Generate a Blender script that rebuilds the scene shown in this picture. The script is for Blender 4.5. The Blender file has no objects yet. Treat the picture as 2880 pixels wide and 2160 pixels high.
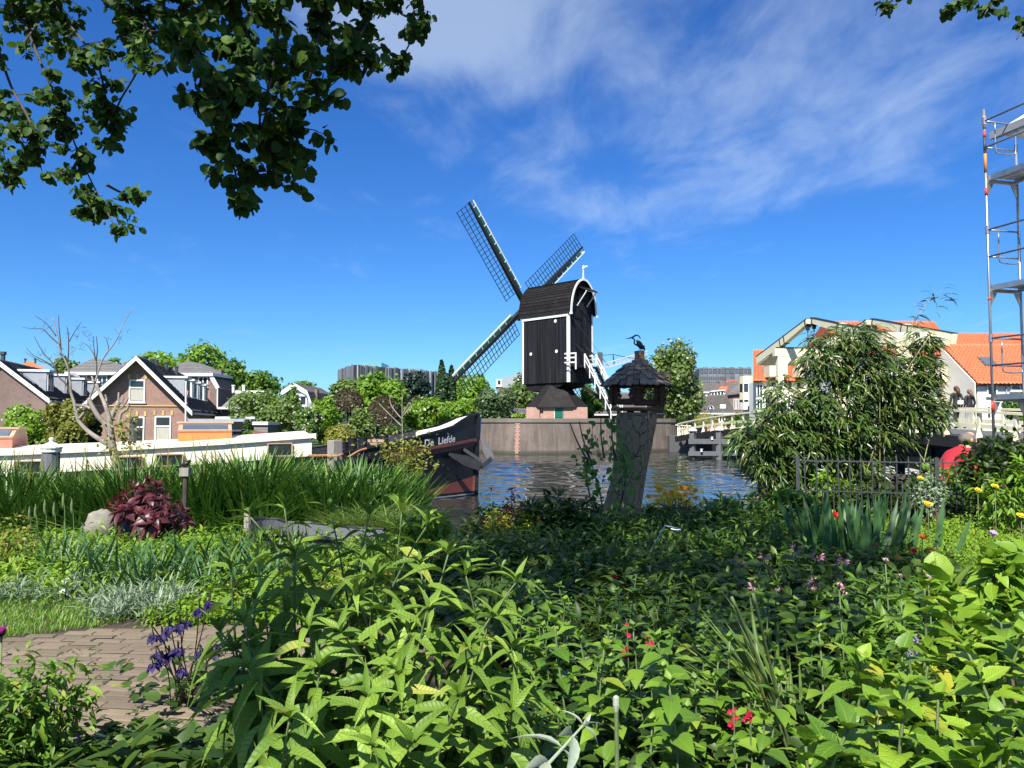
import bpy, math, random
import numpy as np
from mathutils import Vector, Matrix
R = math.radians
SC = bpy.context.scene
COL = SC.collection
random.seed(7)
RNG = np.random.default_rng(7)

# ------------------------------------------------------------------ camera
CAM_H, HOR, FPX = 2.25, 1185.0, 2150.0          # eye height over the water, horizon row and focal length in photo pixels
PITCH = math.atan((HOR - 1080.0) / FPX)
cam_data = bpy.data.cameras.new('camera')
cam_data.sensor_width = 36.0
cam_data.lens = FPX / 2880.0 * 36.0
cam_data.clip_start = 0.05
cam_data.clip_end = 5000.0
cam = bpy.data.objects.new('camera', cam_data)
cam.location = (0, 0, CAM_H)
cam.rotation_euler = (R(90) + PITCH, 0, 0)
COL.objects.link(cam)
SC.camera = cam

# ------------------------------------------------------------------ sky
SUN_EL, SUN_AZ = 49.0, 197.0                     # azimuth clockwise from +Y
world = bpy.data.worlds.new('World')
SC.world = world
world.use_nodes = True
wt = world.node_tree
wt.nodes.clear()


def wn(kind, **kw):
    n = wt.nodes.new(kind)
    for k, v in kw.items():
        setattr(n, k, v)
    return n


def wl(a, b):
    wt.links.new(a, b)


def wmath(op, a, b=None, c=None):
    n = wn('ShaderNodeMath', operation=op)
    for i, v in enumerate((a, b, c)):
        if v is None:
            continue
        if isinstance(v, (int, float)):
            n.inputs[i].default_value = v
        else:
            wl(v, n.inputs[i])
    return n.outputs[0]


sky = wn('ShaderNodeTexSky', sky_type='NISHITA')
sky.sun_disc = False
sky.sun_elevation = R(SUN_EL)
sky.sun_rotation = R(SUN_AZ)
sky.air_density = 1.0
sky.dust_density = 0.25
sky.ozone_density = 3.0
hsv = wn('ShaderNodeHueSaturation')
hsv.inputs['Saturation'].default_value = 1.22
hsv.inputs['Hue'].default_value = 0.506
hsv.inputs['Value'].default_value = 1.12
wl(sky.outputs[0], hsv.inputs['Color'])
tint = wn('ShaderNodeMix', data_type='RGBA', blend_type='MULTIPLY')
tint.inputs[0].default_value = 1.0
tint.inputs[7].default_value = (.40, .72, 1.05, 1)
wl(hsv.outputs[0], tint.inputs[6])
geo = wn('ShaderNodeNewGeometry')
neg = wn('ShaderNodeVectorMath', operation='SCALE')
neg.inputs['Scale'].default_value = -1.0
wl(geo.outputs['Incoming'], neg.inputs[0])
sep = wn('ShaderNodeSeparateXYZ')
wl(neg.outputs[0], sep.inputs[0])
zc = wmath('ADD', wmath('MAXIMUM', sep.outputs['Z'], 0.0), 0.12)
cu = wmath('DIVIDE', sep.outputs['X'], zc)
cv = wmath('DIVIDE', sep.outputs['Y'], zc)
comb = wn('ShaderNodeCombineXYZ')
wl(cu, comb.inputs[0])
wl(cv, comb.inputs[1])


def cloud_noise(scale, detail, rough, stretch, rot, off, dist=0.0):
    mp = wn('ShaderNodeMapping')
    mp.inputs['Location'].default_value = off
    mp.inputs['Rotation'].default_value = (0, 0, rot)
    mp.inputs['Scale'].default_value = stretch
    wl(comb.outputs[0], mp.inputs['Vector'])
    nz = wn('ShaderNodeTexNoise')
    nz.inputs['Scale'].default_value = scale
    nz.inputs['Detail'].default_value = detail
    nz.inputs['Roughness'].default_value = rough
    nz.inputs['Distortion'].default_value = dist
    wl(mp.outputs[0], nz.inputs['Vector'])
    return nz.outputs['Fac']


def cloud_region(px, py, r0, r1):
    # soft membership of a view direction in a cloud field centred on a photo direction
    xc, yc = (px - 1440) / FPX, -(py - 1080) / FPX
    d = Vector((xc, math.cos(PITCH) - yc * math.sin(PITCH), math.sin(PITCH) + yc * math.cos(PITCH)))
    zz = max(d.normalized().z, 0) + 0.12
    c = d.normalized()
    c = Vector((c.x / zz, c.y / zz, 0))
    dist = wn('ShaderNodeVectorMath', operation='DISTANCE')
    wl(comb.outputs[0], dist.inputs[0])
    dist.inputs[1].default_value = c
    mr = wn('ShaderNodeMapRange', interpolation_type='SMOOTHSTEP')
    mr.inputs['From Min'].default_value = r0
    mr.inputs['From Max'].default_value = r1
    mr.inputs['To Min'].default_value = 1.0
    mr.inputs['To Max'].default_value = 0.0
    wl(dist.outputs['Value'], mr.inputs['Value'])
    return mr.outputs[0]


n_big = cloud_noise(1.3, 4.0, 0.55, (1.0, 0.75, 1), 0.5, (3.1, 7.7, 0), 0.3)
n_fine = cloud_noise(4.5, 9.0, 0.62, (1.0, 0.55, 1), 0.75, (1.3, 2.2, 0), 0.35)
reg = wmath('MAXIMUM', cloud_region(2150, 150, 0.35, 1.35), wmath('MULTIPLY', cloud_region(1200, 60, 0.05, 0.42), 1.7))
reg = wmath('MAXIMUM', reg, wmath('MULTIPLY', cloud_region(1750, 560, 0.05, 0.5), 0.75))
over = wn('ShaderNodeMapRange', interpolation_type='SMOOTHSTEP')
over.inputs['From Min'].default_value = 0.46
over.inputs['From Max'].default_value = 0.75
wl(sep.outputs['Z'], over.inputs['Value'])
reg = wmath('MAXIMUM', reg, wmath('MULTIPLY', over.outputs[0], 1.7))      # unseen cloud veil overhead, added to make the ambient light less blue
dens = wmath('ADD', wmath('MULTIPLY', n_big, 0.55), wmath('MULTIPLY', n_fine, 0.55))
dens = wmath('ADD', dens, wmath('MULTIPLY', reg, 0.235))
cr = wn('ShaderNodeMapRange', interpolation_type='SMOOTHSTEP')
cr.inputs['From Min'].default_value = 0.60
cr.inputs['From Max'].default_value = 0.98
wl(dens, cr.inputs['Value'])
cl_amt = wmath('MULTIPLY', cr.outputs[0], 0.36)
mixc = wn('ShaderNodeMix', data_type='RGBA')
wl(cl_amt, mixc.inputs[0])
wl(tint.outputs[2], mixc.inputs[6])
mixc.inputs[7].default_value = (6.9, 8.1, 8.9, 1)
bg = wn('ShaderNodeBackground')
bg.inputs['Strength'].default_value = 0.067
wl(mixc.outputs[2], bg.inputs['Color'])
wo = wn('ShaderNodeOutputWorld')
wl(bg.outputs[0], wo.inputs['Surface'])

# ------------------------------------------------------------------ sun and exposure
sun_data = bpy.data.lights.new('sun', 'SUN')
sun_data.energy = 5.0
sun_data.angle = R(0.53)
sun_data.color = (1.0, 0.955, 0.88)
sun = bpy.data.objects.new('sun', sun_data)
SUN_DIR = Vector((math.sin(R(SUN_AZ)) * math.cos(R(SUN_EL)), math.cos(R(SUN_AZ)) * math.cos(R(SUN_EL)), math.sin(R(SUN_EL))))
sun.rotation_euler = SUN_DIR.to_track_quat('Z', 'Y').to_euler()
sun.location = SUN_DIR * 60
COL.objects.link(sun)
vs = SC.view_settings
vs.view_transform = 'Standard'
vs.look = 'None'
vs.exposure = 1.0
vs.gamma = 1.0
vs.use_curve_mapping = False
SC.render.engine = 'CYCLES'
SC.cycles.max_bounces = 8
SC.cycles.transparent_max_bounces = 6


# ------------------------------------------------------------------ photo pixel -> place at depth D
def P(x, y, D):
    xc, yc = (x - 1440) / FPX, -(y - 1080) / FPX
    dy = math.cos(PITCH) - yc * math.sin(PITCH)
    dz = math.sin(PITCH) + yc * math.cos(PITCH)
    k = D / dy
    return Vector((xc * k, D, CAM_H + dz * k))


def X(x, D):
    return (x - 1440) / FPX * D


def Z(y, D):
    return P(1440, y, D).z


# ------------------------------------------------------------------ objects
ORG = {}


def link(o, parent=None):
    COL.objects.link(o)
    if parent is not None:
        o.parent = parent
    return o


def tag(o, label=None, cat=None, group=None, kind=None):
    if label:
        o['label'] = label
    if cat:
        o['category'] = cat
    if group:
        o['group'] = group
    if kind:
        o['kind'] = kind
    return o


def thing(name, label, cat, loc, group=None):
    o = bpy.data.objects.new(name, None)
    o.empty_display_size = 0.2
    o.location = loc
    ORG[o.name] = Vector(loc)
    link(o)
    return tag(o, label, cat, group)


def org(parent):
    return ORG.get(parent.name, Vector((0, 0, 0))) if parent else Vector((0, 0, 0))


def piece(name, mesh, parent, M, material=None):
    """one piece that shares its mesh; M is a world matrix"""
    o = bpy.data.objects.new(name, mesh)
    link(o, parent)
    o.matrix_basis = Matrix.Translation(-org(parent)) @ M
    ORG[o.name] = org(parent)
    return o


def frame(origin, x, y, z):
    return Matrix(((x[0], y[0], z[0], origin[0]), (x[1], y[1], z[1], origin[1]), (x[2], y[2], z[2], origin[2]), (0, 0, 0, 1)))


class MB:
    """collects shapes in world coordinates and builds ONE mesh object"""

    def __init__(self):
        self.v, self.f = [], []

    def add(self, vs_, fs_):
        b = len(self.v)
        self.v += [tuple(q) for q in vs_]
        self.f += [tuple(b + i for i in t) for t in fs_]
        return self

    def obox(self, c, ax, ay, az):
        """centre and three half-extent vectors"""
        c, ax, ay, az = Vector(c), Vector(ax), Vector(ay), Vector(az)
        vv = [c + sx * ax + sy * ay + sz * az for sz in (-1, 1) for sy in (-1, 1) for sx in (-1, 1)]
        fs = [(0, 2, 3, 1), (4, 5, 7, 6), (0, 1, 5, 4), (2, 6, 7, 3), (0, 4, 6, 2), (1, 3, 7, 5)]
        if ax.cross(ay).dot(az) < 0:
            fs = [tuple(reversed(t)) for t in fs]
        return self.add(vv, fs)

    def box(self, x0, x1, y0, y1, z0, z1):
        return self.obox(((x0 + x1) / 2, (y0 + y1) / 2, (z0 + z1) / 2), ((x1 - x0) / 2, 0, 0), (0, (y1 - y0) / 2, 0), (0, 0, (z1 - z0) / 2))

    def bar(self, p, q, w, h, up=(0, 0, 1)):
        p, q = Vector(p), Vector(q)
        d = q - p
        L = d.length
        d.normalize()
        up = Vector(up)
        s = d.cross(up)
        if s.length < 1e-4:
            s = d.cross(Vector((1, 0, 0)))
        s.normalize()
        u = s.cross(d)
        return self.obox((p + q) / 2, s * w / 2, d * L / 2, u * h / 2)

    def prism(self, poly, vec):
        poly = [Vector(q) for q in poly]
        vec = Vector(vec)
        n = len(poly)
        nor = Vector((0, 0, 0))
        for i in range(n):
            nor += poly[i].cross(poly[(i + 1) % n])
        if nor.dot(vec) > 0:
            poly = poly[::-1]
        vv = poly + [q + vec for q in poly]
        fs = [tuple(range(n)), tuple(range(2 * n - 1, n - 1, -1))]
        fs += [(i, i + n, (i + 1) % n + n, (i + 1) % n) for i in range(n)]
        return self.add(vv, fs)

    def tube(self, pts, rad, n=8, caps=True, jit=0.0):
        pts = [Vector(q) for q in pts]
        if not hasattr(rad, '__len__'):
            rad = [rad] * len(pts)
        vv, fs = [], []
        s = None
        for i, q in enumerate(pts):
            d = (pts[min(i + 1, len(pts) - 1)] - pts[max(i - 1, 0)])
            if d.length < 1e-9:
                d = Vector((0, 0, 1))
            d.normalize()
            if s is None:
                s = d.cross(Vector((0.3, 0.2, 1)) if abs(d.z) < 0.9 else Vector((1, 0.1, 0)))
            s = (s - d * s.dot(d)).normalized()
            t = d.cross(s)
            for k in range(n):
                a = 2 * math.pi * k / n
                r = rad[i] * (1 + (random.uniform(-jit, jit) if jit else 0))
                vv.append(q + (s * math.cos(a) + t * math.sin(a)) * r)
        for i in range(len(pts) - 1):
            for k in range(n):
                a, b = i * n + k, i * n + (k + 1) % n
                fs.append((a, b, b + n, a + n))
        if caps:
            fs.append(tuple(range(n - 1, -1, -1)))
            fs.append(tuple(range((len(pts) - 1) * n, len(pts) * n)))
        return self.add(vv, fs)

    def lathe(self, c, prof, n=16, ax=(0, 0, 1)):
        c, ax = Vector(c), Vector(ax).normalized()
        return self.tube([c + ax * z for r, z in prof], [max(r, 1e-4) for r, z in prof], n)

    def ell(self, c, rx, ry, rz, nu=12, nv=8, M=None):
        c = Vector(c)
        vv, fs = [], []
        for j in range(nv + 1):
            ph = math.pi * j / nv
            for i in range(nu):
                th = 2 * math.pi * i / nu
                q = Vector((rx * math.sin(ph) * math.cos(th), ry * math.sin(ph) * math.sin(th), -rz * math.cos(ph)))
                vv.append(c + (M @ q if M else q))
        for j in range(nv):
            for i in range(nu):
                a, b = j * nu + i, j * nu + (i + 1) % nu
                fs.append((a, b, b + nu, a + nu))
        return self.add(vv, fs)

    def loft(self, rows, closed=False):
        """rows of equally long point lists -> skin"""
        n = len(rows[0])
        vv = [q for r in rows for q in r]
        fs = []
        for j in range(len(rows) - 1):
            for i in range(n if closed else n - 1):
                a, b = j * n + i, j * n + (i + 1) % n
                fs.append((a, b, b + n, a + n))
        return self.add(vv, fs)

    def mesh(self, name, mat=None, smooth=False, o=Vector((0, 0, 0))):
        me = bpy.data.meshes.new(name)
        me.from_pydata([tuple(Vector(q) - o) for q in self.v], [], self.f)
        if mat:
            me.materials.append(mat)
        if smooth:
            me.polygons.foreach_set('use_smooth', [True] * len(me.polygons))
        me.update()
        return me

    def build(self, name, mat, parent=None, smooth=False, kind=None, loc=None, fix=False):
        o_ = org(parent) if parent else Vector(loc) if loc is not None else Vector((0, 0, 0))
        me = self.mesh(name, mat, smooth, o_)
        if fix:
            import bmesh
            bm = bmesh.new()
            bm.from_mesh(me)
            bmesh.ops.recalc_face_normals(bm, faces=bm.faces)
            bm.to_mesh(me)
            bm.free()
        o = bpy.data.objects.new(name, me)
        link(o, parent)
        if not parent:
            o.location = o_
        ORG[o.name] = o_
        if kind:
            o['kind'] = kind
        return o


def fast_mesh(name, V, F, mat, tint=None, smooth=False, luv=None):
    """V (n,3) float, F (m,k) int with k = 3 or 4"""
    me = bpy.data.meshes.new(name)
    m, k = F.shape
    me.vertices.add(len(V))
    me.vertices.foreach_set('co', np.ascontiguousarray(V, dtype=np.float32).ravel())
    me.loops.add(m * k)
    me.loops.foreach_set('vertex_index', np.ascontiguousarray(F, dtype=np.int32).ravel())
    me.polygons.add(m)
    me.polygons.foreach_set('loop_start', np.arange(0, m * k, k, dtype=np.int32))
    me.polygons.foreach_set('loop_total', np.full(m, k, dtype=np.int32))
    if smooth:
        me.polygons.foreach_set('use_smooth', np.ones(m, dtype=bool))
    if tint is not None:
        at = me.attributes.new('tint', 'FLOAT', 'POINT')
        at.data.foreach_set('value', np.ascontiguousarray(tint, dtype=np.float32))
    if luv is not None:
        at = me.attributes.new('luv', 'FLOAT_VECTOR', 'POINT')
        at.data.foreach_set('vector', np.ascontiguousarray(luv, dtype=np.float32).ravel())
    if mat:
        me.materials.append(mat)
    me.update(calc_edges=True)
    return me


def leaf_template(prof, droop=0.25, fold=0.25, wav=0.0, twist=0.0, curl=0.0):
    """leaf of length 1 along +Y, folded along the midrib; prof = [(t, halfwidth)]"""
    vv, fs = [], []
    for i, (t, w) in enumerate(prof):
        z = -droop * t * t
        y = t * (1 - 0.25 * droop * t)
        e = w * fold + (wav * w * (1 if i % 2 else -1))
        c_, s_ = math.cos(twist * t), math.sin(twist * t)
        x0 = curl * t * t
        vv += [(x0 - w * c_ - e * s_, y, z - w * s_ + e * c_), (x0, y, z), (x0 + w * c_ - e * s_, y, z + w * s_ + e * c_)]
    for i in range(len(prof) - 1):
        a = 3 * i
        fs += [(a, a + 1, a + 4, a + 3), (a + 1, a + 2, a + 5, a + 4)]
    return np.array(vv, float), np.array(fs, int)


LANCE = leaf_template([(0, .008), (.12, .085), (.3, .135), (.5, .125), (.72, .075), (.9, .025), (1, .002)], 0.38, 0.45)
LP = [(0, .008), (.07, .04), (.14, .085), (.22, .112), (.3, .128), (.39, .128), (.48, .120), (.58, .1), (.68, .08), (.78, .055), (.88, .028), (.95, .012), (1, .001)]
BUDS = [leaf_template(LP, .42, .55, .05, .5, .06), leaf_template(LP, .85, .35, .06, -.6, -.07), leaf_template(LP, .62, .8, .05, .2, .1), leaf_template(LP, .2, .45, .05, -.3, -.04)]
BP_ = [(0, .03), (.06, .07), (.13, .15), (.2, .2), (.28, .245), (.36, .255), (.45, .25), (.54, .225), (.63, .19), (.72, .15), (.82, .1), (.92, .045), (1, .003)]
BROADS = [leaf_template(BP_, .45, .35, .07, .35, .06), leaf_template(BP_, .9, .25, .09, -.4, -.06), leaf_template(BP_, .7, .6, .08, .15, .09), leaf_template(BP_, .15, .5, .07, -.2, -.05)]
OVATE = leaf_template([(0, .02), (.12, .2), (.28, .29), (.5, .26), (.75, .14), (1, .004)], 0.3, 0.3, 0.05)
OVATE_S = leaf_template([(0, .03), (.3, .28), (.65, .2), (1, .01)], 0.25, 0.3)
BROAD = leaf_template([(0, .03), (.1, .12), (.3, .25), (.5, .24), (.75, .14), (.92, .045), (1, .004)], 0.4, 0.35, 0.06)
ROUND = leaf_template([(0, .04), (.15, .3), (.45, .42), (.8, .3), (1, .04)], 0.15, 0.2)
BLADE = leaf_template([(0, .022), (.35, .024), (.7, .016), (1, .001)], 0.35, 0.5)
BLADE_D = leaf_template([(0, .016), (.3, .02), (.6, .016), (.85, .009), (1, .001)], 0.75, 0.4)
SWORD = leaf_template([(0, .03), (.4, .036), (.8, .024), (1, .001)], 0.06, 0.3)
BAMBOO = leaf_template([(0, .01), (.25, .075), (.6, .055), (1, .002)], 0.35, 0.3)
BIT = (np.array([(-.45, 0, .05), (.1, -.3, 0), (.5, .35, .08), (-.2, .5, -.05)], float), np.array([(0, 1, 2, 3)], int))


def norm_rows(a):
    return a / np.maximum(np.linalg.norm(a, axis=1, keepdims=True), 1e-9)


def leaf_frames(d, up):
    Y = norm_rows(np.asarray(d, float))
    Zr = np.asarray(up, float)
    Xr = norm_rows(np.cross(Y, Zr) + 1e-6)
    Zr = np.cross(Xr, Y)
    return Xr, Y, Zr


def LUV(V0, F0):
    # across and along the blade, for veins
    out = np.array(V0, float)
    if len(V0) % 3 == 0:
        out[:, 0] = out[:, 0] - np.repeat(out[1::3, 0], 3)
    return out


def leaves_mesh(name, tpl, pos, d, up, size, mat, tint=None, o=Vector((0, 0, 0)), width=None, smooth=True):
    V0, F0 = tpl
    pos = np.asarray(pos, float)
    n = len(pos)
    Xr, Yr, Zr = leaf_frames(d, up)
    size = np.broadcast_to(np.asarray(size, float), (n,))
    w = np.broadcast_to(np.asarray(1.0 if width is None else width, float), (n,))
    V = (V0[None, :, 0:1] * Xr[:, None, :] * w[:, None, None] + V0[None, :, 1:2] * Yr[:, None, :] + V0[None, :, 2:3] * Zr[:, None, :]) * size[:, None, None]
    V = V + pos[:, None, :] - np.array(o)[None, None, :]
    F = F0[None, :, :] + (np.arange(n) * len(V0))[:, None, None]
    if tint is None:
        tint = RNG.random(n)
    return fast_mesh(name, V.reshape(-1, 3), F.reshape(-1, F0.shape[1]), mat, np.repeat(tint, len(V0)), smooth, np.tile(LUV(V0, F0), (n, 1)))


def tpl_mesh(name, tpl, mat):
    return fast_mesh(name, tpl[0], tpl[1], mat, None, True, LUV(*tpl))


def put(name, me, parent=None, loc=None, kind=None):
    o = bpy.data.objects.new(name, me)
    link(o, parent)
    o_ = org(parent) if parent else Vector(loc) if loc is not None else Vector((0, 0, 0))
    if not parent:
        o.location = o_
    ORG[o.name] = o_
    if kind:
        o['kind'] = kind
    return o


def leafy(parent, name, tpl, pos, d, up, size, mat, nmax=300, width=None, rest_name='foliage', key=None):
    """the nearest leaves as pieces of their own, the rest as one part"""
    pos, d, up = np.asarray(pos, float), np.asarray(d, float), np.asarray(up, float)
    n = len(pos)
    tpls = tpl if isinstance(tpl, list) else [tpl]
    size = np.broadcast_to(np.asarray(size, float), (n,))
    w = np.broadcast_to(np.asarray(1.0 if width is None else width, float), (n,))
    if n > nmax:
        k = key if key is not None else size / np.linalg.norm(pos - np.array([0, 0, CAM_H]), axis=1)
        order = np.argsort(-np.asarray(k))
        near, rest = order[:nmax], order[nmax:]
        for v in range(len(tpls)):
            rv = rest[v::len(tpls)]
            put(rest_name, leaves_mesh(rest_name, tpls[v], pos[rv], d[rv], up[rv], size[rv], mat, o=org(parent), width=w[rv]), parent, kind='stuff')
    else:
        near = np.arange(n)
    mes = [tpl_mesh(name, q, mat) for q in tpls]
    Xr, Yr, Zr = leaf_frames(d[near], up[near])
    for j, i in enumerate(near):
        s = size[i]
        piece(name, mes[j % len(mes)], parent, frame(pos[i], Xr[j] * s * w[i], Yr[j] * s, Zr[j] * s))


# ------------------------------------------------------------------ materials
def lin(r, g, b):
    f = lambda c: (c / 255 / 12.92) if c / 255 <= 0.04045 else ((c / 255 + 0.055) / 1.055) ** 2.4
    return (f(r), f(g), f(b))


class NT:
    def __init__(self, name):
        self.m = bpy.data.materials.new(name)
        self.m.use_nodes = True
        self.t = self.m.node_tree
        self.t.nodes.clear()

    def n(self, kind, ins=None, **kw):
        nd = self.t.nodes.new(kind)
        for k, v in kw.items():
            setattr(nd, k, v)
        for k, v in (ins or {}).items():
            if hasattr(v, 'is_output'):
                self.t.links.new(v, nd.inputs[k])
            else:
                nd.inputs[k].default_value = v
        return nd

    def math(self, op, a, b=0.0, c=0.0, clamp=False):
        return self.n('ShaderNodeMath', {0: a, 1: b, 2: c}, operation=op, use_clamp=clamp).outputs[0]

    def mix(self, f, a, b, blend='MIX'):
        nd = self.n('ShaderNodeMix', {0: f}, data_type='RGBA', blend_type=blend)
        for i, v in ((6, a), (7, b)):
            if hasattr(v, 'is_output'):
                self.t.links.new(v, nd.inputs[i])
            else:
                nd.inputs[i].default_value = (*v[:3], 1)
        return nd.outputs[2]

    def out(self, sh):
        o = self.n('ShaderNodeOutputMaterial')
        self.t.links.new(sh, o.inputs['Surface'])
        return self.m


def pmat(name, col, col2=None, scale=4.0, rough=0.7, bump=0.15, metal=0.0, spec=0.4, rnd=0.15, stretch=(1, 1, 1), dirt=None, dirt_amt=0.0, dirt_scale=1.2, bdist=0.01, detail=6.0):
    """general weathered surface: noise between two tones, a random shift for each piece, dirt patches, fine relief"""
    t = NT(name)
    tc = t.n('ShaderNodeTexCoord').outputs['Object']
    oi = t.n('ShaderNodeObjectInfo').outputs['Random']
    mp = t.n('ShaderNodeMapping', {'Vector': tc, 'Scale': stretch})
    off = t.n('ShaderNodeVectorMath', {0: mp.outputs[0], 1: t.n('ShaderNodeCombineXYZ', {0: t.math('MULTIPLY', oi, 37.0), 1: t.math('MULTIPLY', oi, 91.0), 2: oi}).outputs[0]}, operation='ADD').outputs[0]
    nz = t.n('ShaderNodeTexNoise', {'Vector': off, 'Scale': scale, 'Detail': detail, 'Roughness': 0.6}).outputs['Fac']
    col2 = col2 or tuple(c * 0.72 for c in col)
    f = t.n('ShaderNodeMapRange', {0: nz, 1: 0.32, 2: 0.68}).outputs[0]
    c = t.mix(f, col, col2)
    if dirt:
        nd = t.n('ShaderNodeTexNoise', {'Vector': off, 'Scale': dirt_scale, 'Detail': 8.0, 'Roughness': 0.7}).outputs['Fac']
        fd = t.math('MULTIPLY', t.n('ShaderNodeMapRange', {0: nd, 1: 0.48, 2: 0.72}).outputs[0], dirt_amt)
        c = t.mix(fd, c, dirt)
    if rnd:
        v = t.math('MULTIPLY_ADD', oi, 2 * rnd, 1 - rnd)
        c = t.n('ShaderNodeHueSaturation', {'Value': v, 'Color': c}).outputs[0]
    b = t.n('ShaderNodeBump', {'Height': nz, 'Strength': bump, 'Distance': bdist}).outputs[0]
    r = t.math('MULTIPLY_ADD', nz, 0.2, rough - 0.1, clamp=True)
    p = t.n('ShaderNodeBsdfPrincipled', {'Base Color': c, 'Roughness': r, 'Metallic': metal, 'Specular IOR Level': spec, 'Normal': b})
    return t.out(p.outputs[0])


def leaf_mat(name, c1, c2, c3=None, trans=0.35, rough=0.45, spec=0.4, tcol=None, veins=0.0):
    t = NT(name)
    at = t.n('ShaderNodeAttribute', attribute_name='tint').outputs['Fac']
    oi = t.n('ShaderNodeObjectInfo').outputs['Random']
    f = t.math('FRACT', t.math('ADD', at, oi))
    cr_ = t.n('ShaderNodeValToRGB', {0: f})
    e = cr_.color_ramp.elements
    e[0].position, e[0].color = 0.0, (*c1, 1)
    e[1].position, e[1].color = 0.7, (*c2, 1)
    if c3:
        x = e.new(.96)
        x.color = (*c3, 1)
        x = e.new(1.0)
        x.color = (min(1, c3[0] * 1.5), c3[1] * .95, c3[2], 1)
    c = cr_.outputs[0]
    tc = t.n('ShaderNodeTexCoord').outputs['Object']
    nz = t.n('ShaderNodeTexNoise', {'Vector': tc, 'Scale': 9.0 if not veins else 4.0, 'Detail': 3.0}).outputs['Fac']
    c = t.n('ShaderNodeHueSaturation', {'Value': t.math('MULTIPLY_ADD', nz, 0.5, 0.75), 'Color': c}).outputs[0]
    ins = {'Base Color': c, 'Roughness': rough, 'Specular IOR Level': spec}
    if veins:
        lv = t.n('ShaderNodeAttribute', attribute_name='luv').outputs['Vector']
        sp = t.n('ShaderNodeSeparateXYZ', {0: lv})
        ax = t.math('ABSOLUTE', sp.outputs[0])
        w = t.math('SINE', t.math('MULTIPLY', t.math('SUBTRACT', sp.outputs[1], t.math('MULTIPLY', ax, 0.9)), 80.0))
        w = t.n('ShaderNodeMapRange', {0: w, 1: .55, 2: 1.0}).outputs[0]
        rib = t.n('ShaderNodeMapRange', {0: ax, 1: 0.003, 2: 0.012, 3: 1.0, 4: 0.0}).outputs[0]
        h = t.math('ADD', t.math('MULTIPLY', w, -0.6), t.math('MULTIPLY', rib, -1.2))
        ins['Normal'] = t.n('ShaderNodeBump', {'Height': h, 'Strength': veins, 'Distance': 0.02}).outputs[0]
        c = t.mix(t.math('MAXIMUM', t.math('MULTIPLY', rib, 0.6), t.math('MULTIPLY', w, 0.22)), c, tuple(min(1, k * 1.45 + .01) for k in c2))
        ins['Base Color'] = c
    p = t.n('ShaderNodeBsdfPrincipled', ins)
    tr = t.n('ShaderNodeBsdfTranslucent', {'Color': t.mix(0.5, c, tcol or tuple(k * 1.6 for k in c2))})
    mx = t.n('ShaderNodeMixShader', {0: trans, 1: p.outputs[0], 2: tr.outputs[0]})
    return t.out(mx.outputs[0])


def brick_mat(name, c1, c2, mortar, bw=0.21, bh=0.065, rough=0.85, axis='xz', dirt=0.25):
    t = NT(name)
    tc = t.n('ShaderNodeTexCoord').outputs['Object']
    sp = t.n('ShaderNodeSeparateXYZ', {0: tc})
    ge = t.n('ShaderNodeNewGeometry').outputs['Normal']
    ns = t.n('ShaderNodeSeparateXYZ', {0: ge})
    # run along the wall: distance along the horizontal tangent of the face
    u = t.math('SUBTRACT', t.math('MULTIPLY', sp.outputs[1], ns.outputs[0]), t.math('MULTIPLY', sp.outputs[0], ns.outputs[1]))
    vec = t.n('ShaderNodeCombineXYZ', {0: u, 1: sp.outputs[2], 2: 0.0}).outputs[0]
    bt = t.n('ShaderNodeTexBrick', {'Vector': vec, 'Color1': (*c1, 1), 'Color2': (*c2, 1), 'Mortar': (*mortar, 1), 'Scale': 1.0, 'Mortar Size': 0.006, 'Mortar Smooth': 0.2, 'Bias': 0.0, 'Brick Width': bw, 'Row Height': bh})
    nz = t.n('ShaderNodeTexNoise', {'Vector': tc, 'Scale': 1.6, 'Detail': 8.0, 'Roughness': 0.65}).outputs['Fac']
    c = t.n('ShaderNodeHueSaturation', {'Value': t.math('MULTIPLY_ADD', nz, 2.4 * dirt, 1 - 1.2 * dirt), 'Color': bt.outputs['Color']}).outputs[0]
    b = t.n('ShaderNodeBump', {'Height': t.math('SUBTRACT', t.math('MULTIPLY', nz, 0.3), bt.outputs['Fac']), 'Strength': 0.5, 'Distance': 0.01}).outputs[0]
    p = t.n('ShaderNodeBsdfPrincipled', {'Base Color': c, 'Roughness': rough, 'Specular IOR Level': 0.25, 'Normal': b})
    return t.out(p.outputs[0])


M = {}
M['white'] = pmat('white_paint', (.78, .78, .75), (.66, .66, .62), 3, .5, .05, rnd=.04, dirt=(.4, .39, .35), dirt_amt=.25)
M['cream'] = pmat('cream_paint', (.80, .74, .50), (.72, .66, .43), 2.5, .5, .05, rnd=.04, dirt=(.45, .4, .26), dirt_amt=.25)
M['barge_cream'] = pmat('barge_cream_paint', (.82, .77, .58), (.76, .70, .52), 2.0, .45, .05, rnd=.03, dirt=(.5, .45, .33), dirt_amt=.3)
M['tar'] = pmat('tarred_boards', (.012, .013, .015), (.006, .006, .008), 3, .6, .3, spec=.2, stretch=(6, 6, .5), rnd=.35, dirt=(.10, .095, .09), dirt_amt=.35, dirt_scale=2.5)
M['tar_roof'] = pmat('tarred_roof', (.013, .011, .010), (.007, .006, .006), 6, .65, .4, spec=.2, rnd=.3, dirt=(.032, .031, .031), dirt_amt=.5)
M['sail_wood'] = pmat('sail_black', (.018, .018, .02), None, 4, .55, .2)
M['sail_lattice'] = pmat('sail_lattice_green', (.012, .04, .045), None, 4, .55, .1)
M['green_paint'] = pmat('green_paint', (.01, .12, .085), (.008, .09, .06), 5, .45, .08)
M['mill_brick'] = brick_mat('mill_brick', (.42, .22, .17), (.34, .17, .13), (.45, .40, .35))
M['quay_brick'] = None
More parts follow.
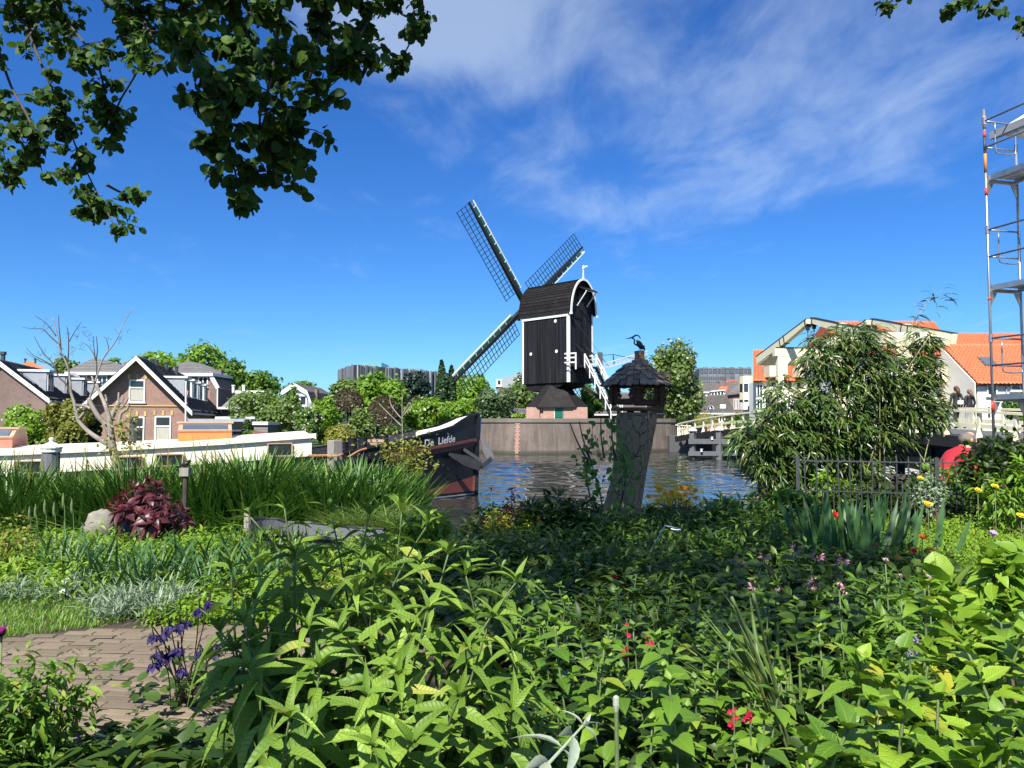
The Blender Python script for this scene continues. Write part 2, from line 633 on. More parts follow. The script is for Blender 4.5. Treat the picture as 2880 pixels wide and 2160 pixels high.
M['dark_glass'] = pmat('window_glass', (.015, .018, .02), (.03, .035, .04), 1.0, .08, 0.02, spec=.8, rnd=.3)
M['sky_glass'] = pmat('roof_glass', (.10, .13, .16), (.06, .08, .1), 1.0, .08, 0.02, spec=.9, rnd=.2)
M['curtain'] = pmat('curtain', (.55, .53, .45), (.4, .38, .3), 6, .9, .2, stretch=(8, 8, .4))
M['house_brick'] = brick_mat('house_brick', (.33, .175, .125), (.26, .13, .095), (.33, .29, .26))
M['dark_brick'] = brick_mat('dark_house_brick', (.20, .125, .10), (.155, .10, .085), (.24, .21, .19))
M['yellow_brick'] = pmat('yellow_brick', (.55, .38, .13), (.45, .30, .1), 9, .8, .2)
M['roof_dark'] = pmat('dark_roof_tile', (.085, .078, .070), (.045, .042, .040), 5, .75, .3, rnd=.3, dirt=(.14, .13, .10), dirt_amt=.45)
M['roof_grey'] = pmat('grey_roof_tile', (.15, .145, .14), (.09, .088, .085), 5, .75, .3, rnd=.3, dirt=(.2, .19, .17), dirt_amt=.4)
M['roof_orange'] = pmat('orange_roof_tile', (.52, .14, .052), (.43, .105, .04), 7, .6, .2, rnd=.12, dirt=(.40, .16, .09), dirt_amt=.3)
M['zinc'] = pmat('zinc_sheet', (.36, .38, .40), (.28, .30, .32), 3, .5, .1, metal=.2)
M['plaster'] = pmat('cream_plaster', (.74, .70, .60), (.68, .64, .54), 2, .85, .1, rnd=.03, dirt=(.55, .5, .42), dirt_amt=.25, dirt_scale=.7)
M['plaster_white'] = pmat('white_plaster', (.76, .76, .72), (.70, .70, .66), 2, .85, .1, rnd=.03)
M['hull'] = pmat('hull_black_paint', (.010, .011, .015), (.016, .017, .021), 2, .35, .12, rnd=0, dirt=(.05, .045, .04), dirt_amt=.35, dirt_scale=1.5)
M['hull_red'] = pmat('hull_red_paint', (.24, .075, .055), (.20, .06, .045), 3, .55, .1, rnd=0, dirt=(.12, .06, .05), dirt_amt=.4)
M['hull_blue'] = pmat('hull_blue_paint', (.01, .045, .16), None, 3, .5, .1)
M['letter'] = pmat('letter_white', (.72, .72, .70), (.6, .6, .58), 20, .6, .05, rnd=0)
M['anchor'] = pmat('anchor_iron', (.07, .07, .075), (.045, .045, .05), 6, .55, .3, metal=.3)
M['orange_paint'] = pmat('orange_paint', (.62, .20, .06), (.55, .17, .05), 3, .55, .1, rnd=.05)
M['salmon_paint'] = pmat('salmon_paint', (.56, .20, .14), (.5, .17, .12), 3, .6, .1)
M['bare_wood'] = pmat('bare_wood_trim', (.50, .33, .22), (.40, .26, .17), 5, .7, .2, stretch=(1, 1, 6))
M['steel'] = pmat('galvanised_steel', (.42, .44, .46), (.30, .32, .34), 8, .38, .1, metal=.75, dirt=(.2, .2, .2), dirt_amt=.3)
M['iron'] = pmat('fence_iron', (.055, .06, .062), (.035, .038, .04), 15, .55, .2, metal=.2)
M['black_rubber'] = pmat('black_plastic', (.012, .012, .014), None, 8, .5, .1)
M['grey_pipe'] = pmat('grey_flue_pipe', (.07, .08, .085), None, 5, .5, .1)
M['old_wood'] = pmat('weathered_wood', (.30, .27, .235), (.18, .16, .14), 6, .85, .5, stretch=(7, 7, .6))
M['grey_wood'] = pmat('grey_painted_timber', (.12, .125, .135), (.085, .09, .095), 5, .75, .3, stretch=(4, 4, .8), dirt=(.2, .19, .17), dirt_amt=.3)
M['dark_timber'] = pmat('dark_timber', (.016, .016, .016), None, 5, .8, .3)
M['rope'] = pmat('rope', (.45, .22, .10), (.35, .16, .07), 40, .9, .5)
M['asphalt'] = pmat('asphalt', (.10, .10, .105), (.075, .075, .078), 25, .9, .3)
M['stone'] = pmat('kerb_stone', (.36, .35, .33), (.28, .27, .25), 5, .85, .3)
M['soil'] = pmat('garden_soil', (.035, .026, .018), (.06, .045, .03), 6, .95, .6, rnd=0, bdist=.03)
M['grass_ground'] = pmat('grass_ground', (.06, .09, .025), (.035, .06, .018), 3, .95, .4, rnd=0)
M['earth'] = pmat('bank_earth', (.10, .09, .065), (.06, .06, .04), 2, .95, .5, rnd=0)
M['paving'] = pmat('paving_brick', (.19, .148, .10), (.14, .108, .073), 12, .85, .4, rnd=.22, dirt=(.10, .085, .065), dirt_amt=.5, dirt_scale=4)
M['joint'] = pmat('joint_sand', (.07, .06, .045), (.05, .055, .03), 12, .95, .4, rnd=0)
M['bark_stump'] = None
M['dead_bark'] = pmat('dead_bark', (.36, .31, .26), (.18, .15, .125), 7, .85, .6, dirt=(.10, .085, .07), dirt_amt=.6, dirt_scale=5)
M['twig'] = pmat('dead_twig', (.07, .058, .05), (.045, .036, .03), 9, .85, .4)
M['bark'] = pmat('tree_bark', (.075, .062, .05), (.04, .034, .028), 6, .9, .6)
M['shingle'] = pmat('weathered_shingle', (.21, .16, .12), (.11, .085, .065), 14, .85, .5, stretch=(3, 3, 1), rnd=.35)
M['logwood'] = pmat('feeder_log', (.13, .055, .03), (.075, .032, .02), 12, .8, .5, stretch=(2, 2, 2), rnd=.3)
M['heron'] = pmat('rusty_metal', (.055, .042, .038), (.03, .026, .026), 12, .6, .3, metal=.4)
M['skin'] = pmat('skin', (.50, .28, .19), (.45, .24, .16), 6, .55, .05, rnd=0)
M['hair_brown'] = pmat('hair_brown', (.10, .045, .022), (.05, .022, .012), 30, .6, .5, stretch=(1, 1, .2), rnd=0)
M['hair_blond'] = pmat('hair_blond', (.20, .12, .065), (.10, .06, .035), 30, .6, .5, stretch=(1, 1, .2), rnd=0)
M['hair_grey'] = pmat('hair_grey', (.19, .165, .14), (.09, .078, .068), 60, .7, .8, rnd=0)
M['cloth_black'] = pmat('cloth_black', (.014, .014, .016), (.022, .022, .024), 10, .7, .3, rnd=0)
M['cloth_red'] = pmat('cloth_red', (.42, .02, .035), (.33, .015, .03), 10, .8, .3, rnd=0)
M['cloth_grey'] = pmat('cloth_grey', (.40, .41, .43), (.3, .31, .33), 14, .8, .3, rnd=0)
M['sign_blue'] = pmat('sign_blue', (.01, .16, .75), None, 4, .4, .02)
M['teal_glass'] = pmat('teal_glass', (.10, .28, .28), (.16, .36, .35), .15, .3, .02, spec=.6)
M['slat_grey'] = pmat('facade_slat', (.16, .17, .19), (.12, .13, .15), .4, .6, .05, rnd=.25)
M['slat_light'] = pmat('facade_slat_light', (.38, .39, .41), None, .4, .6, .05, rnd=.15)
M['facade_dark'] = pmat('facade_panel', (.075, .08, .09), (.06, .065, .07), .3, .6, .05)
M['red_tape'] = pmat('red_tape', (.70, .05, .025), None, 8, .5, .1)
M['orange_band'] = pmat('orange_band', (.65, .25, .06), None, 8, .5, .1)
M['flag_red'] = pmat('flag_red', (.55, .02, .05), None, 4, .8, .1)
M['rock'] = pmat('boulder', (.25, .23, .185), (.15, .14, .115), 7, .9, .7, bdist=.03)
M['dinghy'] = pmat('dinghy_grey', (.13, .14, .145), (.10, .11, .115), 5, .5, .1)

# foliage
M['lf_bright'] = leaf_mat('leaf_bright', (.10, .20, .014), (.17, .30, .022), (.22, .35, .035))
M['lf_mid'] = leaf_mat('leaf_mid', (.055, .125, .014), (.105, .21, .024), (.14, .25, .03))
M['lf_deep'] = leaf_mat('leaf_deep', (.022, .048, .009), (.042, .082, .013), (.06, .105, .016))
M['lf_dark'] = leaf_mat('leaf_conifer', (.008, .022, .014), (.015, .036, .022), (.02, .045, .025), trans=.1)
M['lf_poplar'] = leaf_mat('leaf_poplar', (.02, .05, .015), (.035, .08, .02), None, trans=.15)
M['lf_yew'] = leaf_mat('leaf_clipped_yew', (.028, .032, .014), (.055, .045, .018), (.07, .05, .02), trans=.12)
M['lf_grey'] = leaf_mat('leaf_grey_green', (.07, .13, .022), (.12, .19, .036), (.17, .235, .06))
M['lf_willow'] = leaf_mat('leaf_willow', (.06, .10, .045), (.10, .155, .06), None)
M['lf_blossom'] = leaf_mat('leaf_blossom', (.55, .52, .38), (.65, .62, .5), None)
M['lf_yellow'] = leaf_mat('leaf_yellow_green', (.13, .15, .02), (.21, .22, .03), (.26, .25, .05))
M['lf_alder'] = leaf_mat('leaf_alder', (.022, .055, .012), (.045, .10, .014), (.08, .15, .015), trans=.34, rough=.55, spec=.2, tcol=(.09, .16, .012))
M['lf_reed'] = leaf_mat('leaf_reed', (.025, .08, .012), (.07, .165, .02), (.15, .26, .035), trans=.25, rough=.4)
M['lf_bud'] = leaf_mat('leaf_buddleja', (.08, .155, .016), (.145, .24, .026), (.22, .325, .048), trans=.18, rough=.5, spec=.3, veins=.5)
M['lf_silver'] = leaf_mat('leaf_silver', (.13, .20, .11), (.22, .29, .18), None, trans=.2)
M['lf_pale'] = leaf_mat('leaf_pale_underside', (.35, .42, .30), (.45, .5, .38), None, trans=.3)
M['lf_red'] = leaf_mat('leaf_dark_red', (.055, .015, .02), (.10, .022, .028), (.14, .04, .045), trans=.25, rough=.4, tcol=(.25, .015, .03))
M['lf_acer'] = leaf_mat('leaf_acer_red', (.16, .015, .035), (.25, .03, .06), None, trans=.4)
M['lf_bamboo'] = leaf_mat('leaf_bamboo', (.026, .058, .009), (.062, .115, .017), (.14, .18, .045), trans=.18, rough=.33, spec=.5)
M['lf_balm'] = leaf_mat('leaf_balm', (.06, .135, .012), (.115, .215, .018), (.19, .305, .03), trans=.25, veins=.25)
M['lf_lime'] = leaf_mat('leaf_lime', (.115, .225, .014), (.185, .31, .02), (.27, .385, .034), trans=.26, veins=.45)
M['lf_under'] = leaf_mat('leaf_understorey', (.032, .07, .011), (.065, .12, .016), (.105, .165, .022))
M['lf_iris'] = leaf_mat('leaf_iris', (.03, .09, .025), (.055, .13, .035), None, trans=.2)
M['lf_lawn'] = leaf_mat('leaf_lawn', (.10, .21, .02), (.16, .29, .03), (.2, .32, .05))
M['stem'] = pmat('plant_stem', (.12, .17, .06), (.09, .12, .045), 12, .7, .2)
M['stem_brown'] = pmat('woody_stem', (.13, .10, .065), (.08, .06, .04), 12, .8, .3)
M['cane'] = pmat('bamboo_cane', (.26, .25, .10), (.18, .18, .07), 12, .5, .2)


def petal(name, c, c2=None, trans=.3):
    return leaf_mat(name, c, c2 or tuple(k * 1.25 for k in c), None, trans=trans, rough=.6)


M['pt_purple'] = petal('petal_violet', (.012, .007, .055), (.024, .011, .095))
M['pt_yellow'] = petal('petal_yellow', (.75, .48, .01), (.80, .58, .02))
M['pt_orange'] = petal('petal_orange', (.65, .22, .01))
M['pt_red'] = petal('petal_red', (.45, .01, .015))
M['pt_crimson'] = petal('petal_crimson', (.34, .008, .035))
M['pt_mauve'] = petal('petal_mauve', (.42, .28, .60))
M['pt_pink'] = petal('petal_pink', (.55, .28, .36))
M['pt_white'] = petal('petal_white', (.75, .75, .66))
M['pt_euph'] = petal('petal_lime', (.32, .36, .02))
M['pt_magenta'] = petal('petal_magenta', (.16, .012, .10))


# ================================================================== SETTING
def quay_material():
    t = NT('old_quay_masonry')
    tc = t.n('ShaderNodeTexCoord').outputs['Object']
    sp = t.n('ShaderNodeSeparateXYZ', {0: tc})
    vec = t.n('ShaderNodeCombineXYZ', {0: t.math('MULTIPLY_ADD', sp.outputs[1], 0.35, sp.outputs[0]), 1: sp.outputs[2], 2: 0.0}).outputs[0]
    bt = t.n('ShaderNodeTexBrick', {'Vector': vec, 'Color1': (.17, .137, .113, 1), 'Color2': (.14, .113, .095, 1), 'Mortar': (.19, .168, .147, 1), 'Scale': 1.0, 'Mortar Size': 0.006, 'Brick Width': 0.22, 'Row Height': 0.07})
    streak = t.n('ShaderNodeTexNoise', {'Vector': t.n('ShaderNodeMapping', {'Vector': tc, 'Scale': (3.0, 3.0, .22)}).outputs[0], 'Scale': 1.3, 'Detail': 8.0, 'Roughness': .7}).outputs['Fac']
    blot = t.n('ShaderNodeTexNoise', {'Vector': tc, 'Scale': .45, 'Detail': 5.0}).outputs['Fac']
    c = t.mix(t.n('ShaderNodeMapRange', {0: streak, 1: .4, 2: .68}).outputs[0], bt.outputs['Color'], (.085, .072, .06))
    c = t.mix(t.math('MULTIPLY', t.n('ShaderNodeMapRange', {0: blot, 1: .5, 2: .75}).outputs[0], .5), c, (.26, .18, .145))
    # lime bloom and moss band below the coping, wet weed line above the water
    top = t.n('ShaderNodeMapRange', {0: sp.outputs[2], 1: 1.95, 2: 2.3}).outputs[0]
    c = t.mix(t.math('MULTIPLY', top, .5), c, t.mix(streak, (.13, .12, .09), (.26, .24, .20)))
    wet = t.n('ShaderNodeMapRange', {0: sp.outputs[2], 1: .12, 2: .32, 3: 1.0, 4: 0.0}).outputs[0]
    c = t.mix(t.math('MULTIPLY', wet, .85), c, (.045, .045, .03))
    b = t.n('ShaderNodeBump', {'Height': t.math('SUBTRACT', streak, bt.outputs['Fac']), 'Strength': .4, 'Distance': .02}).outputs[0]
    return t.out(t.n('ShaderNodeBsdfPrincipled', {'Base Color': c, 'Roughness': .85, 'Specular IOR Level': .25, 'Normal': b}).outputs[0])


def water_material():
    t = NT('canal_water')
    tc = t.n('ShaderNodeTexCoord').outputs['Object']
    w1 = t.n('ShaderNodeTexNoise', {'Vector': t.n('ShaderNodeMapping', {'Vector': tc, 'Scale': (.75, 1.7, 1), 'Rotation': (0, 0, .15)}).outputs[0], 'Scale': 1.1, 'Detail': 4.0, 'Roughness': .55, 'Distortion': .4}).outputs['Fac']
    w2 = t.n('ShaderNodeTexNoise', {'Vector': t.n('ShaderNodeMapping', {'Vector': tc, 'Scale': (1.0, 2.0, 1), 'Rotation': (0, 0, -.25)}).outputs[0], 'Scale': 5.5, 'Detail': 3.0, 'Roughness': .5}).outputs['Fac']
    calm = t.n('ShaderNodeTexNoise', {'Vector': t.n('ShaderNodeMapping', {'Vector': tc, 'Scale': (.35, 1.0, 1)}).outputs[0], 'Scale': .12, 'Detail': 2.0}).outputs['Fac']
    h = t.math('ADD', t.math('MULTIPLY', w1, .6), t.math('MULTIPLY', w2, .11))
    h = t.math('MULTIPLY', h, t.n('ShaderNodeMapRange', {0: calm, 1: .35, 2: .65, 3: .45, 4: 1.0}).outputs[0])
    b = t.n('ShaderNodeBump', {'Height': h, 'Strength': .3, 'Distance': .03}).outputs[0]
    p = t.n('ShaderNodeBsdfPrincipled', {'Base Color': (.020, .025, .022, 1), 'Roughness': .05, 'Specular IOR Level': .5, 'IOR': 1.33, 'Normal': b})
    return t.out(p.outputs[0])


M['quay_brick'] = quay_material()
M['water'] = water_material()


def slab(name, poly, z, depth, mat):
    o = MB().prism([(x, y, z) for x, y in poly], (0, 0, -depth)).build(name, mat)
    return tag(o, kind='structure')


tag(MB().add([(-3000, -3000, -2.5), (3000, -3000, -2.5), (3000, 3000, -2.5), (-3000, 3000, -2.5)], [(0, 1, 2, 3)]).build('ground', M['earth']), kind='structure')
tag(MB().add([(-250, -40, -.09), (250, -40, -.09), (250, 120, -.09), (-250, 120, -.09)], [(0, 1, 2, 3)]).build('outer_water', M['water']), kind='structure')
wx, wy = np.arange(-9, 19, .13), np.concatenate([np.arange(9.5, 30, .11), np.arange(30, 73, .16)])
WX, WY = np.meshgrid(wx, wy)
WZ = np.zeros_like(WX)
wr = np.random.default_rng(4)
for _ in range(34):
    lam = .38 * (2.4 / .38) ** wr.random()
    th = wr.normal(1.35, .55)
    k_w = 2 * math.pi / lam
    WZ += .026 / k_w * 1.0 * np.sin(k_w * (WX * math.cos(th) + WY * math.sin(th)) + wr.random() * 6.28 + .8 * np.sin(WX * .31 + WY * .17))
WZ *= .75 + .45 * np.sin(WX * .23 + 1.1 + .5 * np.sin(WY * .2)) * np.sin(WY * .19 + .6)
mw, nw = WX.shape
iw = np.arange(mw * nw).reshape(mw, nw)
tag(put('canal_water', fast_mesh('canal_water', np.stack([WX, WY, WZ], -1).reshape(-1, 3), np.stack([iw[:-1, :-1], iw[:-1, 1:], iw[1:, 1:], iw[1:, :-1]], -1).reshape(-1, 4), M['water'], None, True)), kind='structure')
slab('far_land', [(-2500, 84), (-2, 70), (0.5, 70.5), (16, 70), (2500, 70), (2500, 2500), (-2500, 2500)], 1.0, 3, M['grass_ground'])
slab('left_bank', [(-120, 38), (-22, 38), (-13, 41), (-6, 47), (-5.0, 60), (-4, 84.5), (-120, 84.5)], 0.9, 3, M['grass_ground'])
slab('right_bank', [(11.6, 56.5), (13.0, 55), (90, 46), (90, 20), (160, 20), (160, 71), (11.6, 71)], 1.18, 3, M['asphalt'])


# mill bastion: battered masonry wall round the mill yard
def smooth_pts(pts, n):
    out = []
    for i in range(len(pts) - 1):
        p0, p1, p2, p3 = pts[max(i - 1, 0)], pts[i], pts[i + 1], pts[min(i + 2, len(pts) - 1)]
        for k in range(n):
            t = k / n
            out.append(tuple(0.5 * ((2 * b) + (c - a) * t + (2 * a - 5 * b + 4 * c - d) * t * t + (-a + 3 * b - 3 * c + d) * t ** 3) for a, b, c, d in zip(p0, p1, p2, p3)))
    out.append(pts[-1])
    return out


bas = [(-4.2, 72), (-4.3, 60.5), (X(1335, 55.2), 55.2), (X(1452, 52), 52), (X(1680, 53.4), 53.4), (X(1897, 57.5), 57.5), (X(1905, 60), 60.5), (14.0, 72)]
bas_s = smooth_pts(bas[1:7], 5)
cx_, cy_ = 3.7, 64.0
ZW = 2.45
wallb, wallt, wally = [], [], []
for (x, y) in bas_s:
    dx, dy = cx_ - x, cy_ - y
    L_ = math.hypot(dx, dy)
    ux, uy = dx / L_, dy / L_
    wallb.append((x, y, -1.0))
    wallt.append((x + ux * .38, y + uy * .38, ZW - .28))
    wally.append((ux, uy))
mb = MB()
copo = [(x + u * .30, y + v * .30, ZW - .28) for (x, y, _), (u, v) in zip(wallb, wally)]
copt = [(x + u * .30, y + v * .30, ZW) for (x, y, _), (u, v) in zip(wallb, wally)]
copi = [(x + u * .95, y + v * .95, ZW) for (x, y, _), (u, v) in zip(wallb, wally)]
mb.loft([wallb, wallt])
mb.loft([wallt, copo])
mb.loft([copo, copt])
mb.loft([copt, copi])
qw = mb.build('quay_wall', M['quay_brick'], fix=False)
wa, wb_ = Vector(wallb[9]), Vector(wallb[11])
wt_ = (wb_ - wa).normalized()
wo = Vector((wt_.y, -wt_.x, 0)) * .012
b0, t0_ = Vector(wallb[10]) + wo, Vector(wallt[10]) + wo
for k in range(24):
    f0, f1 = (k + .08) / 24, (k + .92) / 24
    hw_ = .17 if k % 2 else .11
    qa, qb = b0.lerp(t0_, f0), b0.lerp(t0_, f1)
    if qb.z > .1:
        MB().prism([qa - wt_ * hw_, qa + wt_ * hw_, qb + wt_ * hw_, qb - wt_ * hw_], -wo * 3).build('brick', M['mill_brick'], qw)
tag(qw, 'old stained masonry quay wall curving round the black windmill', 'quay wall')
yard = [(q[0], q[1]) for q in copi] + [(13.5, 71.5), (-3.5, 71.5)]
slab('mill_yard', yard, ZW - .03, 3.2, M['grass_ground'])
mb = MB()
mb.obox((X(1922, 57), 57.2, .3), (X(1950, 57) / 2 - X(1893, 57) / 2, .2, 0), (0, .5, 0), (0, 0, .86))
tag(mb.build('landing_wall', M['mill_brick']), 'low red brick landing wall at the end of the footbridge', 'wall')

# ================================================================== WINDMILL
a_ = Vector((-.7071, .7071, 0))     # rear -> sails
b_ = Vector((.7071, .7071, 0))      # along the rear face, to the right
zu = Vector((0, 0, 1))
Cn = Vector((X(1600, 60), 60, 0))
LM, WM_ = 5.03, 2.95
zb, ze, zr = Z(1073, 60), Z(876, 60), Z(787, 61)
mill = thing('windmill', 'black tarred post mill with white trim standing on the quay', 'windmill', (Cn + a_ * LM / 2 + b_ * WM_ / 2) + zu * ZW)


def mp(la, lb, z):
    return Cn + a_ * la + b_ * lb + zu * z


def hit(px, py, o, n):
    d = P(px, py, 50) - Vector((0, 0, CAM_H))
    c0 = Vector((0, 0, CAM_H))
    t = (Vector(o) - c0).dot(n) / d.dot(n)
    return c0 + d * t


mb = MB()
mb.obox(mp(LM / 2, WM_ / 2, (zb + ze) / 2), a_ * (LM / 2 - .04), b_ * (WM_ / 2 - .04), zu * (ze - zb) / 2)
body = mb.build('body', M['tar'], mill)


def board_wall(o, d, nrm, length, n, z0, z1, th=.045):
    w = length / n
    me = MB().obox((0, 0, .5), (w * .47, 0, 0), (0, th / 2, 0), (0, 0, .5)).mesh('board', M['tar'])
    for i in range(n):
        c = Vector(o) + d * (w * (i + .5)) + nrm * (random.uniform(-.012, .012))
        piece('board', me, body, frame(c + zu * (z0 - random.uniform(0, .02)), d, nrm, zu * (z1 - z0)))


board_wall(mp(0, 0, 0), a_, -b_, LM, 27, zb - .04, ze - .05)
board_wall(mp(0, 0, 0), b_, -a_, WM_, 15, zb - .04, ze + .3)
board_wall(mp(0, WM_, 0), a_, b_, LM, 27, zb - .04, ze - .05)
board_wall(mp(LM, 0, 0), b_, a_, WM_, 15, zb - .04, ze + .3)
# rounded black belly under the body, towards the sails
mb = MB()
mb.prism([mp(LM - .1, .12, zb - .03), mp(.5, .12, zb - .03), mp(1.0, .12, zb - .35), mp(LM - 1.2, .12, zb - .75), mp(LM - .5, .12, zb - .6)], b_ * (WM_ - .24))
mb.build('belly', M['tar_roof'], mill)


# vaulted roof of boards
def arch(t, grow=0.0):
    """t 0..1 from left eave over the ridge to the right eave -> (lb, z)"""
    an = math.pi * (1 - t)
    w, h = WM_ / 2 + .11 + grow, (zr - ze) + .12 + grow
    s = math.sin(an)
    x = math.cos(an) * w
    z = h * (s ** .92)
    x *= 1 - .05 * s
    return WM_ / 2 + x, ze - .12 + z


NB = 30
for i in range(NB):
    t0, t1 = i / NB, (i + 1) / NB
    (l0, z0), (l1, z1) = arch(t0), arch(t1)
    up = 1 if i < NB / 2 else -1
    if up > 0:
        l0o, z0o = arch(t0 - .004 if t0 > 0 else 0, .05)
        l1o, z1o = arch(t1, .012)
    else:
        l0o, z0o = arch(t0, .012)
        l1o, z1o = arch(t1, .05)
    MB().prism([mp(-.32, l0, z0), mp(-.32, l1, z1), mp(-.32, l1o, z1o), mp(-.32, l0o, z0o)], a_ * (LM + .62)).build('roof_board', M['tar_roof'], mill)
# gable infill front and rear
for la, th in ((-.01, .06), (LM - .05, .06)):
    poly = [mp(la, *arch(k / 20, -.05)) for k in range(21)]
    MB().prism(poly, a_ * th).build('gable_wall', M['tar'], mill)
# white barge board along the arch at the rear
for la, mt in ((-.40, 'white'), (LM + .31, 'tar_roof')):
    mb = MB()
    rows = []
    for k in range(25):
        lo, hi = arch(k / 24, -.10), arch(k / 24, .06)
        rows.append([mp(la, *lo), mp(la, *hi), mp(la + .07, *hi), mp(la + .07, *lo), mp(la, *lo)])
    mb.loft(rows)
    mb.build('barge_board', M[mt], mill, fix=True)
    for lb in (-.12, WM_ + .12):
        MB().obox(mp(la + .03, lb, ze - .16), a_ * .08, b_ * .1, zu * .09).build('barge_end', M[mt], mill)
# white corner and eave trim
for la, lb, da, db in ((.07, -.045, .085, .02), (LM - .06, -.045, .075, .02), (-.045, .05, .02, .07), (-.045, WM_ - .05, .02, .07)):
    MB().obox(mp(la, lb, (zb + ze) / 2 - .02), a_ * da, b_ * db, zu * ((ze - zb) / 2 + .02)).build('corner_board', M['white'], mill)
MB().obox(mp(LM / 2, -.07, ze - .24), a_ * (LM / 2 + .02), b_ * .03, zu * .11).build('eave_board', M['white'], mill)
# white round discs
for px_, py_ in ((1562, 903), (1565, 988), (1493, 996)):
    q = hit(px_, py_, mp(0, -.05, 0), b_)
    MB().lathe(q, [(.0, -.02), (.125, -.02), (.135, .01), (.0, .02)], 20, -b_).build('disc', M['white'], mill)
# loading hood in the rear gable
hz = Z(828, 61)
hood = MB().prism([mp(-.05, 1.05, hz - .45), mp(-.05, 2.2, hz - .45), mp(-.05, 2.2, hz + .35), mp(-.05, 1.05, hz + .35)], -a_ * .05).build('hatch', M['tar'], mill)
for k in range(5):
    y0, y1 = k / 5, (k + 1.08) / 5
    MB().prism([mp(-.1 - 1.0 * y0, .95, hz + .62 - .45 * y0 + .03), mp(-.1 - 1.0 * y1, .95, hz + .62 - .45 * y1), mp(-.1 - 1.0 * y1, .95, hz + .58 - .45 * y1), mp(-.1 - 1.0 * y0, .95, hz + .58 - .45 * y0)], b_ * 1.35).build('hood_board', M['tar_roof'], mill)
for lb in (1.02, 2.2):
    MB().bar(mp(-1.02, lb, hz + .12), mp(-.04, lb, hz - .95), .07, .07).build('hood_strut', M['white'], mill)
MB().bar(mp(-1.05, .9, hz + .12), mp(-1.05, 2.35, hz + .12), .06, .06).build('hood_beam', M['white'], mill)
MB().bar(mp(-.12, .3, Z(884, 60)), mp(-.12, 1.4, Z(887, 60)), .05, .05).build('batten', M['tar'], mill)
# finial
fz = zr + .02
mb = MB()
mb.lathe(mp(-.3, WM_ / 2, fz), [(.09, 0), (.09, .12), (.05, .2), (.07, .35), (.04, .5), (.05, .75), (.10, .85), (.06, .95), (.025, 1.1), (.0, 1.15)], 10)
mb.bar(mp(-.3, WM_ / 2, fz + 1.0), mp(-.55, WM_ / 2 + .2, fz + 1.05), .03, .1)
mb.build('finial', M['white'], mill)
# lightning cable and stays
MB().tube([mp(-.05, .1, ze - .2), mp(-1.6, 1.9, Z(990, 59))], .012, 5).build('cable', M['iron'], mill)

# trestle house: tarred skirt on a brick base
bc = Vector((X(1567, 62), 62.3, 0))
ux = Vector((math.cos(R(-4)), math.sin(R(-4)), 0))
uy = Vector((-ux.y, ux.x, 0))


def octo(r, ch, z):
    pts = []
    for sx, sy in ((-1, -1), (1, -1), (1, 1), (-1, 1)):
        p1 = bc + ux * sx * r + uy * sy * (r - ch) + zu * z
        p2 = bc + ux * sx * (r - ch) + uy * sy * r + zu * z
        pts += [p1, p2] if sx * sy > 0 else [p2, p1]
    return pts


z_sk = Z(1146, 60)
mb = MB()
rows = [octo(2.47, 1.0, z_sk - .02), octo(2.47, 1.0, z_sk + .06), octo(1.75, .72, z_sk + .85), octo(1.0, .42, z_sk + 1.75), octo(.75, .3, zb - .1)]
mb.loft([r + [r[0]] for r in rows])
mb.add(rows[0], [tuple(range(8))])
mb.build('skirt', M['tar_roof'], mill, fix=True)
base = MB()
base.obox(bc + zu * (ZW + z_sk) / 2, ux * 2.1, uy * 2.1, zu * ((z_sk - ZW) / 2 + .03))
brk = base.build('brick_base', M['mill_brick'], mill)
for sx, sy, wx, wy in ((-1.86, -1.9, .52, .42), (1.86, -1.9, .55, .42), (-1.86, 1.9, .5, .4), (1.86, 1.9, .5, .4)):
    MB().obox(bc + ux * sx + uy * sy + zu * (ZW + z_sk) / 2, ux * wx, uy * wy, zu * ((z_sk - ZW) / 2 + .02)).build('brick_pier', M['mill_brick'], mill)
for sx in (-.62, .92):
    MB().obox(bc + ux * (sx) + uy * -2.13 + zu * (ZW + z_sk) / 2, ux * .42, uy * .12, zu * ((z_sk - ZW) / 2 + .01)).build('brick_pier', M['mill_brick'], mill)
dq = bc + ux * .17 + uy * -2.2 + zu * ((ZW + z_sk) / 2)
dr = MB().obox(dq, ux * .33, uy * .03, zu * .43).build('door', M['green_paint'], mill)
for sx in (-.37, .37):
    MB().obox(dq + ux * sx, ux * .045, uy * .05, zu * .46).build('frame', M['cream'], dr)
for dz in (-.28, .2):
    MB().obox(dq + zu * dz - uy * .045, ux * .3, uy * .015, zu * .035).build('hinge', M['green_paint'], dr)

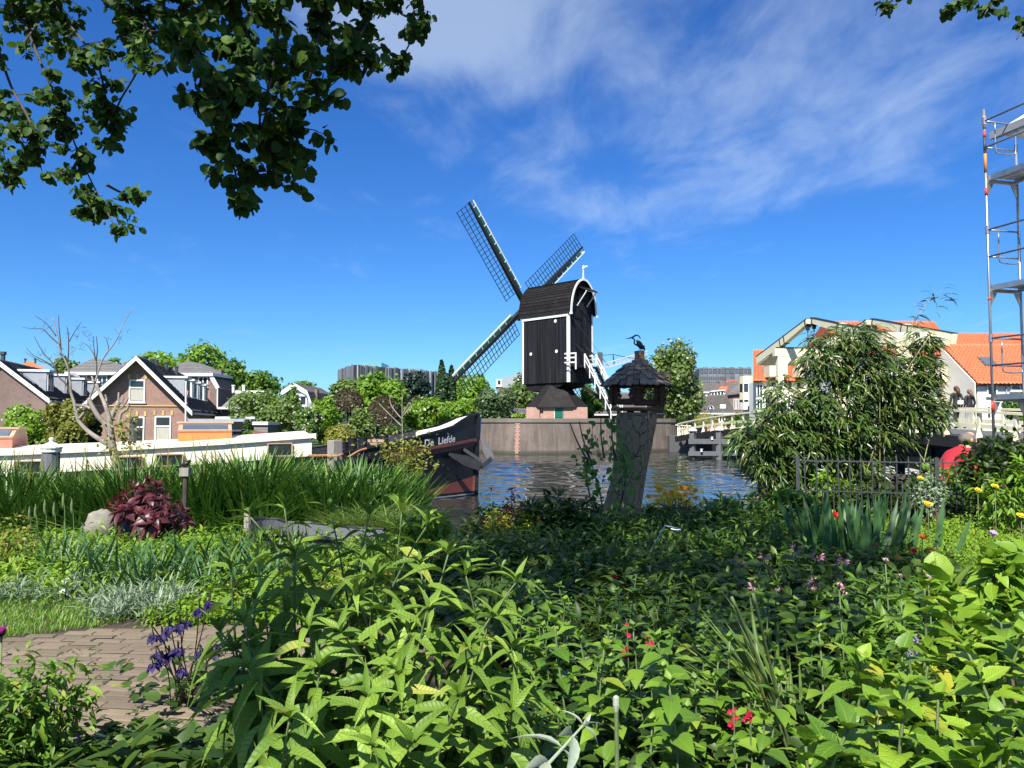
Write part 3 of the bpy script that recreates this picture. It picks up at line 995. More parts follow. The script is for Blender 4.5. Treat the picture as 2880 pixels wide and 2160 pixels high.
# stairs with white railings at the rear
s0 = mp(-.05, WM_ / 2, 0)
zp, zs = Z(1030, 60), ZW + .05
plat = MB().obox(mp(-.5, WM_ * .45, zp - .05), a_ * .5, b_ * 1.0, zu * .06).build('platform', M['tar'], mill)
st0, st1 = mp(-1.0, WM_ / 2, zp), mp(-3.55, WM_ / 2, zs)
for lb in (-.62, .62):
    MB().bar(st0 + b_ * lb, st1 + b_ * lb, .06, .26).build('stringer', M['tar'], mill)
sme = MB().obox((0, 0, 0), (.13, 0, 0), (0, .6, 0), (0, 0, .022)).mesh('step', M['tar'])
for k in range(15):
    q = st0.lerp(st1, (k + .5) / 15)
    piece('step', sme, mill, frame(q, -a_, b_, zu))
for lb in (-.72, .72):
    r_ = MB().bar(st0 + b_ * lb + zu * .95, st1 + b_ * lb + zu * .95, .06, .09).build('handrail', M['white'], mill)
    MB().bar(st0 + b_ * lb + zu * .55, st1 + b_ * lb + zu * .55, .04, .06).build('rail', M['white'], r_)
    for k in range(6):
        q = st0.lerp(st1, k / 5) + b_ * lb
        MB().bar(q + zu * -.15, q + zu * .98, .07, .07, up=a_).build('post', M['white'], r_)
for dz in (.95, .62, .25):
    for lb in (-.55, 1.95 + .6):
        MB().bar(mp(-.05, lb, zp + dz), mp(-1.05, lb + (.2 if lb < 0 else -.35), zp + dz), .05, .1).build('platform_rail', M['white'], mill)
MB().bar(mp(-1.05, -.38, zp + 1.0), mp(-1.05, -.38, zp - .3), .09, .09, up=a_).build('platform_post', M['white'], mill)
for lb in (.75, 1.75):
    MB().bar(mp(-.03, lb, Z(965, 60)), mp(-1.1, lb + .1, zp + .9), .07, .1).build('brace', M['tar'], mill)
MB().bar(mp(.3, WM_ / 2 + .1, zb - .15), mp(-3.7, WM_ / 2 + .1, zs + .6), .2, .24).build('tail_pole', M['tar'], mill)

# sails
hub = Vector((X(1481, 65.3), 65.3, Z(866, 65.3)))
MB().tube([hub - a_ * 1.2, hub + a_ * .45], [.26, .24], 12).build('windshaft', M['sail_wood'], mill)
RS = 10.3
bar_me = MB().obox((0, .5, 0), (.022, 0, 0), (0, .5, 0), (0, 0, .022)).mesh('bar', M['sail_lattice'])
for k, ang in enumerate((130.5, 220.0, 310.5, 40.0)):
    e = b_ * math.cos(R(ang)) + zu * math.sin(R(ang))
    g = b_ * math.cos(R(ang + 90)) + zu * math.sin(R(ang + 90))
    off = a_ * (.3 if k % 2 else -.02)
    h0 = hub + off
    g2 = (g + a_ * .12).normalized()
    nn = e.cross(g2).normalized()
    mb = MB()
    rows = []
    for r, w in ((.0, .19), (2.0, .18), (6.0, .14), (RS, .075)):
        c = h0 + e * r
        rows.append([c + g2 * w + nn * w, c - g2 * w + nn * w, c - g2 * w - nn * w, c + g2 * w - nn * w, c + g2 * w + nn * w])
    mb.loft(rows)
    mb.add(rows[-1][:4], [(0, 1, 2, 3)])
    sail = mb.build('sail', M['sail_wood'], mill, fix=True)
    nbar = 22
    for i in range(nbar):
        r = 1.75 + (RS - 1.85) * i / (nbar - 1)
        piece('bar', bar_me, sail, frame(h0 + e * r - g2 * .42, e, g2 * (1.56 + .42), nn))
    for gw in (.53, 1.03, 1.52):
        MB().bar(h0 + e * 1.7 + g2 * gw, h0 + e * (RS - .05) + g2 * gw, .045, .045, up=nn).build('batten', M['sail_lattice'], sail)
    # leading edge: boards with white edge battens
    MB().bar(h0 + e * 1.75 - g2 * .46, h0 + e * (RS - .1) - g2 * .46, .15, .06, up=nn).build('edge_batten', M['white'], sail)
    nb = 9
    for i in range(nb):
        r0 = 1.9 + i * (RS - 2.4) / nb
        r1 = r0 + (RS - 2.4) / nb - .07
        MB().obox(h0 + e * (r0 + r1) / 2 - g2 * .29 + nn * .03, e * (r1 - r0) / 2, g2 * .13, nn * .012).build('wind_board', M['green_paint'], sail)
        MB().bar(h0 + e * r1 - g2 * .12, h0 + e * r1 - g2 * .52, .07, .09, up=nn).build('cleat', M['white'], sail)

# ================================================================== BARGE
S0 = Vector((X(1335, 23.6), 23.6, 0))
u_ = Vector((.930, .3675, 0))
n_ = Vector((.3675, -.930, 0))
BL = 21.0


def hb(s):
    return 2.1 * (1 - (1 - s / 5) ** 2.2) if s < 5 else (2.1 if s < 17 else 2.1 * math.sqrt(max(0.02, 1 - ((s - 17) / 4.05) ** 2)))


SH = [(0, 2.49), (.35, 2.42), (.6, 2.33), (.85, 2.16), (1.1, 2.07), (1.5, 1.98), (2.1, 1.85), (2.7, 1.72), (4.1, 1.47), (5.2, 1.32), (7.8, 1.16), (12, 1.0), (18, 1.06), (21, 1.2)]


def interp(tab, s):
    for (a, b), (c, d) in zip(tab, tab[1:]):
        if s <= c:
            return b + (d - b) * (s - a) / (c - a)
    return tab[-1][1]


def sheer(s):
    return interp(SH, s)


def hull_pt(s, z, side=1, out=0.0):
    zt = sheer(s)
    fl = 1.0
    if s < 6:
        fl = 1 - (.30 * (1 - s / 6)) * (1 - max(0, min(1, z / zt))) ** 1.3
    w = max(hb(s) * fl, .05) + out
    rake = .10 * (z / 2.4)
    return S0 - u_ * (s - rake * max(0, 1 - s / 3)) + n_ * side * w + zu * z


ST = [0, .06, .15, .3, .5, .75, 1, 1.3, 1.6, 1.9, 2.2, 2.6, 3, 3.5, 4, 4.5, 5, 6, 7, 8, 10, 12, 14, 16, 17, 18, 19, 20, 20.7, 21]
barge = thing('barge', 'black steel barge with cream cabin and white name on its bow', 'boat', S0 - u_ * 10)
mb = MB()
LV = 9
for side in (1, -1):
    rows = [[hull_pt(s, -.5 + (sheer(s) + .5) * j / LV, side) for s in ST] for j in range(LV + 1)]
    mb.loft(rows if side > 0 else rows[::-1])
hull = mb.build('hull', M['hull'], barge, smooth=True, fix=False)


def strip(name, mat, zl, zh, s0, s1, out, parent, side=1, n=26, th=None):
    rows = []
    ss = [s0 + (s1 - s0) * (k / n) ** 1.5 for k in range(n + 1)]
    lo = [hull_pt(s, zl(s), side, out) for s in ss]
    hi = [hull_pt(s, zh(s), side, out) for s in ss]
    lob = [hull_pt(s, zl(s), side, -.01) for s in ss]
    hib = [hull_pt(s, zh(s), side, -.01) for s in ss]
    return MB().loft([lob, lo, hi, hib]).build(name, mat, parent, smooth=False, fix=True)


rub = lambda s: 1.665 - .125 * s + .0042 * s * s
for side in (1, -1):
    strip('stripe', M['hull_red'], lambda s: rub(s) - .005, lambda s: rub(s) + .07, .02, 3.0, .03, barge, side)
    strip('rub_rail', M['hull'], lambda s: rub(s) - .075, lambda s: rub(s) - .01, .02, 16, .055, barge, side)
    strip('stripe', M['hull_red'], lambda s: rub(s) - .15, lambda s: rub(s) - .08, .02, 3.0, .02, barge, side)
    strip('boot_topping', M['hull_red'], lambda s: .13, lambda s: max(.15, .58 - .165 * s), .0, 2.6, .006, barge, side)
    strip('water_stripe', M['zinc'], lambda s: .025, lambda s: .06, .0, 5, .012, barge, side)
    strip('bulwark_rail', M['hull'], lambda s: sheer(s) - .03, lambda s: sheer(s) + .035, .0, 17, .045, barge, side)
# stem post, blue at the top
mb = MB()
mb.bar(S0 + u_ * .10 + zu * 2.5, S0 + u_ * .02 + zu * -.4, .16, .12, up=u_)
mb.build('stem', M['hull'], barge)
MB().bar(S0 + u_ * .175 + zu * 2.38, S0 + u_ * .14 + zu * 1.68, .13, .05, up=u_).build('stem_plate', M['hull_blue'], barge)
# inner bulwark, cream, and fore deck
rows = []
for side in (1, -1):
    for i0, i1, mt in ((2, 9, 'barge_cream'), (8, 20, 'hull')):
        lo = [hull_pt(s, sheer(s) - .42, side, -.10 if s > .6 else -.02) for s in ST[i0:i1]]
        hi = [hull_pt(s, sheer(s) - .02, side, -.07 if s > .6 else -.02) for s in ST[i0:i1]]
        MB().loft([lo, hi]).build('inner_bulwark', M[mt], barge)
dk = MB()
dk.loft([[hull_pt(s, sheer(s) - .40, -1, -.05) for s in ST], [hull_pt(s, sheer(s) - .40, 1, -.05) for s in ST]])
dk.build('deck', M['black_rubber'], barge)


# lettering on the bow
def hull_text(txt, s_left, s_right, z_left, z_right, hgt, name, out=.012, side=1):
    cu = bpy.data.curves.new('lettering_curve', 'FONT')
    cu.body = txt
    cu.offset = .022
    cu.resolution_u = 3
    tmp = bpy.data.objects.new('lettering_tmp', cu)
    COL.objects.link(tmp)
    bpy.context.view_layer.update()
    me0 = bpy.data.meshes.new_from_object(tmp.evaluated_get(bpy.context.evaluated_depsgraph_get()))
    bpy.data.objects.remove(tmp)
    xs = [v.co.x for v in me0.vertices]
    x0, x1 = min(xs), max(xs)
    mb = MB()
    vv = []
    for v in me0.vertices:
        f = (v.co.x - x0) / (x1 - x0)
        s = s_left + (s_right - s_left) * f
        z = z_left + (z_right - z_left) * f + v.co.y * hgt / .72
        vv.append(hull_pt(s, z, side, out))
    mb.add(vv, [tuple(p.vertices) for p in me0.polygons])
    bpy.data.meshes.remove(me0)
    return mb


hull_text('De  Liefde', 1.98, .90, 1.535, 1.655, .205, 'l').build('name_lettering', M['letter'], barge)
# anchor in the hawse
an = thing('anchor', 'grey iron anchor hanging at the stem of the black barge', 'anchor', hull_pt(.25, 1.0, 1, .25))
A0 = hull_pt(.55, 1.42, 1, .0)
A1 = hull_pt(.18, 1.0, 1, .42) + u_ * .25
MB().bar(A0, A1, .09, .09).build('shank', M['anchor'], an)
cr1, cr2 = A1 + n_ * .12 + zu * -.10 - u_ * .16, A1 + u_ * .20 + zu * .12
MB().bar(cr1, cr2, .17, .15).build('crown', M['anchor'], an)
for c, tip in ((cr2, hull_pt(.0, 1.68, 1, .10) + u_ * .10), (cr1, hull_pt(1.15, 1.30, 1, .12))):
    d = (tip - c).normalized()
    sd = d.cross(n_).normalized()
    MB().prism([c - sd * .13, c + sd * .13, c.lerp(tip, .5) + sd * .15, tip + sd * .04, tip - sd * .04, c.lerp(tip, .5) - sd * .15], n_ * .06).build('fluke', M['anchor'], an)


# cabin
def cab_pt(s, inset, z):
    return S0 - u_ * s + n_ * (2.1 - inset) + zu * z


ct = lambda s: interp([(5.0, 1.92), (8, 1.72), (10, 1.64), (12, 1.58), (16, 1.58)], s)
cz0 = .72
segs = [5.1 + .6 * k for k in range(19)]
rows = [[S0 - u_ * s + n_ * 1.78 * 1 + zu * cz0 for s in segs], [S0 - u_ * s + n_ * 1.74 + zu * (ct(s) - .03) for s in segs],
        [S0 - u_ * s + n_ * 0 + zu * (ct(s) + .07) for s in segs], [S0 - u_ * s - n_ * 1.74 + zu * (ct(s) - .03) for s in segs], [S0 - u_ * s - n_ * 1.78 + zu * cz0 for s in segs]]
mb = MB().loft(rows)
for j in (0, -1):
    mb.add([r[j] for r in rows], [(0, 1, 2, 3, 4)])
cabin = mb.build('cabin', M['barge_cream'], barge, fix=True)
for k in range(5):
    sa, sb = 5.0 + 2.2 * k, 5.0 + 2.2 * (k + 1) - .01
    for side in (1, -1):
        mb = MB()
        mb.prism([S0 - u_ * sa + n_ * side * 1.83 + zu * (ct(sa) - .10 - .006 * k), S0 - u_ * sa + n_ * side * 1.83 + zu * (ct(sa) + .015 - .006 * k), S0 - u_ * sb + n_ * side * 1.83 + zu * (ct(sb) + .015 - .006 * k), S0 - u_ * sb + n_ * side * 1.83 + zu * (ct(sb) - .10 - .006 * k)], -n_ * side * .14)
        mb.build('roof_edge', M['barge_cream'], cabin)
for sa, sb, za, zb_ in ((5.6, 6.2, 1.36, 1.68), (8.2, 8.8, 1.16, 1.44), (9.1, 9.75, 1.12, 1.40), (11.2, 11.75, 1.06, 1.33), (12.1, 12.6, 1.05, 1.32)):
    q = [S0 - u_ * s + n_ * 1.792 + zu * z for s, z in ((sa, za), (sb, za), (sb, zb_), (sa, zb_))]
    w = MB().prism(q, -n_ * .03).build('window', M['dark_glass'], cabin)
    for p_, q_ in ((q[0], q[1]), (q[1], q[2]), (q[2], q[3]), (q[3], q[0])):
        MB().bar(p_ + n_ * .004, q_ + n_ * .004, .03, .035, up=n_).build('frame', M['bare_wood'], w)


# orange skylights on the roof
def skylight(name, label, sa, sb, w, h, mat, z0):
    c = S0 - u_ * (sa + sb) / 2 + zu * z0
    t = thing(name, label, 'skylight', c, 'skylights on the barge roof')
    L2 = (sb - sa) / 2
    q = lambda ls, ln, z: c + u_ * ls + n_ * ln + zu * z
    MB().obox(q(0, 0, h * .28), u_ * L2, n_ * w, zu * h * .28).build('coaming', mat, t)
    mb = MB()
    mb.prism([q(-L2, -w - .02, h * .56), q(-L2, w + .02, h * .56), q(-L2, w * .45, h), q(-L2, -w * .45, h)], u_ * 2 * L2)
    mb.build('hatch', M['bare_wood'], t)
    d1, d2 = Vector(q(0, w + .02, h * .56)), Vector(q(0, w * .45, h))
    nn = (d2 - d1).cross(u_).normalized()
    if nn.dot(n_) < 0:
        nn = -nn
    m_ = (d1 + d2) / 2 + nn * .012
    MB().obox(m_, u_ * (L2 - .1), (d2 - d1) * .36, nn * .01).build('pane', M['sky_glass'], t)
    for f in (.06, .94):
        MB().bar(d1.lerp(d2, f) - u_ * L2 + nn * .02, d1.lerp(d2, f) + u_ * L2 + nn * .02, .05, .035, up=nn).build('frame', M['bare_wood'], t)
    MB().obox(q(0, 0, h + .02), u_ * (L2 + .05), n_ * w * .55, zu * .025).build('ridge_board', M['bare_wood'], t)
    return t


skylight('skylight', 'orange wooden skylight hatch with sloping glass on cream barge roof', 7.05, 8.35, .85, .50, M['orange_paint'], 1.70)
skylight('skylight', 'salmon coloured gabled skylight on barge roof at left photo edge', 12.0, 13.2, .85, .50, M['salmon_paint'], 1.56)
# flue pipe
fp = S0 - u_ * 9.35 + n_ * 1.45
ft = thing('flue_pipe', 'dark grey flue pipe on the barge roof before the brick gable', 'flue', fp + zu * 1.62)
MB().lathe(fp + zu * 1.60, [(.10, 0), (.10, .14)], 14).build('collar', M['barge_cream'], ft)
MB().lathe(fp + zu * 1.72, [(.085, 0), (.085, .5), (.11, .51), (.11, .53), (.085, .54), (.085, .6), (.12, .61), (.12, .64), (.08, .65)], 16).build('pipe', M['grey_pipe'], ft, smooth=False)
# drums on the fore deck
for k, (px_, py_, D_) in enumerate(((992, 1233, 21.0), (1021, 1231, 20.8), (1046, 1227, 22.2), (1081, 1225, 21.6), (967, 1244, 21.4))):
    q = P(px_, py_, D_)
    lab = ['black drum nearest the mooring post on the barge deck', 'black drum second from mooring post on barge deck', 'smaller black drum behind the others on barge deck', 'black drum closest to the bow on barge deck', 'black drum half hidden behind mooring post'][k]
    dt = thing('deck_drum', lab, 'drum', (q.x, q.y, q.z - .45), 'drums on the barge deck')
    MB().lathe((q.x, q.y, q.z - .45), [(.11, 0), (.115, .1), (.118, .2), (.122, .43), (.13, .435), (.13, .46), (.115, .46), (.11, .40), (.0, .40)], 16).build('shell', M['black_rubber'], dt)
    MB().lathe((q.x, q.y, q.z - .22), [(.121, 0), (.128, .01), (.128, .03), (.121, .04)], 16).build('rib', M['black_rubber'], dt)
q = P(1055, 1248, 21.2)
bx_ = thing('deck_crate', 'small orange wooden crate between the deck drums', 'crate', (q.x, q.y, q.z - .15))
for dz in (-.08, .0, .08):
    MB().obox(q + zu * dz, u_ * .22, n_ * .12, zu * .033).build('board', M['bare_wood'], bx_)
# mooring post and rope
q = P(942, 1238, 19.2)
mpst = thing('mooring_post', 'square weathered mooring post with a rope round it by the barge', 'post', (q.x, q.y, -.5))
mb = MB()
mb.lathe((q.x, q.y, -.6), [(.185, 0), (.185, q.z + .58), (.175, q.z + .6)], 4)
mb.build('timber', M['old_wood'], mpst)
MB().obox((q.x + .05, q.y - .13, q.z - .42), (.05, 0, 0), (0, .06, 0), (0, 0, .09)).build('cleat', M['old_wood'], mpst)
r1 = P(868, 1281, 19.6)
r2 = P(1010, 1268, 20.0)
rp = MB()
pts = [r1, r1 + Vector((.3, -.1, .0)), Vector((q.x - .17, q.y - .05, q.z - .38)), Vector((q.x - .1, q.y - .16, q.z - .40)), Vector((q.x + .12, q.y - .16, q.z - .38)), Vector((q.x + .2, q.y, q.z - .36)), q.lerp(r2, .5) + zu * -.30, r2, r2 + Vector((.15, .2, .05))]
rp.tube(smooth_pts([tuple(p) for p in pts], 4), .03, 6)
tag(rp.build('mooring_rope', M['rope'], loc=r1), 'orange brown mooring rope looped round the square post', 'rope')
# white capped bollard post at the left
q = P(144, 1262, 12.3)
bp = thing('capped_post', 'dark wooden quay post with a white moulded finial cap', 'post', (q.x, q.y, -.4))
mb = MB()
mb.lathe((q.x, q.y, -.5), [(.135, 0), (.13, q.z + .5)], 12)
mb.build('shaft', M['grey_wood'], bp)
MB().lathe((q.x, q.y, q.z), [(.135, -.06), (.15, -.05), (.15, .0), (.165, .01), (.165, .03), (.09, .08), (.035, .105), (.03, .13), (.04, .15), (.035, .175), (.0, .185)], 16).build('cap', M['white'], bp)


# ================================================================== DRAWBRIDGE
bd = Vector((.1168, -.9932, 0))
br = Vector((.9932, .1168, 0))
B0 = Vector((11.9, 55, 0))
BW = 3.3


def dz_(s):
    return 2.0 - .8 * ((s - 19) / 19) ** 2


def BP(s, o, z):
    return B0 + bd * s + br * o + zu * (dz_(s) + z)


bridge = thing('drawbridge', 'cream wooden drawbridge with raised balance beams over the canal', 'bridge', BP(19, 0, -2))
ss = [1.2 * k for k in range(0, 34)]
mb = MB().loft([[BP(s, -.1, -.22) for s in ss], [BP(s, -.1, 0) for s in ss], [BP(s, BW + .1, 0) for s in ss], [BP(s, BW + .1, -.22) for s in ss], [BP(s, -.1, -.22) for s in ss]])
mb.build('deck', M['asphalt'], bridge, fix=True)
for o in (-.14, BW + .14):
    MB().loft([[BP(s, o - .06, -.42) for s in ss], [BP(s, o - .06, -.02) for s in ss], [BP(s, o + .06, -.02) for s in ss], [BP(s, o + .06, -.42) for s in ss], [BP(s, o - .06, -.42) for s in ss]]).build('edge_beam', M['dark_timber'], bridge, fix=True)
for o in (.32, BW - .32):
    MB().loft([[BP(s, o - .03, .008) for s in ss], [BP(s, o + .03, .008) for s in ss]]).build('kerb_line', M['stone'], bridge)
for o in (.7, 1.6, 2.6):
    MB().loft([[BP(s, o - .1, -.6) for s in ss], [BP(s, o - .1, -.22) for s in ss], [BP(s, o + .1, -.22) for s in ss], [BP(s, o + .1, -.6) for s in ss]]).build('girder', M['dark_timber'], bridge)
for s in (7.0, 14.2, 23.2, 31):
    for o in (.0, BW / 2, BW):
        MB().bar(BP(s, o, -.3), Vector((*BP(s, o, 0).xy, -1)), .28, .28, up=bd).build('pile', M['dark_timber'], bridge)
    MB().bar(BP(s, -.3, -.55), BP(s, BW + .3, -.55), .25, .28).build('crosshead', M['grey_wood'], bridge)
for sp_, st_, tz in ((16.0, -1, 0), (21.4, 1, 0)):
    zt = 5.95
    for o in (-.05, BW + .05):
        MB().bar(BP(sp_, o, -.4), Vector((*BP(sp_, o, 0).xy, zt)), .30, .28, up=bd).build('portal_post', M['cream'], bridge)
    MB().obox(Vector((*BP(sp_, BW / 2, 0).xy, zt - .17)), br * (BW / 2 + .35), bd * .16, zu * .19).build('lintel', M['cream'], bridge)
    for o, sg in ((-.05, 1), (BW + .05, -1)):
        c = Vector((*BP(sp_, o, 0).xy, 0))
        pts = [c + br * sg * .14 + zu * (zt - 1.5)] + [c + br * sg * (.14 + 1.05 * (1 - math.cos(k * math.pi / 12))) + zu * (zt - 1.5 + 1.16 * math.sin(k * math.pi / 12)) for k in range(7)] + [c + br * sg * .14 + zu * (zt - .34)]
        MB().prism(pts, bd * .14).build('portal_brace', M['cream'], bridge)
    MB().obox(Vector((*BP(sp_, BW / 2, 0).xy, zt + .05)), br * (BW / 2 + .2), bd * .10, zu * .05).build('axle', M['dark_timber'], bridge)
    for o in (.12, BW - .12):
        tip = Vector((*BP(sp_ - st_ * 2.55, o, 0).xy, 7.05))
        tail = Vector((*BP(sp_ + st_ * 3.1, o, 0).xy, 5.62))
        d = (tail - tip).normalized()
        nb_ = d.cross(br).normalized()
        if nb_.z < 0:
            nb_ = -nb_
        mb = MB()
        mb.prism([tip + nb_ * .13, tip - nb_ * .10, tip.lerp(tail, .45) - nb_ * .22, tail - nb_ * .22, tail + nb_ * .20, tip.lerp(tail, .45) + nb_ * .2], br * .24)
        bm_ = mb.build('balance_beam', M['cream'], bridge)
        MB().bar(tip + nb_ * .15 + br * .12, tail + nb_ * .22 + br * .12, .27, .03, up=nb_).build('cover_strip', M['dark_timber'], bm_)
        for f in (.03, .42, .5):
            MB().bar(tip.lerp(tail, f) + nb_ * (.20 if f > .1 else .16) + br * .12, tip.lerp(tail, f) - nb_ * .24 + br * .12, .29, .05, up=d).build('strap', M['dark_timber'], bm_)
        e0 = tip + br * .12 - nb_ * .12 + d * .18
        e1 = Vector((*BP(sp_ - st_ * 2.4, o + .1, 0).xy, dz_(sp_ - st_ * 2.4) + .1))
        MB().bar(e0 + zu * .1, e0 - zu * .25, .16, .1, up=bd).build('shackle', M['dark_timber'], bm_)
        mb = MB()
        for k in range(22):
            q0, q1 = e0.lerp(e1, k / 22), e0.lerp(e1, (k + .82) / 22)
            mb.bar(q0, q1, .055 if k % 2 else .03, .03 if k % 2 else .055, up=bd)
        tag(mb.build('chain', M['iron'], bm_), kind='stuff')
    c = Vector((*BP(sp_ + st_ * 2.35, BW / 2, 0).xy, 5.68))
    slope = (Vector((*BP(sp_ + st_ * 3.1, 0, 0).xy, 5.62)) - Vector((*BP(sp_ - st_ * 2.55, 0, 0).xy, 7.05))).normalized()
    MB().obox(c, br * (BW / 2 - .14), slope * .72, slope.cross(br).normalized() * .17).build('counterweight', M['cream'], bridge)


def railing(label, o, s0, s1, step, side):
    t = thing('bridge_railing', label, 'railing', BP(s0, o, 0), 'railings of the drawbridge')
    n = int((s1 - s0) / step)
    for k in range(n + 1):
        s = s0 + k * step
        MB().prism([BP(s - .06, o - .05, -.32), BP(s + .06, o - .05, -.32), BP(s + .06, o - .05, .80), BP(s - .06, o - .05, .80)], br * .10).build('post', M['cream'], t)
        q = BP(s, o + side * .05, 0)
        MB().prism([q + zu * .35, q + zu * .0 + br * side * .11, q + zu * -.08 + br * side * .11, q + zu * -.08], bd * .05).build('brace', M['cream'], t)
    cuts = [(s0 - .3 + k * step * 4, min(s0 - .3 + (k + 1) * step * 4 - .01, s1 + .3)) for k in range(n // 4 + 1)]
    for sa, sb in cuts:
        if sb <= sa:
            continue
        rr = [sa + (sb - sa) * i / 4 for i in range(5)]
        for z0, z1, wd, nm in ((.80, .88, .09, 'top_rail'), (.30, .44, .035, 'mid_rail')):
            MB().loft([[BP(s, o - wd, z0) for s in rr], [BP(s, o - wd, z1) for s in rr], [BP(s, o + wd, z1) for s in rr], [BP(s, o + wd, z0) for s in rr], [BP(s, o - wd, z0) for s in rr]]).build(nm, M['cream'], t, fix=True)


railing('cream bridge railing nearest the camera with braced posts', -.05, .6, 36.5, 1.55, -1)
railing('cream bridge railing on the far side behind the two women', BW + .05, .6, 36.5, 1.55, 1)
# short cream fence at the landing
lf = thing('landing_gate', 'short cream board fence at the left end of the bridge', 'fence', (X(1925, 57), 57, 1.2))
for k in range(6):
    q = Vector((X(1906 + k * 5.2, 57), 57 - k * .15, 1.2))
    MB().obox(q + zu * .38, (.06, 0, 0), (0, .015, 0), (0, 0, .38)).build('board', M['cream'], lf)
MB().bar((X(1900, 57), 57.05, 1.98), (X(1936, 57), 56.1, 1.9), .08, .06).build('rail', M['cream'], lf)

# timber fender in front of the bridge
fd = thing('fender_timbers', 'grey timber fender with white capped posts in the canal', 'fender', P(2010, 1290, 46))
fposts = [(1948, 45.8, 1212), (2023, 45.4, 1210), (2088, 45.2, 1208), (2100, 44.4, 1212)]
for k, (px_, D_, py_) in enumerate(fposts):
    q = P(px_, py_, D_)
    MB().lathe((q.x, q.y, -1), [(.21, 0), (.21, q.z + 1)], 4).build('post', M['grey_wood'], fd)
    MB().lathe((q.x, q.y, q.z), [(.22, -.02), (.27, .0), (.27, .06), (.12, .14), (.05, .17), (.05, .22), (.0, .24)], 10).build('cap', M['white'], fd)
for py_, hh in ((1241, .15), (1275, .13)):
    MB().bar(P(1933, py_, 45.9) - Vector((0, .25, 0)), P(2108, py_, 45.3) - Vector((0, .25, 0)), .22, hh * 2).build('beam', M['grey_wood'], fd)
for px_, py_ in ((2003, 1233), (2066, 1233), (1973, 1267), (2048, 1267)):
    q = P(px_, py_, 45.3)
    MB().lathe((q.x, q.y, q.z - .06), [(.08, 0), (.05, .05), (.05, .1), (.09, .12), (.09, .15), (.0, .16)], 8).build('bollard', M['white'], fd)

# ================================================================== SIGNS
sg = thing('pedestrian_sign', 'round blue pedestrian sign on a pole before the bridge', 'sign', (X(1999, 58), 58, 1.2))
MB().tube([(X(1999, 58), 58.05, 1.2), (X(1999, 58), 58.05, Z(1140, 58))], .03, 8).build('pole', M['steel'], sg)
q = P(1999, 1150, 58)
MB().lathe(q, [(.0, -.01), (.24, -.01), (.25, .0), (.24, .02), (.0, .02)], 24, (0, -1, 0)).build('disc', M['sign_blue'], sg)
MB().lathe(q + Vector((0, -.021, 0)), [(.235, 0), (.25, 0), (.25, .004), (.235, .004), (.235, 0)], 24, (0, -1, 0)).build('rim', M['white'], sg)
pic = MB()
for dx, sc_ in ((-.05, 1.0), (.10, .6)):
    o = q + Vector((dx, -.028, -.12 + (0 if sc_ == 1 else -.01)))
    pic.ell(o + Vector((0, 0, .25 * sc_)), .035 * sc_, .004, .035 * sc_, 8, 6)
    pic.obox(o + Vector((0, 0, .15 * sc_)), (.035 * sc_, 0, 0), (0, .004, 0), (0, 0, .065 * sc_))
    for sx in (-1, 1):
        pic.bar(o + Vector((0, 0, .09 * sc_)), o + Vector((sx * .05 * sc_, 0, -.02 * sc_)), .008, .03 * sc_, up=(1, 0, 0))
        pic.bar(o + Vector((sx * .03 * sc_, 0, .2 * sc_)), o + Vector((sx * .075 * sc_, 0, .1 * sc_)), .008, .022 * sc_, up=(1, 0, 0))
tag(pic.build('pictogram', M['white'], sg), kind='stuff')
for nm, lab, px_, py_, D_, w_, h_, y0 in (('notice_board', 'white notice board on a post behind the bridge railing', 2033, 1143, 62, .23, .16, 1190), ('notice_board', 'pale blank signboard beside the far quay above the barge bow', 1216, 1187, 130, .48, .36, 1215)):
    t = thing(nm, lab, 'sign', P(px_, y0, D_))
    MB().tube([P(px_, y0, D_) + Vector((0, .05, 0)), P(px_, py_ - 4, D_) + Vector((0, .05, 0))], .03, 6).build('pole', M['steel'], t)
    MB().obox(P(px_, py_, D_), (w_, 0, 0), (0, .015, 0), (0, 0, h_)).build('board', M['white'], t)


# ================================================================== BUILDINGS
def xy(p, z):
    return Vector((p[0], p[1], z))


def window(parent, c, ux_, nrm, w, h, frame_mat='white', bars=1, cross=.0, glass='dark_glass', sill=True, t=.07):
    """one window on a wall: pane, frame bars, sill; c centre, w and h full size"""
    c, ux_, nrm = Vector(c), Vector(ux_), Vector(nrm)
    g = MB().obox(c + nrm * .01, ux_ * (w / 2 - .02), nrm * .012, zu * (h / 2 - .02)).build('window', M[glass], parent)
    mb = MB()
    for sx in (-1, 1):
        mb.obox(c + nrm * .035 + ux_ * sx * (w / 2 - t / 2), ux_ * t / 2, nrm * .03, zu * h / 2)
    for sz in (-1, 1):
        mb.obox(c + nrm * .034 + zu * sz * (h / 2 - t / 2), ux_ * (w / 2 - t), nrm * .028, zu * t / 2)
    for k in range(bars - 1):
        mb.obox(c + nrm * .032 + ux_ * (w * (k + 1) / bars - w / 2), ux_ * t * .4, nrm * .026, zu * (h / 2 - t))
    if cross:
        mb.obox(c + nrm * .033 + zu * (h * cross - h / 2), ux_ * (w / 2 - t), nrm * .027, zu * t * .45)
    mb.build('frame', M[frame_mat], g)
    if sill:
        MB().obox(c + nrm * .06 - zu * (h / 2 + .04), ux_ * (w / 2 + .06), nrm * .07, zu * .04).build('sill', M[frame_mat], g)
    return g


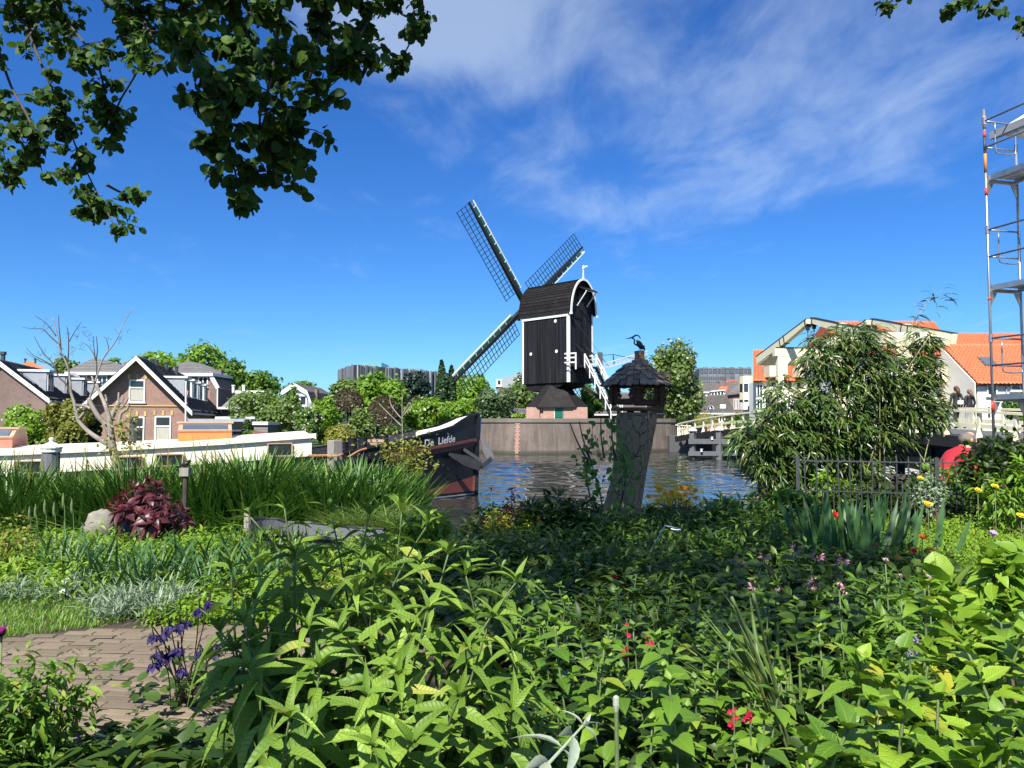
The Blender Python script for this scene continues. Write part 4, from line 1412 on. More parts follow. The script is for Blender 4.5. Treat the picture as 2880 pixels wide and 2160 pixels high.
def tiles(parent, o, ud, vd, width, length, mat, tw=.24, th=.32, name='roof_tiles'):
    """pantile relief on a roof plane: o lower left corner, ud along the eave, vd up the slope"""
    o, ud, vd = Vector(o), Vector(ud).normalized(), Vector(vd).normalized()
    nr = ud.cross(vd).normalized()
    if nr.z < 0:
        nr = -nr
    nu_, nv_ = max(2, round(width / tw)), max(2, round(length / th))
    su, sv = width / nu_, length / nv_
    prof = np.array([0, .25, .5, .75])
    hgt = np.array([.02, .06, .02, .0])
    us = (np.arange(nu_)[:, None] + prof[None, :]).ravel() * su
    hs = np.tile(hgt, nu_)
    us, hs = np.append(us, width), np.append(hs, .02)
    vsr, lift = [], []
    for k in range(nv_):
        vsr += [k * sv, (k + 1) * sv]
        lift += [.045, .0]
    vsr, lift = np.array(vsr), np.array(lift)
    U, Vv = np.meshgrid(us, vsr)
    H = hs[None, :] + lift[:, None] + .02
    jit = np.repeat(RNG.normal(0, .008, (nv_, len(us))), 2, axis=0)
    H = H + jit
    pts = np.array(o)[None, None, :] + U[..., None] * np.array(ud) + Vv[..., None] * np.array(vd) + H[..., None] * np.array(nr)
    m, n = U.shape
    idx = np.arange(m * n).reshape(m, n)
    F = np.stack([idx[:-1, :-1], idx[:-1, 1:], idx[1:, 1:], idx[1:, :-1]], -1).reshape(-1, 4)
    tint = RNG.random(m * n)
    me = fast_mesh(name, (pts.reshape(-1, 3) - np.array(org(parent))), F, mat, tint, False)
    return put(name, me, parent, kind='stuff')


def gable_house(name, label, c, ud, half, depth, ze_, zr_, z0, wall, roof, trim='white', over=.25, tile=(.24, .32), fo=.2):
    """ridge runs from c along the depth direction; ud points along the front, to the right"""
    ud = Vector((ud[0], ud[1], 0)).normalized()
    dd = Vector((-ud.y, ud.x, 0))
    c = Vector((c[0], c[1], 0))
    t = thing(name, label, 'house', xy(c, z0))
    pr = [c - ud * half + zu * z0, c + ud * half + zu * z0, c + ud * half + zu * ze_, c + zu * zr_, c - ud * half + zu * ze_]
    MB().prism(pr, dd * depth).build('wall', M[wall], t)
    for sg_ in (-1, 1):
        e = c + ud * sg_ * (half + over) + zu * (ze_ - over * (zr_ - ze_) / half)
        r = c + zu * (zr_ + .0)
        vd = r - e
        base = e - dd * (fo + .02)
        if sg_ < 0:
            base = base + dd * (depth + 2 * fo + .04)
        MB().prism([e - dd * fo + zu * .02, r - dd * fo + zu * .02, r - dd * fo + zu * .10, e - dd * fo + zu * .10], dd * (depth + 2 * fo)).build('roof', M[roof], t)
        tiles(t, base + zu * .11, dd if sg_ > 0 else -dd, vd, depth + 2 * fo + .04, vd.length, M[roof], *tile)
        MB().prism([e - dd * (fo + .06) - zu * .18, r - dd * (fo + .06) - zu * .18, r - dd * (fo + .06) + zu * .14, e - dd * (fo + .06) + zu * .14], dd * .05).build('barge_board', M[trim], t)
        MB().obox(c + ud * sg_ * (half + over + .02) + dd * depth / 2 + zu * (ze_ - over * (zr_ - ze_) / half - .02), ud * .06, dd * (depth / 2 + .2), zu * .07).build('gutter', M['zinc'], t)
    return t, c, ud, dd


# --- brick gable house
gc = (X(385, 50), 50)
gu = Vector((.963, .27, 0)).normalized()
z_e, z_r = 3.05, Z(1008, 50)
gh, c, ud, dd = gable_house('gable_house', 'brown brick gable house with white barge boards and tall sash windows', gc, gu, 3.2, 20, z_e, z_r, .9, 'house_brick', 'roof_dark', fo=.6)
nf = -dd


def on_front(px_, py_):
    return hit(px_, py_, c, nf)


for x0, x1, y0, y1, cr_, gl in ((362, 409, 1068, 1131, .64, 'dark_glass'), (362, 407, 1172, 1258, .66, 'dark_glass'), (434, 482, 1170, 1245, .62, 'dark_glass')):
    q0, q1 = on_front(x0, y1), on_front(x1, y0)
    ce = (q0 + q1) / 2
    w = window(gh, ce, ud, nf, abs((q1 - q0).dot(ud)), abs(q1.z - q0.z), cross=cr_, t=.09)
    wd_, hg_ = abs((q1 - q0).dot(ud)), abs(q1.z - q0.z)
    MB().obox(ce + nf * .012 - zu * hg_ * .17, ud * (wd_ / 2 - .12), nf * .012, zu * hg_ * .24).build('blind', M['curtain'] if x0 != 362 or y0 < 1100 else M['dark_glass'], w)
    for f in (-.46, 0, .46):
        MB().obox(ce + zu * (hg_ / 2 + .20) + ud * f * wd_ * 1.15 + nf * .02, ud * .07, nf * .02, zu * .16).build('keystone', M['yellow_brick'], gh)
q = on_front(430, 1141)
MB().obox(c + nf * .03 + zu * Z(1141, 50), ud * 3.1, nf * .03, zu * .035).build('string_course', M['yellow_brick'], gh)
# dormers on the right slope
sl = (c + ud * 3.2 + zu * z_e) - (c + zu * z_r)


def dormer(parent, base, fr, al, w, h, dep, cheek='zinc', glass='dark_glass'):
    """box dormer: base = middle of the sill, fr = outward horizontal, al = along the roof"""
    base, fr, al = Vector(base), Vector(fr), Vector(al)
    d = MB().prism([base - al * w / 2, base - al * w / 2 + zu * h, base - al * w / 2 + zu * (h + .1) - fr * dep, base - al * w / 2 - fr * dep], al * w).build('dormer', M[cheek], parent)
    MB().obox(base - fr * (dep / 2 - .08) + zu * (h + .09), al * (w / 2 + .08), fr * (dep / 2 + .1), zu * .07).build('dormer_roof', M['white'], d)
    window(d_parent(d), base + fr * .01 + zu * h * .52, al, fr, w * .92, h * .9, bars=2, sill=False)
    return d


def d_parent(o):
    return o.parent


for k, t_ in enumerate((3.6, 7.4, 11.2, 15.0)):
    base = c + dd * t_ + ud * 2.55 + zu * (z_e + (z_r - z_e) * (1 - 2.55 / 3.2) + .15)
    dormer(gh, base, ud, dd, 2.3, 1.35, 2.2, 'zinc' if k % 2 == 0 else 'plaster_white')
for k, (t_, o_, hh) in enumerate(((2.0, .1, .5), (5.0, .3, .7), (5.6, -.1, .6), (9.0, .35, .9), (9.5, .6, .8), (13, .5, 1.0))):
    q = c + dd * t_ + ud * o_ + zu * (z_r - abs(o_) * (z_r - z_e) / 3.2)
    MB().lathe(q - zu * .2, [(.14, 0), (.14, hh), (.18, hh + .02), (.18, hh + .12), (.0, hh + .14)], 8).build('chimney_pot', M['grey_pipe'], gh)

# --- dark roofed house with dormers at the left
lc = Vector((X(10, 48), 48, 0))
ld = Vector((-.3, .954, 0))
lu = Vector((.954, .3, 0))
lh, c2, ud2, dd2 = gable_house('dormer_house', 'brick house with long dark tiled roof and grey dormers at the left', (lc.x - .4, lc.y), lu, 2.7, 30, 3.75, 6.0, .9, 'dark_brick', 'roof_dark')
for t_ in (1.7, 6.4, 11.5, 17):
    base = c2 + dd2 * t_ + ud2 * 2.45 + zu * 4.15
    dormer(lh, base, ud2, dd2, 1.5, 1.3, 2.0)
MB().obox(c2 + ud2 * 1.5 + dd2 * .6 + zu * 4.95, dd2 * .3, (ud2 * 2.7 - zu * 2.25).normalized() * .5, zu * .08).build('roof_light', M['sky_glass'], lh)
MB().lathe(c2 + dd2 * .8 + zu * 5.9, [(.14, 0), (.14, .6), (.2, .62), (.2, .8)], 8).build('chimney_pot', M['grey_pipe'], lh)
MB().obox(c2 + ud2 * 2.0 - dd2 * 1.0 + zu * 2.35, ud2 * 1.2, dd2 * .9, zu * .05).build('awning', M['white'], lh)


# --- houses behind: hipped roofs
def hip_house(name, label, px0, px1, y_eave, apex, D_, dep, z0, wall, roof, wins, apex_back=.5):
    x0, x1 = X(px0, D_), X(px1, D_)
    zE, zA = Z(y_eave, D_), Z(apex[1], D_ + dep * .35)
    t = thing(name, label, 'house', ((x0 + x1) / 2, D_, z0))
    MB().box(x0, x1, D_, D_ + dep, z0, zE).build('wall', M[wall], t)
    ov = .35
    ax_ = X(apex[0], D_ + dep * .35)
    lo = [Vector((x0 - ov, D_ - ov, zE)), Vector((x1 + ov, D_ - ov, zE)), Vector((x1 + ov, D_ + dep + ov, zE)), Vector((x0 - ov, D_ + dep + ov, zE))]
    top = [Vector((ax_, D_ + dep * .35, zA)), Vector((ax_, D_ + dep * .65, zA))]
    MB().add(lo + top, [(0, 1, 4), (1, 2, 5, 4), (2, 3, 5), (3, 0, 4, 5), (3, 2, 1, 0)]).build('roof', M[roof], t)
    nrow = 9
    mb = MB()
    for k in range(nrow):
        f0, f1 = k / nrow, (k + 1) / nrow
        a0, b0 = lo[0].lerp(top[0], f0), lo[1].lerp(top[0], f0)
        a1, b1 = lo[0].lerp(top[0], f1), lo[1].lerp(top[0], f1)
        nn = (lo[1] - lo[0]).cross(top[0] - lo[0]).normalized()
        mb.add([a0 + nn * .10, b0 + nn * .10, b1 + nn * .04, a1 + nn * .04, a0, b0], [(0, 1, 2, 3), (4, 5, 1, 0)])
    tag(mb.build('tile_courses', M[roof], t), kind='stuff')
    MB().box(x0 - ov - .02, x1 + ov + .02, D_ - ov - .03, D_ - ov + .03, zE - .28, zE + .02).build('fascia', M['white'], t)
    for sx in (x0 - ov, x1 + ov):
        MB().box(sx - .03, sx + .03, D_ - ov + .04, D_ + dep + ov, zE - .26, zE + .02).build('fascia', M['white'], t)
    for wx0, wx1, wy0, wy1, bars in wins:
        q0, q1 = P(wx0, wy1, D_), P(wx1, wy0, D_)
        w = window(t, ((q0.x + q1.x) / 2, D_ - .005, (q0.z + q1.z) / 2), (1, 0, 0), (0, -1, 0), q1.x - q0.x, q1.z - q0.z, bars=bars, t=.11)
        for f in (-.42, 0, .42):
            MB().obox(((q0.x + q1.x) / 2 + f * (q1.x - q0.x) * 1.1, D_ - .03, q1.z + .25), (.09, 0, 0), (0, .03, 0), (0, 0, .17)).build('keystone', M['yellow_brick'], t)
    return t


h1 = hip_house('hipped_house', 'brick house with grey hipped roof behind the bare tree', 196, 330, 1047, (262, 1008), 75, 9, .9, 'house_brick', 'roof_grey', [(216, 246, 1055, 1088, 2), (273, 303, 1055, 1085, 2)])
MB().lathe((X(205, 74.6), 74.5, Z(1066, 74.6)), [(.0, 0), (.35, .06), (.6, .2)], 14, (.5, -.8, .3)).build('satellite_dish', M['zinc'], h1)
MB().box(X(345, 80), X(357, 80), 80, 80.6, 5, Z(1018, 80)).build('chimney', M['dark_brick'], h1)
h2 = hip_house('hipped_house', 'brick house with grey hipped roof right of the gable house', 470, 590, 1050, (525, 1015), 72, 9, .9, 'house_brick', 'roof_grey', [(557, 586, 1058, 1090, 2), (495, 530, 1060, 1085, 2)])
MB().box(X(611, 74), X(621, 74), 74, 74.5, 4, Z(1040, 74)).build('chimney', M['dark_brick'], h2)
# right wing with the sloping white verge
q = [P(590, 1050, 71.9), P(612, 1092, 71.9), P(612, 1185, 71.9), P(590, 1185, 71.9)]
MB().prism(q, (0, 9, 0)).build('wing', M['dark_brick'], h2)
MB().bar(P(588, 1047, 71.8), P(613, 1092, 71.8), .12, .35).build('verge', M['white'], h2)
MB().tube([P(612, 1094, 71.7), P(611, 1180, 71.7)], .07, 8).build('downpipe', M['white'], h2)
# red tiled roof far left
rt = thing('red_roof_house', 'far house showing only its red tiled roof above dark tiles', 'house', (X(92, 92), 92, .9))
MB().box(X(65, 92), X(120, 92), 92, 98, .9, Z(1050, 92)).build('wall', M['house_brick'], rt)
rdg0, rdg1 = P(72, 1016, 94), P(95, 1021, 97)
MB().add([P(50, 1052, 91.5), P(135, 1052, 91.5), P(90, 1016, 94.5), P(74, 1016, 94.5), P(50, 1050, 99), P(135, 1050, 99)], [(0, 1, 2, 3), (1, 5, 2), (0, 3, 4), (3, 2, 5, 4)]).build('roof', M['roof_orange'], rt)
tiles(rt, P(56, 1050, 91.4), (1, 0, 0), P(75, 1016, 94.4) - P(56, 1050, 91.4), 2.6, 2.0, M['roof_orange'])
for px_ in (71, 99):
    MB().lathe(P(px_, 1022, 95), [(.12, 0), (.12, .5), (.2, .52), (.2, .6)], 8).build('chimney_pot', M['grey_pipe'], rt)

# --- low mansard house
D_ = 64
t = thing('mansard_house', 'low house with grey mansard roof and white gutter behind shrubs', 'house', (X(680, D_), D_, .9))
MB().box(X(622, D_), X(752, D_), D_, D_ + 7, .9, Z(1148, D_)).build('wall', M['dark_brick'], t)
lo = [P(618, 1148, D_ - .3), P(756, 1148, D_ - .3), P(748, 1105, D_ + 1.6), P(668, 1103, D_ + 1.6), P(618, 1148, D_ + 8), P(756, 1148, D_ + 8)]
MB().add(lo, [(0, 1, 2, 3), (0, 3, 4), (1, 5, 2), (3, 2, 5, 4)]).build('roof', M['roof_grey'], t)
tiles(t, lo[0] + Vector((1.2, 0, .03)), (1, 0, 0), lo[3] - lo[0] - Vector((1.25, 0, 0)), 2.6, (lo[3] - lo[0]).length * .82, M['roof_grey'])
MB().box(X(616, D_), X(757, D_), D_ - .5, D_ - .3, Z(1151, D_), Z(1145, D_)).build('gutter', M['white'], t)
MB().obox(P(708, 1103, D_ + 1.7), (1.3, 0, 0), (0, .4, 0), (0, 0, .12)).build('roof_edge', M['white'], t)
window(t, P(688, 1131, D_ + .2), (1, 0, 0), (0, -1, 0), .75, .75, bars=1, t=.12)
MB().obox(P(654, 1135, D_ + .25), (.26, 0, 0), (0, .12, .02), (0, .1, .27)).build('roof_light', M['sky_glass'], t)
for px_ in (685, 656):
    MB().lathe(P(px_, 1104, D_ + 2), [(.12, 0), (.12, .55), (.17, .57), (.17, .65)], 8).build('chimney_pot', M['white'], t)

# --- gambrel gable house
D_ = 61
t = thing('gambrel_house', 'grey gambrel gable house with white trim behind the shrubbery', 'house', (X(835, D_), D_, .9))
gp = [P(790, 1185, D_), P(880, 1185, D_), P(880, 1145, D_), P(866, 1108, D_), P(829, 1086, D_), P(795, 1108, D_), P(788, 1145, D_)]
MB().prism(gp, (0, 8, 0)).build('wall', M['zinc'], t)
for a, b in ((2, 3), (3, 4), (4, 5), (5, 6)):
    MB().prism([gp[a] - Vector((0, .25, 0)), gp[b] - Vector((0, .25, 0)), gp[b] + Vector((0, -.25, .22)), gp[a] + Vector((0, -.25, .22))], (0, 8.5, 0)).build('roof', M['roof_dark'], t)
    MB().prism([gp[a] - Vector((0, .32, .12)), gp[b] - Vector((0, .32, .12)), gp[b] + Vector((0, -.32, .26)), gp[a] + Vector((0, -.32, .26))], (0, .06, 0)).build('barge_board', M['white'], t)
for px_ in (810, 832, 853):
    window(t, P(px_, 1127, D_ - .02), (1, 0, 0), (0, -1, 0), .6, .85, t=.1)
MB().obox(P(831, 1111, D_ - .1), (.95, 0, 0), (0, .08, 0), (0, 0, .1)).build('cornice', M['white'], t)
MB().box(X(884, 63), X(892, 63), 63, 63.5, 3, Z(1095, 63)).build('chimney', M['dark_brick'], t)

# --- garden buildings on the left bank: flat roofs and a shed
t = thing('garden_room', 'flat roofed white garden room behind the orange skylight', 'garden building', (X(620, 45), 45, .9))
MB().box(X(545, 45), X(712, 45), 45, 48, .9, Z(1188, 45)).build('wall', M['dark_glass'], t)
MB().box(X(538, 45), X(712, 45), 44.6, 48.4, Z(1186, 45), Z(1178, 45)).build('roof', M['zinc'], t)
MB().box(X(600, 45.2), X(712, 45.2), 45.5, 48.4, Z(1178, 45) + .003, Z(1172, 45)).build('roof_edge', M['white'], t)
for px_ in (565, 600, 640, 688):
    MB().box(X(px_, 45), X(px_ + 5, 45), 44.9, 44.97, .9, Z(1187, 45)).build('post', M['white'], t)
t = thing('garden_shed', 'grey horizontal boarded shed with a white top board', 'shed', (X(735, 43), 43, .9))
MB().box(X(712, 43), X(754, 43), 43.05, 45, .9, Z(1187, 43)).build('wall', M['grey_wood'], t)
for k in range(9):
    z0 = .95 + k * .14
    MB().box(X(712, 43), X(754, 43), 43.0, 43.04, z0, z0 + .125).build('board', M['old_wood'], t)
MB().box(X(710, 43), X(756, 43), 42.9, 45.1, Z(1195, 43), Z(1186, 43)).build('fascia', M['white'], t)
t = thing('tool_box', 'dark green garden store behind the skylight', 'shed', (X(668, 36), 36, .9))
MB().box(X(655, 36), X(680, 36), 36, 37, .9, Z(1212, 36)).build('wall', M['black_rubber'], t)
MB().obox((X(667, 36), 36.5, Z(1211, 36)), (.25, 0, 0), (0, .6, 0), (0, 0, .04)).build('lid', M['facade_dark'], t)
# red fan shaped fence
t = thing('red_fence', 'low rusty red slatted fence fanning down behind the barge cabin', 'fence', (X(760, 34), 34, .7))
for k in range(19):
    f = k / 18
    q0 = P(722 + 66 * f, 1256, 34 - f)
    q1 = P(722 + 66 * f - 14 + 22 * f, 1212 + 24 * f * f, 34 - f)
    MB().bar(q0, q1, .075, .03, up=(0, 1, 0)).build('slat', M['hull_red'], t)
MB().bar(P(722, 1230, 34.1), P(792, 1244, 33.1), .05, .05).build('rail', M['hull_red'], t)

# --- modern slatted building
D_ = 220
t = thing('slatted_building', 'modern dark grey block clad in vertical slats with teal roof boxes', 'building', (X(1100, D_), D_, 1))
x0, x1, x2 = X(952, D_ + 25), X(996, D_), X(1300, D_ + 60)
zt = Z(1026, D_)
pl = [Vector((X(952, 245), 245, 1)), Vector((X(996, 220), 220, 1)), Vector((X(1290, 262), 262, 1)), Vector((X(1240, 300), 300, 1))]
MB().prism(pl, zu * (zt - 1)).build('core', M['facade_dark'], t)
for i0, i1, n in ((0, 1, 16), (1, 2, 58)):
    d = pl[i1] - pl[i0]
    nrm = Vector((d.y, -d.x, 0)).normalized()
    w = d.length / n
    for m_, sel in (('slat_grey', 0), ('slat_light', 1)):
        me = MB().obox((0, 0, .5), (w * .33, 0, 0), (0, .25, 0), (0, 0, .5)).mesh('slat', M[m_])
        for k in range(n):
            if (random.random() < (.32 if i0 else .1)) == bool(sel):
                q = pl[i0] + d * ((k + .5) / n) + nrm * random.choice((.15, .3, .45))
                z0 = random.choice((4, 6, 8)) if i0 == 0 else 1
                piece('slat', me, t, frame(Vector((q.x, q.y, z0)), d.normalized(), nrm, zu * (zt - z0 + random.uniform(-.2, .25))))
for a, b, y0, Dr in ((1013, 1072, 1019, 232), (1141, 1182, 1036, 245), (1195, 1240, 1044, 255)):
    MB().box(X(a, Dr), X(b, Dr), Dr, Dr + 14, zt - .5, Z(y0, Dr)).build('roof_box', M['teal_glass'], t)
MB().box(X(952, 246), X(966, 246), 245, 246, 1, Z(1090, 246)).build('glass_corner', M['teal_glass'], t)

# --- zinc mansard roof left of the mill body
D_ = 108
t = thing('zinc_roof_building', 'building with pale zinc mansard roof just left of the mill', 'building', (X(1440, D_), D_, 1))
MB().box(X(1398, D_), X(1500, D_), D_, D_ + 12, 1, Z(1090, D_)).build('wall', M['dark_brick'], t)
MB().prism([P(1394, 1090, D_), P(1405, 1068, D_), P(1462, 1047, D_), P(1500, 1060, D_), P(1500, 1090, D_)], (0, 12, 0)).build('roof', M['zinc'], t)
for px_ in (1404, 1458):
    window(t, P(px_, 1076, D_ - .05), (1, 0, 0), (0, -1, 0), .8, 1.0, t=.2)
t = thing('round_tower', 'round dark grey tower top far behind the poplars', 'building', (X(1290, 280), 280, 1))
MB().lathe((X(1290, 280), 280, 1), [(2.2, 0), (2.2, Z(1062, 280) - 1), (2.6, Z(1061, 280) - 1), (2.6, Z(1056, 280) - 1)], 20).build('drum', M['facade_dark'], t)
cr_me = MB().box(-.12, .12, -.12, .12, 0, 1.1).mesh('crenel', M['facade_dark'])
for k in range(14):
    an_ = 2 * math.pi * k / 14
    piece('crenel', cr_me, t, Matrix.Translation((X(1290, 280) + 2.4 * math.cos(an_), 280 + 2.4 * math.sin(an_), Z(1056, 280))))


# --- low tiled houses right of the mill
def low_house(name, label, px0, px1, y_r, y_e, y0, D_, wall, roof, rise=2.2, wins=(), trim=True):
    z0 = 1.1
    t = thing(name, label, 'house', (X((px0 + px1) / 2, D_), D_, z0))
    zE, zR = Z(y_e, D_), Z(y_r, D_ + rise)
    MB().box(X(px0, D_), X(px1, D_), D_, D_ + 2 * rise, z0, zE).build('wall', M[wall], t)
    A, B = Vector((X(px0 - 3, D_), D_ - .25, zE)), Vector((X(px1 + 3, D_), D_ - .25, zE))
    Rr = Vector((0, D_ + rise, zR))
    MB().prism([(A.x, A.y, A.z), (A.x, Rr.y, Rr.z), (A.x, D_ + 2 * rise + .25, zE)], (B.x - A.x, 0, 0)).build('roof', M[roof], t)
    up = Vector((0, rise + .25, zR - zE))
    tiles(t, A + Vector((0, -.02, .02)), (1, 0, 0), up, B.x - A.x, up.length, M[roof])
    if trim:
        MB().box(A.x, B.x, D_ - .36, D_ - .26, zE - .12, zE + .03).build('gutter', M['white'], t)
    for wx, wy, ww, wh, bars in wins:
        window(t, P(wx, wy, D_ - .02), (1, 0, 0), (0, -1, 0), ww, wh, bars=bars, t=.08)
    return t


low_house('tiled_shed', 'low grey tiled roof behind the mill stairs', 1665, 1815, 1105, 1165, 1180, 74, 'dark_brick', 'roof_grey', 2.0)
low_house('tiled_house', 'long low house with brown tiled roof behind chestnut tree', 1842, 2060, 1112, 1162, 1190, 73, 'mill_brick', 'roof_dark', 2.4, [(1938, 1177, .75, .75, 4), (1912, 1177, .4, .7, 2), (2030, 1175, .6, .8, 2)])
low_house('tiled_shed', 'small grey tiled roof left of the mill base', 1430, 1478, 1150, 1168, 1180, 72, 'dark_brick', 'roof_grey', 1.2)

# --- dark grey apartment block
D_ = 200
t = thing('apartment_block', 'dark grey flat roofed apartment block in the distance', 'building', (X(2040, D_), D_, 1))
x0, x1 = X(1968, D_), X(2117, D_)
MB().box(x0, x1, D_ + .6, D_ + 14, 1, Z(1036, D_)).build('core', M['facade_dark'], t)
n = 12
for k in range(n):
    xa, xb = x0 + (x1 - x0) * k / n, x0 + (x1 - x0) * (k + 1) / n
    dd_ = (.0, .35)[k % 2] if k < 6 else (.0, .5)[k % 2]
    MB().box(xa, xb - .04, D_ + dd_, D_ + .62, Z(1100, D_), Z(1034 - (2 if k % 2 else 0), D_)).build('panel', M['slat_grey'], t)
    for y0, y1, n2 in ((1037, 1050, 1), (1059, 1068, 2), (1073, 1082, 2)):
        if k >= 6 and y0 > 1040 and k % 2 == 0:
            continue
        for j in range(n2):
            wx = (xb - xa) * (.72 if n2 == 1 else .28)
            cx = xa + (xb - xa) * (.5 if n2 == 1 else (.28 + .44 * j))
            window(t, (cx, D_ + dd_ - .02, (Z(y0, D_) + Z(y1, D_)) / 2), (1, 0, 0), (0, -1, 0), wx, Z(y0, D_) - Z(y1, D_), 'facade_dark', glass='sky_glass' if j == 0 else 'dark_glass', sill=False, t=.15)

# --- orange roofed house and neighbours, middle right
D_ = 88
t = thing('swept_roof_house', 'dark brick house with sweeping orange roof and long white dormer', 'house', (X(2030, D_), D_, 1.1))
prf = [P(1988, 1133, D_), P(2026, 1130, D_), P(2045, 1106, D_), P(2070, 1066, D_), P(2030, 1095, D_)]
MB().prism([P(1990, 1190, D_ + .3), P(2076, 1190, D_ + .3), P(2076, 1074, D_ + .3), P(2068, 1070, D_ + .3), P(2028, 1128, D_ + .3), P(1990, 1134, D_ + .3)], (0, 8, 0)).build('wall', M['dark_brick'], t)
e0, e1 = P(1984, 1138, D_ - .5), P(2022, 1136, D_ - .5)
MB().add([P(1982, 1140, D_ - .5), P(2024, 1137, D_ - .5), P(2076, 1066, D_ + 1.5), P(2048, 1068, D_ + 6), P(2010, 1105, D_ + 3)], [(0, 1, 2, 3, 4)]).build('roof', M['roof_orange'], t)
tiles(t, P(1986, 1138, D_ - .6), P(2024, 1136, D_ - .6) - P(1986, 1138, D_ - .6), P(2062, 1068, D_ + 3) - P(2005, 1138, D_ - .6), 1.7, 4.0, M['roof_orange'])
for k in range(4):
    window(t, P(2004 + 9 * k, 1110 - 1.6 * k, D_ - .9), (1, 0, 0), (0, -1, 0), .36, .55, t=.06, sill=False)
MB().obox(P(2017, 1099, D_ - .8), (.85, 0, .08), (0, .3, 0), (0, 0, .05)).build('dormer_roof', M['white'], t)
MB().obox(P(2017, 1108, D_ - .55), (.85, 0, .06), (0, .28, 0), (0, 0, .32)).build('dormer_wall', M['plaster_white'], t)
MB().obox(P(2013, 1135, D_ - .6), (.8, 0, .02), (0, .2, 0), (0, 0, .09)).build('canopy', M['white'], t)
MB().obox(P(2014, 1160, D_ - .02), (.28, 0, 0), (0, .05, 0), (0, 0, .85)).build('door', M['cloth_red'], t)
D_ = 80
t = thing('slate_roof_house', 'brown brick house with steep slate roof left of cream bay', 'house', (X(2068, D_), D_, 1.1))
MB().box(X(2045, D_), X(2090, D_), D_, D_ + 7, 1.1, Z(1108, D_)).build('wall', M['dark_brick'], t)
rf = [P(2043, 1112, D_ - .3), P(2092, 1106, D_ - .3), P(2092, 1072, D_ + 1.6), P(2060, 1082, D_ + 1.6)]
MB().add(rf + [P(2043, 1110, D_ + 7), P(2092, 1106, D_ + 7)], [(0, 1, 2, 3), (0, 3, 4), (3, 2, 5, 4), (1, 5, 2)]).build('roof', M['roof_grey'], t)
for k in range(8):
    f = (k + .5) / 8
    MB().bar(rf[0].lerp(rf[3], f) - Vector((0, .03, 0)), rf[1].lerp(rf[2], f) - Vector((0, .03, 0)), .05, .05).build('slate_course', M['roof_dark'], t)
for px_ in (2066, 2073, 2080):
    window(t, P(px_, 1137, D_ - .02), (1, 0, 0), (0, -1, 0), .2, 1.1, t=.05, sill=False)
D_ = 96
t = thing('dark_roof_house', 'house with broad dark roof below the grey apartment block', 'house', (X(2000, D_), D_, 1.1))
MB().box(X(1968, D_), X(2045, D_), D_, D_ + 8, 1.1, Z(1103, D_)).build('wall', M['dark_brick'], t)
MB().add([P(1964, 1104, D_ - .4), P(2050, 1104, D_ - .4), P(2040, 1076, D_ + 3), P(1972, 1077, D_ + 3), P(1964, 1104, D_ + 8), P(2050, 1104, D_ + 8)], [(0, 1, 2, 3), (0, 3, 4), (1, 5, 2), (3, 2, 5, 4)]).build('roof', M['roof_dark'], t)
MB().box(X(1964, D_), X(2000, D_), D_ - .5, D_ - .3, Z(1106, D_), Z(1102, D_)).build('gutter', M['white'], t)
MB().box(X(2037, D_), X(2050, D_), D_ + 2, D_ + 3, 5, Z(1070, D_)).build('chimney', M['dark_brick'], t)

# --- cream apartment houses with orange roofs behind the bridge
D_ = 62
t = thing('bay_building', 'cream building with rounded bay windows and arched porch', 'building', (X(2106, D_), D_, 1.15))
bx0, bx1 = X(2088, D_), X(2128, D_)
zt = Z(1057, D_)
MB().box(bx0 + .5, bx1 + 1.2, D_ + .7, D_ + 1.6, 1.15, zt).build('wall', M['plaster'], t)
bp_ = [Vector((bx0, D_ + .7, 0)), Vector((bx0 + .12, D_ + .1, 0)), Vector((bx0 + .5, D_ - .1, 0)), Vector((bx1 - .45, D_ - .1, 0)), Vector((bx1, D_ + .2, 0)), Vector((bx1, D_ + .7, 0))]
for y0, y1, m_ in ((1152, 1131, 'plaster'), (1124, 1103, 'cream'), (1079, 1057, 'cream')):
    MB().prism([q + zu * Z(y0, D_) for q in bp_], zu * (Z(y1, D_) - Z(y0, D_))).build('bay_band', M[m_], t)
for y0, y1 in ((1131, 1124), (1103, 1079)):
    MB().prism([q + Vector((.04, .06, 0)) + zu * Z(y0, D_) for q in bp_], zu * (Z(y1, D_) - Z(y0, D_))).build('bay_glazing', M['dark_glass'], t)
    for q in bp_[1:5] + [(bp_[2] + bp_[3]) / 2]:
        MB().box(q.x - .04, q.x + .04, q.y - .03, q.y + .05, Z(y0, D_), Z(y1, D_)).build('mullion', M['white'], t)
mb = MB()
ac = P(2112, 1147, D_ - .12)
mb.prism([ac + Vector((-.26, 0, -.5))] + [ac + Vector((.26 * -math.cos(k * math.pi / 8), 0, .26 * math.sin(k * math.pi / 8))) for k in range(9)] + [ac + Vector((.26, 0, -.5))], (0, .02, 0))
mb.build('porch_shade_panel', M['dark_glass'], t)  # flat dark arch standing in for the shade inside the porch

